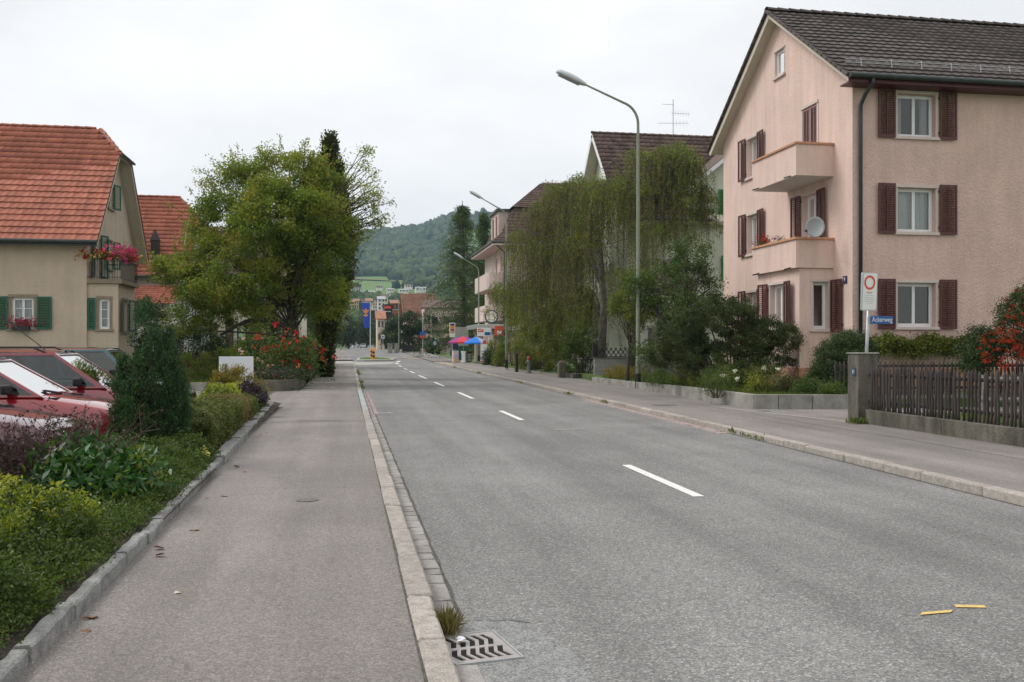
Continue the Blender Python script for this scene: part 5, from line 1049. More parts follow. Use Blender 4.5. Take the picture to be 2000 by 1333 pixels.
# traffic island and bollards
b = MB(); isl = [(1.0, 97), (1.7, 96), (3.2, 96.5), (4.6, 98), (5.2, 101), (4.8, 108), (3.6, 113), (2.2, 113), (1.2, 108)]; b.prism([(x, y, gz(y)) for x, y in isl], (0, 0, .14)); o = struct(b, 'traffic_island', M['pad']); b = MB(); b.poly([(2.6+(x-2.6)*.82, 103+(y-103)*.84, gz(y)+.146) for x, y in isl]); struct(b, 'island_turf', M['lawn'])
for i, (px, Y, lb) in enumerate(((729.5, 100, 'nearer yellow and black bollard on the traffic island'), (726, 106.5, 'farther yellow and black bollard on the traffic island'))):
    X, _ = oY(px, 690, Y); z0 = gz(Y)+.14; t = thing('traffic_bollard', (X, Y, z0), lb, 'bollard', 'striped bollards on the island')
    for k in range(5): b = MB(); b.tube([(X, Y, z0+k*.2), (X, Y, z0+k*.2+.199)], .13 if k else .17, 12); b.build('band', M['gold'] if k % 2 == 0 else M['black'], t)
    b = MB(); b.ball((X, Y, z0+1.0), .13, 10, 6); b.build('dome', M['gold'], t)
# white entrance board, left bed
WB = thing('entrance_board', (-2.9, 24.6, .1), 'plain white upright board with dark green bar and red stars, behind the yellow spiraea', 'sign board')
xa, zt = oY(427.5, 697, 24.6); xb2, _ = oY(494.5, 699, 24.6); wbm = mat('board_white', (.70, .72, .74), .5, var=.02, scale=2)
b = MB(); b.obox((xa, 24.6, .1), Vector((xb2-xa, .03, 0)).normalized(), (0, 1, 0), (0, 0, 1), 0, xb2-xa, 0, .06, 0, zt-.1); b.build('panel', wbm, WB, bevel=.006)
MB().box(xa+.145, xa+.19, 24.575, 24.598, .25, zt-.19).build('green_bar', mat('board_green', (.02, .09, .07), .5), WB)
for k, xx in enumerate((.36, .48)):
    b = MB(); pts = [(xa + xx + (.042 if i % 2 == 0 else .018)*math.sin(2*math.pi*i/12), 24.58, zt - .29 + (.042 if i % 2 == 0 else .018)*math.cos(2*math.pi*i/12)) for i in range(12)]; b.prism(pts, (0, .01, 0)); b.build('red_star', M['signr'], WB)
# curved planter wall, white side wall, lawn walls
CW = thing('planter_wall', (-2.6, 33, 0), 'curved dark concrete planter wall at the corner of the driveway', 'wall')
arc = [(-4.6, 33.6), (-3.7, 32.75), (-3.0, 32.45), (-2.4, 32.45), (-1.95, 32.75), (-1.68, 33.5), (-1.6, 35.5), (-1.6, 38.3)]
for p, q in zip(arc[:-1], arc[1:]): wseg(q, p, .46 if q[1] < 33.7 else .22, .46 if p[1] < 33.6 else .3, CW, t_=.14, mt='concd')
SW = thing('side_wall', (-1.8, 60, 0), 'low white garden wall along the left pavement under the hedge', 'wall')
for i, (p, q, z) in enumerate((((-1.72, 44), (-1.76, 52), .35), ((-1.76, 52), (-1.86, 62), .75), ((-1.86, 62), (-1.97, 82), .75))): wseg(q, p, z, z, SW, mt='whitew')
LW = thing('lawn_wall', (-6, 31.2, 0), 'low grey kerb wall in front of the left lawn', 'wall'); MB().box(-12, -4.3, 33.2, 33.4, 0, .36).build('section', M['conc'], LW)
LF = thing('board_fence', (-8, 46, 0), 'low brown board fence behind the left lawn', 'fence')
for k in range(8): MB().box(-11.8+k*1.0, -10.82+k*1.0, 46, 46.05, .15, 1.15).build('panel', mat('fence_brown', (.10, .075, .055), .9) if k == 0 else bpy.data.materials['fence_brown'], LF)

# ------------------------------------------------------------------ parked cars (local: nose to +x, wheels on z=0)
def paint(name, col, metal=.15):
    m = mat(name, col, .14, metal=metal, coat=1.0, spec=.5); m.node_tree.nodes['Principled BSDF'].inputs['Coat IOR'].default_value = 1.7; return m
def car(name, paintm, label, cat='car', L_=4.25, W_=1.70, Hh=1.42, hood=.92, wl=1.05, roof0=1.62, roof1=3.45, estate=False, rails=False, nose=.62, belt=.90):
    """x from 0 (front bumper) backwards to -L_"""
    t = thing(name, (0, 0, 0), label, cat, local=True)
    hw = W_/2
    xs = [0, -.10, -.32, -.62, -hood-.12, -roof0-.2, -2.4, -3.0, -3.5, -L_+.45, -L_+.12, -L_]
    def top(x):
        d = -x
        if d < .05: return .50
        if d < hood: return nose + (belt-.02-nose)*((d-.05)/(hood-.05))**.62
        if d > L_-.06: return .62
        return belt
    def half(x):
        d = -x; f = min(1, .80 + .20*(d/.55)**.55 if d < .55 else 1); r_ = L_-d
        return hw*min(f, .86 + .14*(r_/.4)**.5 if r_ < .4 else 1)
    b = MB(); sec = []
    for x in xs:
        tp = top(x); h = half(x); bt = .20 if -x > .15 and L_+x > .15 else .26
        sec.append([(x, -h*.90, bt), (x, -h*.985, .34), (x, -h, (bt+tp)/2+.02), (x, -h*.975, tp-.10), (x, -h*.90, tp-.015), (x, -h*.5, tp+.02), (x, h*.5, tp+.02), (x, h*.90, tp-.015), (x, h*.975, tp-.10), (x, h, (bt+tp)/2+.02), (x, h*.985, .34), (x, h*.90, bt)])
    n = 12; vs = [p for s_ in sec for p in s_]
    b.add(vs, [(i*n+j, (i+1)*n+j, (i+1)*n+(j+1) % n, i*n+(j+1) % n) for i in range(len(xs)-1) for j in range(n)] + [tuple(range(n)), tuple(range((len(xs)-1)*n, len(xs)*n))[::-1]])
    body = b.build('body', paintm, t, smooth=True); m_ = body.modifiers.new('b', 'BEVEL'); m_.width = .03; m_.segments = 2; m_.limit_method = 'ANGLE'; m_.angle_limit = R(40)
    # glasshouse
    rx0, rx1 = -roof0, -roof1; fx, bx = -hood+.0, (-L_+.10 if estate else -L_+.55); g0, g1 = hw*.90, hw*.74
    zb, zr = belt-.02, Hh
    P = {'fb': (fx, g0, zb), 'bb': (bx, g0, zb), 'ft': (rx0, g1, zr-.03), 'bt': (rx1, g1, zr-.04)}
    S_ = lambda p, s: Vector((p[0], p[1]*s, p[2]))
    quadp = [(S_(P['fb'], -1), S_(P['fb'], 1), S_(P['ft'], 1), S_(P['ft'], -1)), (S_(P['bb'], 1), S_(P['bb'], -1), S_(P['bt'], -1), S_(P['bt'], 1))]
    for s in (-1, 1): quadp.append((S_(P['fb'], s), S_(P['bb'], s), S_(P['bt'], s), S_(P['ft'], s)))
    def pillars(q, name_, inset, divs=(), gm=M['cglass']):
        a, b_, c, d = q; fr = MB(); gl = MB(); nrm = (b_-a).cross(d-a).normalized()
        pt = lambda u, v: (a.lerp(b_, u)).lerp(d.lerp(c, u), v)
        il, ir, ib, it = inset; cuts = [il] + list(divs) + [1-ir]
        def strip_(u0, u1, v0, v1, off=0): fr.prism([pt(u0, v0)+nrm*off, pt(u1, v0)+nrm*off, pt(u1, v1)+nrm*off, pt(u0, v1)+nrm*off], nrm*-.03)
        strip_(0, il, 0, 1); strip_(1-ir, 1, 0, 1); strip_(il, 1-ir, 0, ib); strip_(il, 1-ir, 1-it, 1)
        for k in divs: strip_(k-.014, k+.014, ib, 1-it)
        fr.build(name_ + '_frame', paintm, t); k = 0
        for u0, u1 in zip(cuts[:-1], cuts[1:]):
            e0 = .014 if u0 != il else 0; e1 = .014 if u1 != 1-ir else 0
            g_ = MB(); g_.poly([pt(u0+e0, ib)-nrm*.012, pt(u1-e1, ib)-nrm*.012, pt(u1-e1, 1-it)-nrm*.012, pt(u0+e0, 1-it)-nrm*.012]); g_.build(name_, gm, t)
            s_ = MB(); ww = .012/ (b_-a).length
            for (p0, p1, p2, p3) in (((u0+e0, ib), (u0+e0+ww, ib), (u0+e0+ww, 1-it), (u0+e0, 1-it)), ((u1-e1-ww, ib), (u1-e1, ib), (u1-e1, 1-it), (u1-e1-ww, 1-it)), ((u0+e0, ib), (u1-e1, ib), (u1-e1, ib+.03), (u0+e0, ib+.03)), ((u0+e0, 1-it-.03), (u1-e1, 1-it-.03), (u1-e1, 1-it), (u0+e0, 1-it))): s_.poly([pt(*q_)-nrm*.008 for q_ in (p0, p1, p2, p3)])
            s_.build('seal', M['black'], t)
    pillars(quadp[0], 'windscreen', (.045, .045, .03, .04), gm=M['wscr']); pillars(quadp[1], 'rear_window', (.06, .06, .12, .06))
    span = bx - fx
    dv = [(rx0-.78-fx)/span*.98, (rx0-1.62-fx)/span*.98]
    dv = [v for v in dv if .1 < v < .9]
    pillars(quadp[2], 'side_window', (.035, .05, .05, .07), dv); pillars(quadp[3], 'side_window', (.035, .05, .05, .07), dv)
    b = MB(); vs = []; nx_, ny_ = 5, 6
    for i in range(nx_+1):
        for j in range(ny_+1): u = i/nx_; v = j/ny_; x = rx0 + (rx1-rx0)*u; y = -g1 + 2*g1*v; vs.append((x, y, zr-.03 + .045*math.sin(math.pi*v)**.7 + .02*math.sin(math.pi*u)**.6))
    b.add(vs, [(i*(ny_+1)+j, i*(ny_+1)+j+1, (i+1)*(ny_+1)+j+1, (i+1)*(ny_+1)+j) for i in range(nx_) for j in range(ny_)]); b.build('roof', paintm, t, smooth=True)
    b = MB()
    for s in (-1, 1): b.box(-2.55, -2.1, s*.36-.24, s*.36+.24, .4, .62); b.box(-2.6, -2.45, s*.36-.22, s*.36+.22, .62, 1.05); b.box(-2.58, -2.48, s*.36-.11, s*.36+.11, 1.05, 1.17)
    b.box(-3.3, -3.15, -.6, .6, .45, 1.02); b.box(-hood-.35, -hood+.15, -hw*.82, hw*.82, .6, belt-.03); b.build('seats', M['dark'], t)
    for s in (-1, 1):
        b = MB(); b.obox((-hood-.42, s*(hw*.90+.02), belt+.09), (1, 0, 0), (0, s, 0), (0, 0, 1), -.05, .06, 0, .2, -.06, .07); b.build('mirror', M['black'], t, bevel=.03)
        b = MB(); b.prism([(-.045, s*hw*.42, .50), (-.14, s*hw*.80, .50), (-.20, s*hw*.80, .66), (-.10, s*hw*.42, .64)], (.045, 0, 0)); b.build('headlight', M['hlight'], t, bevel=.012)
        b = MB(); b.tube([(-hood+.02, s*.05, belt+.005), (-hood-.12, s*.05-.3, belt+.055)], .012, 5); b.build('wiper', M['black'], t)
        for xw in (-.78, -L_+.78):
            wt = MB(); wt.tube([(xw, s*(hw-.19), .30), (xw, s*(hw+.005), .30)], .30, 22); wh = wt.build('wheel', M['tyre'], t); wt = MB(); wt.tube([(xw, s*(hw-.02), .30), (xw, s*(hw+.015), .30)], .19, 16); wt.build('rim', M['galv'], wh)
            b = MB(); b.tube([(xw, s*(hw-.25), .31), (xw, s*(hw-.003), .31)], .355, 20); b.build('wheel_arch', M['black'], t)
        b = MB(); b.box(-3.3, -.95, s*hw*1.0-.012, s*hw*1.0+.012, .50, .56); b.build('side_moulding', M['black'], t)
        for xd in (-hood-.35, -roof0-.86): b = MB(); b.box(xd-.004, xd+.004, s*hw*.992-.004, s*hw*.992+.006, .30, belt-.1); b.build('door_gap', M['black'], t)
        b = MB(); b.box(-roof0-.75, -roof0-.58, s*hw-.01, s*hw+.022, .72, .755); b.build('door_handle', M['black'], t)
        if rails: b = MB(); b.tube([(rx0-.15, s*g1*.93, zr-.02), (rx0-.35, s*g1*.93, zr+.065), (rx1+.1, s*g1*.93, zr+.065), (rx1, s*g1*.93, zr-.01)], .018, 6); b.build('roof_rail', M['black'], t)
    b = MB(); b.box(-.16, .03, -hw*.80, hw*.80, .24, .44); b.build('bumper', paintm if not rails else M['black'], t, bevel=.04); b = MB(); b.box(-.08, .0, -hw*.40, hw*.40, .50, .61); b.build('grille', M['black'], t, bevel=.01); b = MB(); b.box(.031, .038, -.26, .26, .29, .40); b.build('licence_plate', M['signw'], t)
    if rails: b = MB(); b.tube([(rx0-.3, 0, zr), (rx0-1.05, 0.0, zr+.62)], .008, 4); b.build('aerial', M['black'], t)
    return t
M['wscr'] = glass_mat('windscreen_glass', (.45, .52, .50)); M['wscr'].node_tree.nodes['Math'].inputs[1].default_value = 4.0; M['wscr'].node_tree.nodes['Math'].inputs[2].default_value = .38
M['hlight'] = mat('headlight_glass', (.55, .57, .58), .12, coat=1); M['tyre'] = mat('tyre', (.02, .02, .02), .9)
c1 = car('parked_car', paint('maroon_paint', (.10, .012, .035)), 'dark maroon car nearest to us, mostly behind the purple barberry', Hh=1.36, hood=1.15, roof0=1.95, estate=False, L_=4.1); c1.location = (-3.0, 11.55, .03); c1.rotation_euler = (0, 0, R(-2))
c2 = car('parked_car', paint('red_paint', (.30, .014, .020)), 'red hatchback behind the barberry with headlight beside the cone shaped conifer', Hh=1.41, hood=1.05, roof0=1.88, L_=3.9, roof1=3.1); c2.location = (-2.95, 14.3, .03); c2.rotation_euler = (0, 0, R(1))
c3 = car('parked_car', paint('dark_red_paint', (.22, .012, .024)), 'dark red estate car with black roof rails and aerial', Hh=1.48, hood=.98, roof0=1.80, roof1=3.9, estate=True, rails=True, L_=4.4); c3.location = (-2.85, 17.0, .03)
c4 = car('parked_car', paint('teal_paint', (.012, .085, .11)), 'dark teal estate car farthest along the parked row', Hh=1.52, hood=.95, roof0=1.55, roof1=3.9, estate=True, L_=4.4, belt=.96); c4.location = (-3.1, 20.3, .03)
for i, (px, pb, Y, col, lb, rz, w_) in enumerate(((686.5, 680.5, 285, (.60, .62, .66), 'white car with dark bumper driving towards us far down the road', -90, 1), (709.5, 680.8, 290, (.33, .35, .37), 'silver car seen far down the road, right of the white one', 88, 1), (703, 678, 305, (.65, .65, .66), 'white van-like car just behind the silver car', 88, 1), (716, 672.5, 335, (.68, .69, .70), 'white car highest on the far road, by the flagpole', 70, 1))):
    c = car('distant_car', paint('car_paint', col), lb); X, z = oY(px, pb, Y); c.location = (X, Y, gz(Y)+.0); c.rotation_euler = (0, 0, R(rz))
c = car('parked_car', paint('pale_paint', (.55, .60, .62)), 'pale car parked beyond the left lawn behind the bushes', Hh=1.45); c.location = (-8.5, 52, .17); c.rotation_euler = (0, 0, R(-20))

# ------------------------------------------------------------------ vegetation
M['l_cherry'] = leaf_mat('cherry_leaf', [(.055, .092, .018), (.105, .16, .028), (.165, .22, .035), (.25, .27, .045), (.24, .15, .045)], .48)
M['l_dark'] = leaf_mat('dark_leaf', [(.014, .030, .010), (.028, .055, .016), (.05, .085, .022)], .15)
M['l_green'] = leaf_mat('green_leaf', [(.030, .060, .014), (.066, .110, .022), (.125, .175, .03)], .3)
M['l_mugo'] = leaf_mat('pine_needle', [(.020, .036, .010), (.040, .062, .014), (.070, .090, .020), (.050, .075, .018)], .15)
M['l_birch'] = leaf_mat('birch_leaf', [(.055, .085, .022), (.09, .13, .03), (.145, .19, .04), (.26, .27, .05), (.10, .085, .035)], .4)
M['l_birch2'] = leaf_mat('birch_dry', [(.075, .062, .042), (.10, .09, .05), (.11, .12, .04), (.17, .17, .045)], .3)
M['l_yel'] = leaf_mat('yellow_green_leaf', [(.06, .10, .015), (.13, .18, .02), (.30, .32, .035), (.42, .38, .05)], .3)
M['l_laur'] = leaf_mat('laurel_leaf', [(.012, .05, .015), (.03, .095, .02), (.05, .13, .025), (.28, .28, .03)], .2, rough=.42, spec=.45)
M['l_barb'] = leaf_mat('barberry_leaf', [(.022, .010, .014), (.045, .017, .022), (.075, .03, .03), (.04, .03, .02)], .15)
M['l_yew'] = leaf_mat('conifer_spray', [(.016, .040, .018), (.032, .074, .030), (.065, .13, .046), (.045, .092, .036)], .2)
M['l_brown'] = leaf_mat('dry_brown_spray', [(.04, .02, .012), (.08, .04, .02)], .1)
M['l_spir'] = leaf_mat('spiraea_leaf', [(.10, .10, .015), (.17, .15, .02), (.24, .19, .03), (.25, .10, .03)], .3)
M['l_box'] = leaf_mat('box_leaf', [(.045, .065, .016), (.085, .11, .026), (.14, .155, .035), (.11, .13, .035)], .2)
M['l_tan'] = leaf_mat('tan_hedge_leaf', [(.10, .095, .03), (.17, .15, .045), (.22, .17, .06)], .2)
M['l_purp'] = leaf_mat('purple_leaf', [(.02, .012, .02), (.05, .02, .04), (.06, .04, .05)], .1)
M['l_larch'] = leaf_mat('larch_needle', [(.040, .068, .028), (.075, .11, .040), (.12, .155, .055)], .35)
M['l_ivy'] = leaf_mat('creeper_leaf', [(.06, .085, .018), (.11, .145, .026), (.19, .21, .035), (.13, .08, .025)], .35)
M['l_far'] = leaf_mat('far_tree_leaf', [(.022, .045, .014), (.045, .075, .020), (.075, .10, .025)], .2)
M['l_thuja'] = leaf_mat('thuja_spray', [(.045, .045, .016), (.07, .07, .022), (.06, .085, .022), (.10, .10, .03)], .25)
M['l_pyra'] = leaf_mat('firethorn_leaf', [(.022, .042, .016), (.045, .075, .022), (.075, .11, .03)], .2)
M['berry'] = leaf_mat('orange_berry', [(.36, .028, .010), (.46, .055, .016), (.28, .02, .01)], 0, spec=.1)
M['f_red'] = leaf_mat('red_petal', [(.42, .012, .012), (.58, .02, .02)], .2); M['f_pink'] = leaf_mat('pink_petal', [(.60, .05, .16), (.70, .12, .28)], .2)
M['f_pale'] = leaf_mat('pale_rose_petal', [(.75, .42, .40), (.80, .55, .50)], .2); M['f_white'] = leaf_mat('white_petal', [(.75, .74, .70), (.8, .8, .78)], .2)
M['f_yel'] = leaf_mat('yellow_petal', [(.75, .65, .15), (.80, .72, .25)], .2); M['f_or'] = leaf_mat('orange_petal', [(.70, .16, .03), (.72, .22, .05)], .2); M['f_mag'] = leaf_mat('magenta_petal', [(.45, .03, .18), (.6, .06, .25)], .2)
M['grass'] = leaf_mat('grass_blade', [(.05, .085, .015), (.09, .14, .022), (.14, .19, .03), (.14, .13, .05)], .3)

def clumps(lobes, k, surf=.55):
    """sub-clump centres spread through ellipsoid lobes (cx,cy,cz,rx,ry,rz)"""
    vol = np.array([l[3]*l[4]*l[5] for l in lobes]); vol = vol**(2/3); idx = rng.choice(len(lobes), k, p=vol/vol.sum()); Lb = np.array(lobes)[idx]
    d = unit(rng.normal(size=(k, 3))); r = surf + (1-surf)*rng.random((k, 1))**.7
    return Lb[:, :3] + d*r*Lb[:, 3:6]
def crown_pts(C, n, sig):
    i = rng.integers(0, len(C), n); s = sig*rng.uniform(.5, 1.3, (len(C), 1)); P = C[i] + np.clip(rng.normal(size=(n, 3)), -2, 2)*s[i]*np.array([1, 1, .75]); return P, i
def crown_attr(i, nC, P=None, cl=.55):
    base = rng.random(nC); return np.clip(base[i]*cl + rng.random(len(i))*(1-cl), 0, .999)
def branches(name, root, C, r0, mt, parent, trunk_top, k=60, n=5, K=6, sag=.1, tr=None):
    """trunk tube plus bent limbs towards some of the clump centres"""
    sel = C[rng.choice(len(C), min(k, len(C)), replace=False)]; root, tt = np.array(root, float), np.array(trunk_top, float); b = []
    t_ = rng.uniform(.35, 1, len(sel))[:, None]; st = root + (tt-root)*t_; PP = []
    for a in np.linspace(0, 1, K)[None, :]:
        pass
    s = np.linspace(0, 1, K)[None, :, None]; mid = (st + sel)/2 + rng.normal(size=sel.shape)*.25; mid[:, 2] += .25*np.abs(rng.normal(size=len(sel)))
    PP = (1-s)**2*st[:, None] + 2*s*(1-s)*mid[:, None] + s*s*sel[:, None]
    rr_ = (r0*.30)*(1-s[..., 0])*rng.uniform(.4, 1, (len(sel), 1)) + .012
    tubes(name + 'es' if name == 'branch' else name, PP, rr_, mt, parent, n, kind='stuff')
def tree(name, label, cat, root, top, r0, lobes, nclump, nleaf, sig, lsize, lm, bark='fring', group=None, k=60, elong=2.0, surf=.55, bias=(0, 0, -.2), cl=.55, sprigs=0):
    t = thing(name, tuple(root), label, cat, group); C = clumps(lobes, nclump, surf)
    root = Vector(root); top = Vector(top); b = MB(); pts = [root - Vector((0, 0, .15))]; 
    for i in range(1, 7): f = i/6; pts.append(root.lerp(top, f) + Vector((random.uniform(-1, 1), random.uniform(-1, 1), 0))*r0*.5*(1 if i < 6 else 0))
    b.tube(pts, [r0*1.35, r0*1.05, r0, r0*.9, r0*.72, r0*.5, r0*.25], 10); b.build('trunk', M[bark], t, smooth=True)
    if k: branches('branch', root, C, r0, M[bark], t, top, k)
    P, i = crown_pts(C, nleaf, sig); a = crown_attr(i, len(C), cl=cl)
    if sprigs:
        L0 = np.array(lobes)[rng.integers(0, len(lobes), sprigs)]; d = unit(rng.normal(size=(sprigs, 3)) + np.array([0, 0, .5])); st = L0[:, :3] + d*L0[:, 3:6]*.9; ln = rng.uniform(.4, 1.1, (sprigs, 1))
        s = rng.random((sprigs, 28, 1)); Q = (st[:, None] + d[:, None]*ln[:, None]*s + rng.normal(size=(sprigs, 28, 3))*.05).reshape(-1, 3); P = np.concatenate([P, Q]); a = np.concatenate([a, rng.uniform(.4, 1, len(Q))])
        sp = np.linspace(0, 1, 4)[None, :, None]; tubes('sprigs', st[:, None] - d[:, None]*.3 + d[:, None]*(ln[:, None]+.3)*sp, .008, M[bark], t, 3, kind='stuff')
    leaves('crown', P, lsize, M[lm], t, a, elong=elong, bias=bias); return t
def LB(px, py, Y, rpx, dy=None, ar=1.0):
    """lobe at a surveyed point: radius given in photo pixels at that distance"""
    X, Z = oY(px, py, Y); r = rpx*Y/F*1.02; return (X, Y + (rng.uniform(-.5, .5) if dy is None else dy), Z, r, r*.9, r*ar)

# cherry tree
X, Yb = oY(566, 690, 40.0)[0], 40.0
tree('cherry_tree', 'broad cherry tree with yellowing leaves behind the curved planter', 'tree', (X, 40, .15), (X+.1, 40, 5.2), .17,
     [LB(470, 380, 40, 70), LB(555, 345, 40, 66), LB(625, 360, 40.5, 50), LB(425, 460, 40, 66), LB(520, 450, 39.5, 85, -.8), LB(600, 450, 39.5, 72, -.6), LB(560, 430, 39.2, 78, -1), LB(350, 535, 39.5, 46, ar=.8), LB(430, 560, 39.3, 70, -.6, .85), LB(510, 560, 39.3, 66, -.8), LB(610, 560, 39.6, 52), LB(650, 430, 39.4, 42, -.3, 1.2), LB(648, 510, 39.4, 42, -.3), LB(640, 590, 39.5, 40, -.2), LB(380, 620, 39.6, 50, ar=.6), LB(470, 620, 40, 45, ar=.7)],
     440, 98000, .24, .115, 'l_cherry', k=90, surf=.35, sprigs=110)
t_ = [o for o in bpy.data.objects if o.name == 'cherry_tree'][0]
C = clumps([LB(725, 400, 40, 40), LB(705, 340, 40, 34), LB(740, 430, 40, 26, ar=.6), LB(735, 380, 40, 24), LB(700, 460, 40, 30), LB(715, 300, 40, 15, ar=1.6), LB(430, 350, 40, 46, ar=.7), LB(590, 300, 40, 34)], 120, .2); P, i = crown_pts(C, 4600, .16); leaves('outer_spray', P, .10, M['l_cherry'], t_, np.clip(crown_attr(i, 120)*.6+.4, 0, 1)); branches('twig', (X, 40, 3.5), C, .06, M['fring'], t_, (X+.6, 40, 6.5), 90, 4)
b = MB(); Xl = X
for pts_ in ([(X, 40, 2.3), (*oY(530, 625, 39.6)[:1], 39.6, oY(530, 625, 39.6)[1]), (*oY(480, 628, 39.3)[:1], 39.3, oY(480, 628, 39.3)[1]), (*oY(430, 655, 39.2)[:1], 39.2, oY(430, 655, 39.2)[1])],): b.tube(pts_, [.12, .10, .08, .05], 8)
p1 = oY(545, 700, 39.8); p2 = oY(530, 600, 39.6); p3 = oY(500, 520, 39.6); b.tube([(p1[0]+.25, 39.9, .2), (p1[0]+.1, 39.8, 1.4), (p2[0]+.1, 39.6, p2[1]), (p3[0], 39.6, p3[1])], [.13, .12, .10, .05], 8); p4 = oY(585, 480, 39.7); b.tube([(X, 40, 3.0), (X+.1, 39.8, 4.2), (p4[0], 39.7, p4[1]), (p4[0]+.4, 39.6, p4[1]+1.2)], [.13, .12, .09, .04], 8)
b.build('limb', M['fring'], t_, smooth=True)
# tall thuja behind it
def conifer(name, label, X, Y, z0, H, r, n, lm, lsize, group=None, lean=0, cat='tree', prof=None, cl=.5, brown=0, seed_c=260, sig=.16, squash=1):
    t = thing(name, (X, Y, z0), label, cat, group); b = MB(); b.tube([(X, Y, z0-.1), (X+lean*.5, Y, z0+H*.5), (X+lean, Y, z0+H*.95)], [r*.14+.03, r*.09+.02, .015], 8); b.build('trunk', M['fring'], t)
    prof = prof or (lambda f: (1-f)**.75*min(1, f*6+.55)); f = rng.random(seed_c)**1.25; a = rng.random(seed_c)*2*np.pi; rad = np.array([prof(q) for q in f])*r*rng.uniform(.72, 1.0, seed_c)
    C = np.stack([X + lean*f + np.cos(a)*rad, Y + np.sin(a)*rad, z0 + f*H], 1); i = rng.integers(0, seed_c, n); s = sig*rng.uniform(.6, 1.2, (seed_c, 1)); P = C[i] + np.clip(rng.normal(size=(n, 3)), -1.9, 1.9)*s[i]*np.array([1, 1, 1.5]); out_ = unit(np.concatenate([P[:, :2] - np.array([X, Y]), np.full((n, 1), .02)], 1)); D = unit(out_*.7 + rng.normal(size=(n, 3))*.5 + np.array([0, 0, .75*squash]))
    at = crown_attr(i, seed_c, cl=cl)
    leaves('crown', P, lsize, M[lm], t, at, elong=1.9, D=D)
    if brown: 
        j = rng.random(n) < brown; Q = P[j].copy(); Q[:, :2] = np.array([X, Y]) + (Q[:, :2] - np.array([X, Y]))*.86; leaves('dry_inner_sprays', Q, lsize*1.1, M['l_brown'], t, None, elong=2.2, kind='stuff')
    return t
X, _ = oY(637, 600, 47); conifer('thuja_tree', 'tall dark columnar thuja with pointed top rising behind the cherry tree', X, 47, .1, oY(645, 246, 47)[1]-.75, 1.32, 52000, 'l_thuja', .14, lean=.18, prof=lambda f: (.05 if f < .16 else .12 + 3.0*(f-.16) if f < .44 else .95 if f < .58 else max(.03, .95*(1-(f-.58)/.42)**.8)), seed_c=520, sig=.14)
MB().tube([(oY(573, 600, 42)[0], 42, 0), (oY(573, 600, 42)[0], 42, 5)], [.27, .2], 10).build('second_trunk', M['fring'], t_)
# weeping birch
WBt = thing('weeping_birch', (11.4, 43, .3), 'large weeping birch with hanging yellow green curtains before the white house', 'tree')
def P_(px, py, Y): X, Z = oY(px, py, Y); return (X, Y, Z)
b = MB()
for pts_, rad in (([(*P_(1172, 715, 43.4)[:2], .2), P_(1180, 600, 43.0), P_(1172, 500, 43.4), P_(1165, 430, 43.8), P_(1160, 370, 44.1)], [.22, .18, .15, .11, .06]),
                  ([P_(1176, 560, 43.2), P_(1150, 490, 44.6), P_(1120, 480, 46.3), P_(1075, 440, 48.8), P_(1040, 450, 50.7)], [.12, .11, .08, .05, .03]),
                  ([P_(1170, 480, 43.5), P_(1150, 400, 44.6), P_(1120, 365, 46.3), P_(1080, 375, 48.5), P_(1050, 400, 50.1)], [.09, .08, .06, .04, .02]),
                  ([(*P_(1230, 715, 41.0)[:2], .3), P_(1252, 560, 41.0), P_(1260, 480, 41.0), P_(1290, 380, 41.0), P_(1320, 290, 41.0), P_(1345, 300, 41.0), P_(1365, 340, 41.0)], [.18, .15, .12, .09, .06, .04, .02]),
                  ([P_(1262, 470, 41.0), P_(1230, 360, 40.5), P_(1200, 315, 40.0), P_(1175, 330, 43.3)], [.08, .06, .04, .02]),
                  ([P_(1290, 380, 41.0), P_(1330, 350, 40.5), P_(1370, 370, 40.2), P_(1385, 410, 40.0)], [.06, .05, .035, .02]),
                  ([P_(1280, 400, 41.0), P_(1260, 320, 41.0), P_(1285, 285, 41.0), P_(1320, 300, 41.0)], [.06, .05, .03, .02])): b.tube(pts_, rad, 8)
b.build('trunk', M['birch'], WBt, smooth=True)
def strands(parent, tops, ln, nseg, per, lm, lsize, splay=.24, rtw=.006, leafsd=.035, twm='btwig', at=None, name='curtain'):
    Sn = len(tops); s = np.linspace(0, 1, nseg)[None, :, None]; d = rng.normal(size=(Sn, 1, 3))*np.array([splay, splay, 0]); ln = ln[:, None, None]
    Pp = tops[:, None] + d*(1-np.exp(-3*s))*1.6 + np.array([0, 0, -1.])*ln*(s**1.25) + np.cumsum(rng.normal(size=(Sn, nseg, 3))*np.array([.012, .012, 0]), 1)
    tubes(name + '_twigs', Pp, rtw*(1.2-s[..., 0]*.8), M[twm], parent, 3, kind='stuff')
    q = rng.random((Sn, per))*(nseg-1.001); k = q.astype(int); fr = (q-k)[..., None]; ii = np.arange(Sn)[:, None]
    Q = (Pp[ii, k]*(1-fr) + Pp[ii, k+1]*fr).reshape(-1, 3) + rng.normal(size=(Sn*per, 3))*leafsd; a = np.repeat(at if at is not None else rng.random(Sn), per)*.6 + rng.random(Sn*per)*.4
    leaves(name + '_leaves', Q, lsize, M[lm], parent, np.clip(a, 0, .99), kind='stuff', elong=1.8, bias=(0, 0, -1.2))
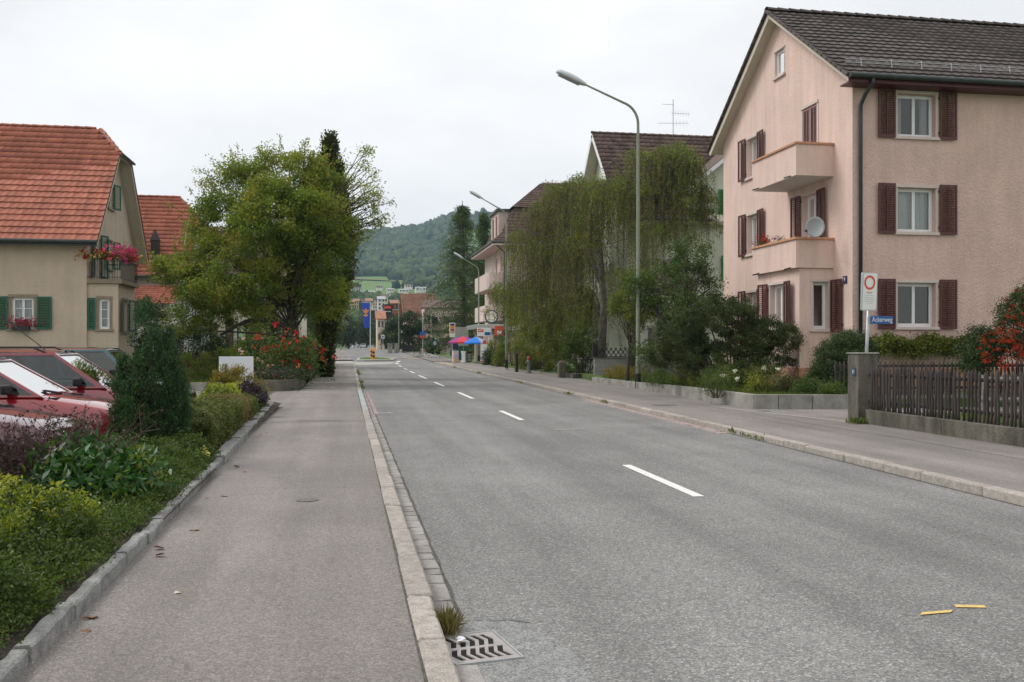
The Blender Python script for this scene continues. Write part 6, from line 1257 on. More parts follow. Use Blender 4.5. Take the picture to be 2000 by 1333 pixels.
# canopy surface the strands hang from: (px, py of the top, lowest py, Y, spread px, number)
dom = [(1110, 352, 610, 46.85, 40, 241), (1060, 392, 630, 49.6, 40, 241), (1020, 447, 620, 51.8, 28, 172), (1160, 350, 520, 44.1, 36, 184), (1205, 335, 560, 41.5, 34, 71), (1080, 462, 650, 48.5, 45, 252), (1130, 452, 640, 45.75, 40, 218), (1250, 350, 560, 39.8, 30, 62), (1300, 285, 470, 40.5, 34, 202), (1345, 295, 440, 40.3, 26, 128), (1375, 360, 470, 40, 20, 73), (1320, 370, 560, 39.6, 36, 77), (1270, 430, 640, 38.8, 36, 77), (990, 560, 640, 53.45, 12, 46), (1040, 540, 660, 50.7, 30, 149), (1180, 520, 690, 43.0, 34, 31), (1225, 520, 660, 41, 30, 26), (1135, 560, 700, 45.475, 30, 138), (972, 548, 610, 54.5, 14, 46), (1130, 335, 450, 46, 18, 60), (1080, 358, 520, 48.5, 22, 90), (1325, 272, 400, 40.6, 20, 56), (1240, 285, 420, 40.6, 18, 48), (1180, 350, 470, 42.5, 26, 88), (1225, 345, 500, 41.3, 26, 88), (1150, 420, 560, 43.5, 30, 70)]
T = []; Ln = []; At = []
for (px, py, lo, Y, sp, n) in dom:
    x = rng.normal(px, sp*.6, n); y = py + ((x-px)/sp)**2*14 + rng.exponential(12, n); yy = Y + rng.normal(0, .75, n)
    for q in range(n):
        p = P_(x[q], y[q], yy[q]); T.append(p); zl = P_(x[q], min(lo + rng.normal(0, 22), 728), yy[q])[2]; Ln.append(max(.4, (p[2]-max(zl, .15))*rng.uniform(.3, 1.0)**.8)); At.append(rng.random()*.8 + (0 if px > 1240 else .2))
T = np.array(T); Ln = np.array(Ln); At = np.array(At)
h = rng.random(len(T)) < .8
strands(WBt, T[h], Ln[h], 9, 46, 'l_birch', .072, at=At[h]); strands(WBt, T[~h], Ln[~h], 9, 44, 'l_birch2', .065, at=At[~h], name='dry_curtain', rtw=.009)
C = T[rng.choice(len(T), 300)] + rng.normal(size=(300, 3))*.12 + np.array([0, 0, -.12]); P, i = crown_pts(C, 17000, .20); leaves('upper_sprays', P, .075, M['l_birch'], WBt, crown_attr(i, 300), kind='stuff', elong=1.8, bias=(0, 0, -1))
# arching fine branches linking the canopy
sel = T[rng.choice(len(T), 330)]; hubs = np.array([P_(1168, 450, 43.6), P_(1285, 400, 41), P_(1120, 480, 46)]); hub = hubs[np.argmin(np.linalg.norm(sel[:, None]-hubs[None], axis=2), 1)]; s = np.linspace(0, 1, 6)[None, :, None]; mid = (sel+hub)/2 + np.array([0, 0, .15]); tubes('arching_branches', (1-s)**2*hub[:, None] + 2*s*(1-s)*mid[:, None] + s*s*sel[:, None], .022*(1.15-s[..., 0]), M['birch'], WBt, 4, kind='stuff')

def shrub(name, label, cat, lobes, nclump, nleaf, sig, lsize, lm, group=None, stems=30, zg=.35, **k):
    c = np.array(lobes)[:, :3].mean(0); t = thing(name, (c[0], c[1], zg), label, cat, group); surf = k.pop('surf', .5); cl = k.pop('cl', .55)
    C = clumps(lobes, nclump, surf); C[:, 2] = np.maximum(C[:, 2], zg+.03)
    if stems:
        sel = C[rng.choice(len(C), min(stems, len(C)), replace=False)]; st = np.stack([c[0] + (sel[:, 0]-c[0])*.25, c[1] + (sel[:, 1]-c[1])*.25, np.full(len(sel), zg-.05)], 1); s = np.linspace(0, 1, 5)[None, :, None]; mid = (sel+st)/2 + rng.normal(size=sel.shape)*.08
        tubes('stems', (1-s)**2*st[:, None] + 2*s*(1-s)*mid[:, None] + s*s*sel[:, None], (.004 + .016*(1-s[..., 0]))*k.pop('stemr', 1.0), M['twig'], t, 4, kind='stuff')
    else: k.pop('stemr', None)
    P, i = crown_pts(C, nleaf, sig); P[:, 2] = np.maximum(P[:, 2], zg); leaves('foliage', P, lsize, M[lm], t, crown_attr(i, nclump, cl=cl), **k); return t
# creeper curtain hedge at the left end of the birch
shrub('hanging_hedge', 'dense hedge of hanging creepers behind the hydrant', 'hedge', [LB(1058, 610, 56.5, 44, .2, 1.3), LB(1100, 640, 52, 42, .2, 1.4), LB(1045, 680, 58, 38, .2, 1.1), LB(1015, 640, 63.5, 22, .2, 1.9), LB(1085, 695, 53.5, 30, .2), LB(1125, 600, 50.5, 40, .2, 1.2), LB(1003, 590, 67, 16, .2, 1.6), LB(1030, 700, 60, 24, .2), LB(1070, 650, 55.5, 40, .2, 1.3)], 380, 62000, .24, .10, 'l_ivy', zg=.12, bias=(0, 0, -1.0), surf=.7)
shrub('dark_elder', 'dark green bush leaning over the pavement by the round shop sign', 'shrub', [LB(1010, 570, 66, 26), LB(1000, 620, 68, 22), LB(1018, 600, 66, 26), LB(985, 655, 70, 14)], 120, 9000, .25, .11, 'l_dark', zg=.12)
shrub('laurel_bush', 'dark evergreen bush filling the corner by the garden gate', 'shrub', [LB(1130, 665, 44.5, 34), LB(1165, 680, 44.2, 16), LB(1120, 700, 45, 30)], 80, 9000, .16, .085, 'l_green', zg=.12)
tree('hazel_tree', 'many stemmed tree with dark loose leaves beside the salmon house', 'tree', (*oY(1330, 740, 31)[:1], 31, .4), (*oY(1335, 560, 31)[:1], 31, oY(1335, 560, 31)[1]), .07, [LB(1355, 500, 32, 44), LB(1300, 560, 31.5, 50), LB(1375, 560, 32, 40), LB(1330, 620, 31, 50), LB(1400, 595, 32, 22), LB(1270, 690, 31, 38, ar=.6), LB(1330, 690, 31, 44, ar=.7), LB(1260, 560, 32, 40)], 220, 21000, .17, .08, 'l_green', k=110, sprigs=24)
tree('maple_sapling', 'yellow green young tree crossing behind the nearest lamp post', 'tree', (*oY(1225, 740, 33.5)[:1], 33.5, .4), (*oY(1235, 590, 33.5)[:1], 33.5, oY(1235, 590, 33.5)[1]), .05, [LB(1240, 560, 33.2, 34), LB(1275, 575, 33, 26), LB(1210, 590, 33.5, 28), LB(1250, 610, 33, 38)], 110, 11000, .14, .075, 'l_ivy', k=50)
b = MB(); 
for k in range(7): x0 = oY(1325 + k*4, 745, 31)[0]; b.tube([(x0, 31 + .1*k, .35), (x0 + random.uniform(-.3, .3), 31, 1.4), (x0 + (k-3)*.25, 31 + random.uniform(-.3, .3), 3.0)], [.06, .045, .02], 7)
b.build('stem_cluster', M['fring'], bpy.data.objects['hazel_tree'])
# mugo pine
shrub('mountain_pine', 'big dark spreading mountain pine bush before the salmon house bay', 'pine bush', [LB(1330, 650, 26.8, 52, ar=1.0), LB(1390, 640, 26.5, 56), LB(1445, 625, 26.5, 44), LB(1500, 655, 26.2, 42), LB(1535, 660, 26.0, 28), LB(1470, 680, 26, 50, ar=.8), LB(1380, 700, 26.4, 50, ar=.7), LB(1300, 690, 27, 30), LB(1540, 700, 26, 20), LB(1505, 718, 25.6, 26, 0, .8), LB(1440, 725, 25.6, 30, 0, .7)], 620, 105000, .085, .055, 'l_mugo', elong=2.6, bias=(0, 0, .9), stems=60, surf=.6, stemr=2.0, cl=.75, zg=.3)
shrub('ball_juniper', 'clipped dome shaped conifer beside the concrete pillar', 'shrub', [(*P_(1648, 715, 22.9), .80, .75, .78), (*P_(1640, 745, 22.9), .85, .75, .45), (*P_(1665, 690, 23.0), .55, .6, .6)], 800, 100000, .08, .040, 'l_pyra', elong=2.2, surf=.72, stems=0, bias=(0, 0, .6), cl=.6, zg=.3)
X0, X1 = oY(1690, 680, 24.6)[0], oY(1925, 680, 24.6)[0]
shrub('wall_creeper', 'low band of yellow green creeper along the foot of the salmon facade', 'creeper', [(X0+.4+k*.36, 24.55, 1.62+.10*math.sin(k*1.7), .32, .16, .20) for k in range(int((X1-X0)/.36))] , 260, 17000, .11, .075, 'l_ivy', stems=0, zg=.45, surf=.3)
PY = shrub('firethorn_bush', 'firethorn bush loaded with orange red berries at the right edge', 'shrub', [LB(1985, 640, 20.5, 62, ar=1.2), LB(1940, 680, 20.6, 48), LB(2030, 600, 20.5, 60, ar=1.2), LB(1915, 710, 20.6, 28), LB(1975, 585, 20.5, 26, ar=1.4), LB(2060, 680, 20.5, 60)], 420, 52000, .10, .055, 'l_pyra', elong=2.4, stems=40, zg=.3)
C = clumps([LB(1985, 640, 20.3, 58, -.35, 1.1), LB(1940, 680, 20.4, 46, -.3), LB(2030, 610, 20.3, 58, -.3, 1.1), LB(1975, 585, 20.4, 22, -.2), LB(2040, 690, 20.3, 60, -.3)], 420, .75); P, i = crown_pts(C, 17000, .036); leaves('berries', P, .019, M['berry'], PY, None, kind='stuff', elong=1.1)
# garden strip plants, roses
def grass_patch(name, xs_, ys_, z, n, h, mt='grass', label=None, keep=None, cat=None):
    P = np.stack([rng.uniform(*xs_, n), rng.uniform(*ys_, n), np.full(n, z) if not callable(z) else z(n)], 1)
    if keep is not None: P = P[keep(P[:, 0], P[:, 1])]
    D = unit(rng.normal(size=(len(P), 3))*.45 + np.array([0, 0, 1.])); o = leaves(name, P, h, M[mt], None, None, 'stuff', elong=5.5, D=D)
    if label: o['label'] = label; o['category'] = cat or 'grass'
    return o
grass_patch('garden_grass', (9.85, 12.6), (21.6, 38), .30, 26000, .13, label='unmown grass in the front garden behind the low wall', keep=lambda x, y: x > 9.9 + (y-21.6)*.03)
grass_patch('lawn_grass', (10.4, 17), (8, 16.9), .27, 26000, .07, label='bright lawn grass seen between the pickets')
grass_patch('lawn_grass', (-11, -3.5), (33.5, 44), .17, 9000, .12, label='lawn grass beyond the driveway on the left')
RW = flowers('rose_bush', (*P_(1440, 730, 23.6)[:2], .75), (.9, .5, .5), 200, [], 'straggly bush with round white blooms in the front garden', 'rose bush', fsize=.06)
for i, (px, py, sc, lb, lm_) in enumerate(((1500, 735, .45, 'pale leafed perennials under the mountain pine', 'l_box'), (1478, 755, .30, 'small lime green mound at the front garden wall', 'l_yel'), (1400, 750, .45, 'loose green perennials left of the white roses', 'l_green'), (1555, 745, .35, 'brownish dried perennials at the house corner', 'l_brown'))):
    p = P_(px, py, 23.3); shrub('perennial', lb, 'garden plant', [(p[0], p[1], .42+sc*.6, sc*1.1, sc*.7, sc)], 40, 1800, .10, .05, lm_, zg=.3, stems=25, elong=3, stemr=.4)
P = np.array([P_(px, py, 23.4) for px, py in ((1436, 724), (1440, 741), (1412, 734), (1492, 719), (1520, 722))]); Q = np.repeat(P, 30, 0) + rng.normal(size=(150, 3))*.022; leaves('bloom', Q, .05, M['f_white'], RW, None, elong=1.1, kind='stuff')
for i, (px, py, D_, sc, lb, lm_) in enumerate(((1195, 745, 35, .35, 'rusty low plants behind the low wall left of the lamp post', 'l_spir'), (1275, 752, 29, .40, 'leafy green low plants right of the nearest lamp post', 'l_green'), (1350, 757, 26.5, .45, 'mixed low plants below the dark pine bush', 'l_ivy'), (1545, 760, 22.4, .28, 'short green tufts left of the clipped dome conifer', 'l_green'))):
    p = P_(px, py, D_); shrub('perennial', lb, 'garden plant', [(p[0]+.45, p[1], .42+sc*.45, sc*1.2, sc*1.2, sc*.8), (p[0]+.5, p[1]+1.2, .42+sc*.4, sc*1.3, sc*1.5, sc*.7), (p[0]+.6, p[1]-1.0, .42+sc*.4, sc*1.2, sc*1.2, sc*.7)], 90, 5200, .10, .055, lm_, zg=.3, stems=40, elong=2.6, stemr=.4)
# weeds along kerbs
WG = []
for (x, y, n, h, lb) in ((.555, 5.27, 420, .11, 'dry green weed tuft growing between kerb and drain grate'), (9.8, 16.95, 90, .14, 'grass tuft at the foot of the concrete pillar')):
    P = np.stack([rng.normal(x, .022 if y < 6 else .12, n), rng.normal(y, .06, n), np.full(n, .01 if y < 6 else K)], 1); D = unit(rng.normal(size=(n, 3))*.42 + np.array([0, 0, 1.])); o = leaves('weed_tuft', P, h, M['grass'] if y > 6 else leaf_mat('dry_weed', [(.07, .085, .02), (.13, .12, .035), (.20, .13, .06), (.09, .10, .03)], .2), None, None, None, elong=13 if y < 6 else 5, D=D); o['kind'] = 'stuff'; tag(o, lb, 'weeds')
P = np.concatenate([np.stack([np.vectorize(XR)(yy := rng.uniform(9, 75, 1500)) + rng.normal(-.02, .03, 1500), yy, np.full(1500, .02)], 1)]); m_ = (np.sin(P[:, 1]*1.3) + np.sin(P[:, 1]*.47+1)) > 1.25; P = P[m_]; o = leaves('kerb_weeds', P, .10, M['grass'], None, None, 'stuff', elong=3, D=unit(rng.normal(size=(len(P), 3))*.6 + np.array([0, 0, 1.]))); tag(o, 'weeds growing along the right kerb joint', 'weeds')
yy = rng.uniform(26, 60, 900); P = np.stack([np.vectorize(XL)(yy) + rng.normal(.02, .05, 900), yy, np.full(900, .02)], 1); P = P[(np.sin(P[:, 1]*1.1) + np.sin(P[:, 1]*.37)) > .9]; o = leaves('kerb_weeds', P, .12, M['grass'], None, None, 'stuff', elong=3, D=unit(rng.normal(size=(len(P), 3))*.6 + np.array([0, 0, 1.]))); tag(o, 'weeds growing along the left kerb joint farther up', 'weeds')

# left planting bed
def mound(name, label, lobes, nc, nl, sig, ls, lm, **k): return shrub(name, label, k.pop('cat', 'shrub'), lobes, nc, nl, sig, ls, lm, zg=k.pop('zg', .18), **k)
mound('cotoneaster', 'small leaved dark green ground shrub spilling to the kerb, bottom left', [(-1.96, 4.3, .30, .34, .5, .25), (-2.30, 4.9, .38, .42, .45, .26), (-1.90, 5.3, .32, .28, .35, .22), (-2.5, 4.2, .34, .4, .5, .28), (-2.1, 3.6, .28, .5, .45, .24), (-1.90, 6.1, .28, .24, .35, .18), (-2.62, 5.3, .40, .3, .4, .22)], 420, 56000, .060, .028, 'l_green', stems=60, elong=1.8, surf=.75, cl=.4)
SPl = [(-2.25, 6.1, .42, .34, .4, .24), (-2.38, 6.9, .42, .34, .4, .24), (-1.98, 7.0, .36, .26, .35, .2), (-2.68, 6.2, .44, .3, .5, .24)]
SPs = mound('spindle_shrub', 'yellow tipped low shrub in the bottom left of the bed', SPl, 260, 19000, .062, .032, 'l_green', stems=50, elong=2, surf=.7, cl=.5)
C = clumps([(a, b_, c+.10, d*.9, e*.9, f*.75) for a, b_, c, d, e, f in SPl], 150, .85); C = C[C[:, 2] > .42]; P, i = crown_pts(C, 5200, .040); leaves('yellow_tips', P, .034, M['l_yel'], SPs, crown_attr(i, len(C)), kind='stuff', elong=2)
n = 5200; yy = rng.uniform(2.6, 23, n); P = np.stack([np.interp(yy, [t[0] for t in EX], [t[1] for t in EX]) - .09 - np.abs(rng.normal(0, .22, n)), yy, np.full(n, .20) + rng.uniform(0, .015, n)], 1); o = leaves('leaf_litter', P, .035, leaf_mat('litter_leaf', [(.05, .03, .015), (.11, .06, .03), (.17, .09, .04), (.05, .06, .02)], 0), None, None, 'stuff', elong=1.6, flat=4); tag(o, 'dry leaf litter along the inner edge of the planting bed', 'leaf litter')
yy = rng.uniform(3, 12.5, 230); mound('cotoneaster', 'creeping small leaved shoots reaching over the kerb stones', [(float(-1.66 - .12*random.random()), float(y_), .21, .14, .15, .09) for y_ in yy], 640, 34000, .035, .022, 'l_green', stems=0, elong=1.8, surf=.3, cl=.5, zg=.19)
mound('cotoneaster', 'low green ground cover between the yellow shrub and the laurel', [(-1.95, 7.9, .2, .26, .5, .14), (-1.85, 8.7, .18, .22, .6, .12), (-2.2, 7.4, .24, .3, .3, .14)], 130, 9000, .055, .03, 'l_green', stems=0, elong=1.8)
mound('cherry_laurel', 'glossy broad leaved green shrub with yellow young shoots', [(-2.2, 8.8, .40, .34, .42, .24), (-2.05, 9.2, .36, .30, .35, .24), (-2.4, 9.1, .44, .28, .35, .24)], 170, 5200, .10, .10, 'l_laur', stems=40, elong=2.7, surf=.6, bias=(0, 0, .25))
BR = thing('barberry_bush', (-2.95, 9.3, .1), 'sparse purple leaved barberry with arching bare twigs in front of the cars', 'shrub'); n = 320
a = rng.random(n)*2*np.pi; st = np.stack([-2.86 + rng.normal(0, .26, n), 9.4 + rng.normal(0, .28, n), np.full(n, .12)], 1); ln = rng.uniform(.5, 1.14, n)[:, None]; d = unit(np.stack([np.cos(a)*.42, np.sin(a)*.42, np.ones(n)], 1)); s = np.linspace(0, 1, 8)[None, :, None]
Pp = st[:, None] + d[:, None]*ln[:, None]*s + np.stack([np.cos(a)*.30, np.sin(a)*.30, -np.full(n, .16)], 1)[:, None]*s**2.2*rng.uniform(.3, 1.3, (n, 1, 1)) + np.cumsum(rng.normal(size=(n, 8, 3))*.012, 1); tubes('twigs', Pp, .0045*(1.3-s[..., 0]), M['twig'], BR, 4, kind='stuff')
side = Pp[rng.integers(0, n, 520), rng.integers(2, 7, 520)]; sd2 = unit(rng.normal(size=(520, 3)) + np.array([0, 0, .5])); s2 = np.linspace(0, 1, 4)[None, :, None]; P2 = side[:, None] + sd2[:, None]*.22*s2; tubes('side_twigs', P2, .0028, M['twig'], BR, 3, kind='stuff')
q = rng.integers(0, n, 8000); w_ = rng.uniform(1.5, 7, 8000); k = np.minimum(w_.astype(int), 6); fr = (w_-k)[:, None]; Q = Pp[q, k]*(1-fr) + Pp[q, k+1]*fr; Q2 = P2[rng.integers(0, 520, 3500), rng.integers(0, 4, 3500)]; Q = np.concatenate([Q, Q2]); Q = Q + rng.normal(size=Q.shape)*.012; leaves('foliage', Q, .026, M['l_barb'], BR, None, elong=1.5)
mound('cotoneaster', 'low brownish green ground shrub at the foot of the dwarf conifer', [(-1.98, 10.4, .26, .28, .6, .16), (-1.92, 11.3, .28, .28, .6, .18), (-2.0, 12.2, .30, .32, .6, .2), (-2.35, 10.9, .3, .35, .6, .18), (-2.6, 12, .3, .4, .6, .2)], 260, 22000, .06, .032, 'l_green', stems=30, elong=1.8, surf=.7)
def cypress(X, Y, z0):
    t = thing('dwarf_conifer', (X, Y, z0), 'dense dark cone shaped dwarf conifer with several pointed tops beside the parked cars', 'conifer')
    CC = []; tops = ((-.05, 0, 2.06, .30), (-.33, -.02, 1.36, .22), (.20, .02, 1.70, .26), (.08, -.1, 1.72, .28), (-.15, .1, 1.4, .32), (.34, -.05, 1.30, .22), (.27, -.14, .95, .26), (-.08, -.20, 1.15, .28), (-.26, -.12, 1.0, .26))
    for (dx_, dy_, h, r_) in tops:
        n = 64; f = rng.random(n)**1.1; a = rng.random(n)*2*np.pi; rad = .96*r_*np.where(f < .45, .88+f*.27, (1-(f-.45)/.55)**.55)*rng.uniform(.85, 1.05, n); CC.append(np.stack([X + dx_*(.55+.45*f) + np.cos(a)*rad, Y + dy_ + np.sin(a)*rad, z0 + .05 + f*(h-.08)], 1))
    C = np.concatenate(CC); nC = len(C); n = 78000; i = rng.integers(0, nC, n); s = .034*rng.uniform(.7, 1.2, (nC, 1)); P = C[i] + np.clip(rng.normal(size=(n, 3)), -1.8, 1.8)*s[i]*np.array([1, 1, 1.6]); out_ = unit(P - np.array([X, Y, z0+.6])); out_[:, 2] = np.abs(out_[:, 2])*.5
    D = unit(out_*.6 + rng.normal(size=(n, 3))*.35 + np.array([0, 0, .9])); at = np.clip(rng.random(nC)[i]*.55 + rng.random(n)*.45, 0, .99); leaves('foliage', P, .032, M['l_yew'], t, at, elong=2.2, D=D)
    j = rng.random(n) < .10; j &= (np.sin(P[:, 2]*5 + P[:, 0]*9) > .1); Q = P[j] + np.array([.0, -.01, 0]); leaves('dry_sprays', Q, .038, M['l_brown'], t, None, elong=2.4, kind='stuff'); b = MB(); b.tube([(X, Y, z0-.1), (X, Y, z0+1.6)], [.07, .02], 8); b.build('trunk', M['fring'], t)
cypress(-2.47, 12.75, .1)
def boxhedge(name, label, x0, x1, y0, y1, z1, nl, ls, lm, zg=.15, cat='hedge', rnd=.06):
    t = thing(name, ((x0+x1)/2, (y0+y1)/2, zg), label, cat); n = nl
    P = np.stack([rng.uniform(x0, x1, n), rng.uniform(y0, y1, n), rng.uniform(zg, z1, n)], 1); f = rng.random(n)   # push most leaves to a face
    k = rng.integers(0, 10, n); P[:, 2] = np.where(k < 4, z1, P[:, 2]); P[:, 0] = np.where((k >= 4) & (k < 7), x1, P[:, 0]); P[:, 1] = np.where((k == 7) | (k == 8), y0, P[:, 1]); P[:, 0] = np.where(k == 9, x0, P[:, 0])
    wob = .05*np.sin(P[:, 1]*3.1)*np.cos(P[:, 0]*4) + .035*np.sin(P[:, 1]*8+P[:, 0]*6); P += rng.normal(size=(n, 3))*.028; P[:, 2] += wob; P[:, 0] += wob*.7*(k < 7); c = np.array([(x0+x1)/2, (y0+y1)/2]); e = np.abs(P[:, :2]-c)/np.array([(x1-x0)/2, (y1-y0)/2]); P[:, 2] -= rnd*np.clip(np.maximum(e[:, 0], e[:, 1])-.75, 0, 1)*4*(P[:, 2] > z1-.15)
    at = np.clip(.5 + .28*np.sin(P[:, 1]*4.4+P[:, 0]*5) + rng.normal(0, .22, n), 0, .99); leaves('foliage', P, ls, M[lm], t, at, elong=1.7); b = MB(); b.box(x0+.07, x1-.07, y0+.07, y1-.07, zg, z1-.10); b.build('twig_core', M['soil'], t, bevel=.05); return t
boxhedge('clipped_hedge', 'low clipped olive green hedge right of the dwarf conifer', -2.55, -1.80, 13.2, 16.6, .66, 30000, .032, 'l_box')
boxhedge('clipped_hedge', 'flat topped straw coloured clipped hedge in the middle of the bed', -2.6, -1.86, 16.7, 19.4, .62, 17000, .03, 'l_tan')
boxhedge('variegated_shrub', 'yellow variegated low shrub beyond the straw coloured hedge', -2.9, -2.15, 19.5, 21.8, .72, 9000, .05, 'l_yel', cat='shrub', rnd=.15)
mound('purple_shrub', 'small dark purple leaved shrub near the end of the bed', [(-2.05, 20.9, .52, .36, .5, .28)], 70, 5000, .07, .04, 'l_purp', stems=15)
boxhedge('clipped_hedge', 'small dark green clipped hedge at the far end of the bed', -2.2, -1.9, 21.6, 23.2, .60, 9000, .034, 'l_green')
mound('privet_shrub', 'green low hedge behind the purple shrub', [(-2.0, 19.8, .36, .22, .9, .26)], 70, 6000, .06, .035, 'l_green', stems=0)
mound('spiraea_bush', 'upright yellow orange spiraea in front of the white board', [(-2.85, 23.3, .70, .40, .3, .42), (-2.50, 23.2, .66, .35, .3, .40), (-2.15, 23.3, .5, .30, .3, .34)], 170, 9500, .07, .055, 'l_spir', stems=70, elong=3.2, bias=(0, 0, 1.2), surf=.3, stemr=.5)
P = np.array([[-1.72, 12.1, .33], [-1.66, 11.9, .30], [-1.78, 12.2, .30]]); YF = thing('yellow_flower', (-1.72, 12, .2), 'small pale yellow flowers at the kerb before the hedge', 'flower'); leaves('bloom', np.repeat(P, 22, 0) + rng.normal(size=(66, 3))*.012, .035, M['f_yel'], YF, None, elong=1.2); leaves('foliage', np.array([-1.74, 12.05, .24]) + rng.normal(size=(120, 3))*.06, .04, M['l_green'], YF)
# curved planter plants
flowers('dahlia_bush', (-2.0, 34.6, 1.15), (1.1, .6, .8), 900, [M['f_red']], 'tall bushy dahlias with red blooms in the curved planter', 'flower bush', lsize=.09, fsize=.10, nb=60)
flowers('rose_bush', (-3.15, 33.5, 1.0), (.8, .5, 1.0), 260, [M['f_pale'], M['f_pale']], 'rose bush with pale pink blooms left in the curved planter', 'rose bush', lsize=.07, fsize=.10, nb=9)
flowers('lavender_bush', (-2.3, 33.0, .65), (1.2, .3, .4), 260, [M['f_or']], 'greyish low herbs with a few orange blooms along the planter edge', 'garden plant', leafm=leaf_mat('grey_herb', [(.06, .06, .05), (.10, .10, .08)], .1), lsize=.06, fsize=.06, nb=5)
flowers('phlox', (-2.2, 35.2, 1.3), (.7, .3, .3), 60, [M['f_mag']], 'magenta blooms among the red dahlias', 'flower', lsize=.08, fsize=.09, nb=7)
boxhedge('tall_hedge', 'tall dark clipped hedge behind the red dahlias', -3.6, -1.9, 36.2, 39.5, 1.72, 22000, .07, 'l_dark', .1)
boxhedge('tall_hedge', 'long green hedge running along the left pavement beyond the thuja', -2.6, -1.55, 41, 58, 1.75, 36000, .08, 'l_green', .1)
boxhedge('tall_hedge', 'overgrown hedge continuing along the left pavement to the side road', -3.2, -1.85, 58.2, 82, 2.0, 26000, .11, 'l_green', .1)
# balcony, window box flowers
flowers('geranium_box', (xD+.75, yb0-.16, 5.12), (.9, .14, .2), 110, [M['f_red'], M['f_red'], M['f_yel']], 'red geraniums trailing over the front of the balcony railing', 'flowers', lsize=.07, fsize=.08)
flowers('petunia_box', (xb+.2, yb0+.6, 5.18), (.28, 1.7, .22), 210, [M['f_pink'], M['f_mag'], M['f_pink']], 'bright pink petunias along the side of the balcony railing', 'flowers', lsize=.07, fsize=.085)
t = flowers('window_box', (-12.32, yD-.18, 2.42), (.55, .12, .20), 90, [M['f_red'], M['f_mag']], 'window box of crimson geraniums at the beige house window', 'flower box', lsize=.05, fsize=.055); MB().box(-12.62, -12.02, yD-.28, yD-.1, 2.20, 2.36).build('box', M['black'], t)
flowers('balcony_flowers', (13.05, 28.3, 4.88), (.14, .5, .14), 36, [M['f_red']], 'red flowers at the far end of the lower balcony coping', 'flowers', lsize=.06, fsize=.05)
t = flowers('balcony_flowers', (13.05, 27.2, 4.88), (.12, .5, .12), 14, [leaf_mat('lilac_petal', [(.35, .25, .5), (.45, .35, .6)], .2)], 'small lilac flowers in the middle of the lower balcony coping', 'flowers', lsize=.06, fsize=.04)
# background trees, left
tree('yew_bush', 'dark round yew in front of the lean-to by the beige house', 'tree', (-9.9, 49.5, 0), (-9.9, 49.5, 2.5), .15, [(-9.9, 49.5, 2.6, 1.1, 1.1, 1.5), (-9.2, 49.5, 1.5, 1.2, 1, 1.2)], 110, 12000, .2, .10, 'l_dark', k=0)
tree('dark_bush', 'dark broad bush beyond the lawn under the cherry branches', 'bush', (-7.3, 49, 0), (-7.3, 49, 1.5), .1, [(-7.4, 49, 1.6, 1.5, 1, 1.1), (-6.2, 49, 1.2, 1.2, 1, .9)], 110, 11000, .2, .10, 'l_dark', k=0)
tree('olive_bush', 'rounded olive green bush on the left lawn', 'bush', (-6.2, 42, 0), (-6.2, 42, .6), .05, [(-6.3, 42, .75, 1.1, .8, .6), (-4.9, 43, .9, .9, .8, .7)], 80, 9000, .15, .07, 'l_cherry', k=0)
tree('small_maple', 'small yellowing bush left of the cherry trunk', 'bush', (-3.9, 41, 0), (-3.9, 41, 1.2), .05, [(-4.1, 41, 1.1, .7, .6, .9), (-3.3, 41.4, 1.4, .6, .6, .8)], 60, 4000, .15, .08, 'l_cherry', k=20)
conifer('blue_spruce', 'bluish spruce glimpsed behind the cherry tree', oY(530, 600, 55)[0], 55, 0, 5.4, 1.9, 9000, 'l_larch', .16, squash=-.3)
far = [((-6.0, 96), 7.0, 3.4, 'first green street tree beyond the long hedge'), ((-5.2, 118), 9.2, 4.2, 'second green street tree on the left, lighter crown'), ((-6.0, 142), 9.8, 5, 'third street tree on the left, by the far bend'), ((-6.5, 172), 10.5, 5.5, 'fourth street tree on the left, nearly at the banner'), ((-3.2, 214), 9.2, 5, 'dark tree left of the banner'), ((-9, 240), 13, 6, 'tall tree behind the left street trees'), ((.5, 250), 9.5, 4.2, 'dark green tree behind the banner'), ((6.0, 300), 10, 5, 'tree behind the banner pole'), ((-6, 330), 15, 8, 'large tree at the far end of the road'), ((7.5, 340), 11, 6, 'green tree straight above the distant cars')]
for (x, y), h, r_, lb in far:
    z = gz(y); tree('street_tree', lb, 'tree', (x, y, z), (x, y, z+h*.6), .22, [(x, y, z+h*.62, r_*.5, r_*.5, h*.36), (x-r_*.28, y, z+h*.42, r_*.42, r_*.4, h*.30), (x+r_*.26, y-.3, z+h*.45, r_*.42, r_*.4, h*.3), (x, y, z+h*.25, r_*.48, r_*.4, h*.22)], 90, 5200 if y < 200 else 3600, h*.055, .0022*y+.02, 'l_far' if y > 130 else 'l_green', k=16, cl=.7)
# right side trees in front of the brown roof
for (x, y), h, r_, lb in (((8.8+1.0, 152), 6.8, 4.6, 'dark round tree left of the brown roofed house'), ((13.2, 150), 6.8, 5.0, 'dark round tree right of the far street lamp'), ((11.0, 158), 5.4, 3.6, 'lower bush joining the two dark round trees'), ((9.8, 205), 7.4, 3.6, 'light green tree beside the far grey tower'), ((8.2, 232), 6.4, 3.2, 'brownish green tree right of the flagpole'), ((12.2, 136), 2.0, 2.0, 'small round green shrub in the far front garden')):
    z = gz(y); tree('garden_tree', lb, 'tree', (x, y, z), (x, y, z+h*.5), .2, [(x, y, z+h*.60, r_*.45, r_*.45, h*.36), (x-r_*.25, y, z+h*.38, r_*.38, r_*.4, h*.32), (x+r_*.25, y-.4, z+h*.40, r_*.38, r_*.4, h*.34)], 90, 7500, h*.05, .0018*y, 'l_dark' if y < 160 else 'l_far', k=10, cl=.7)
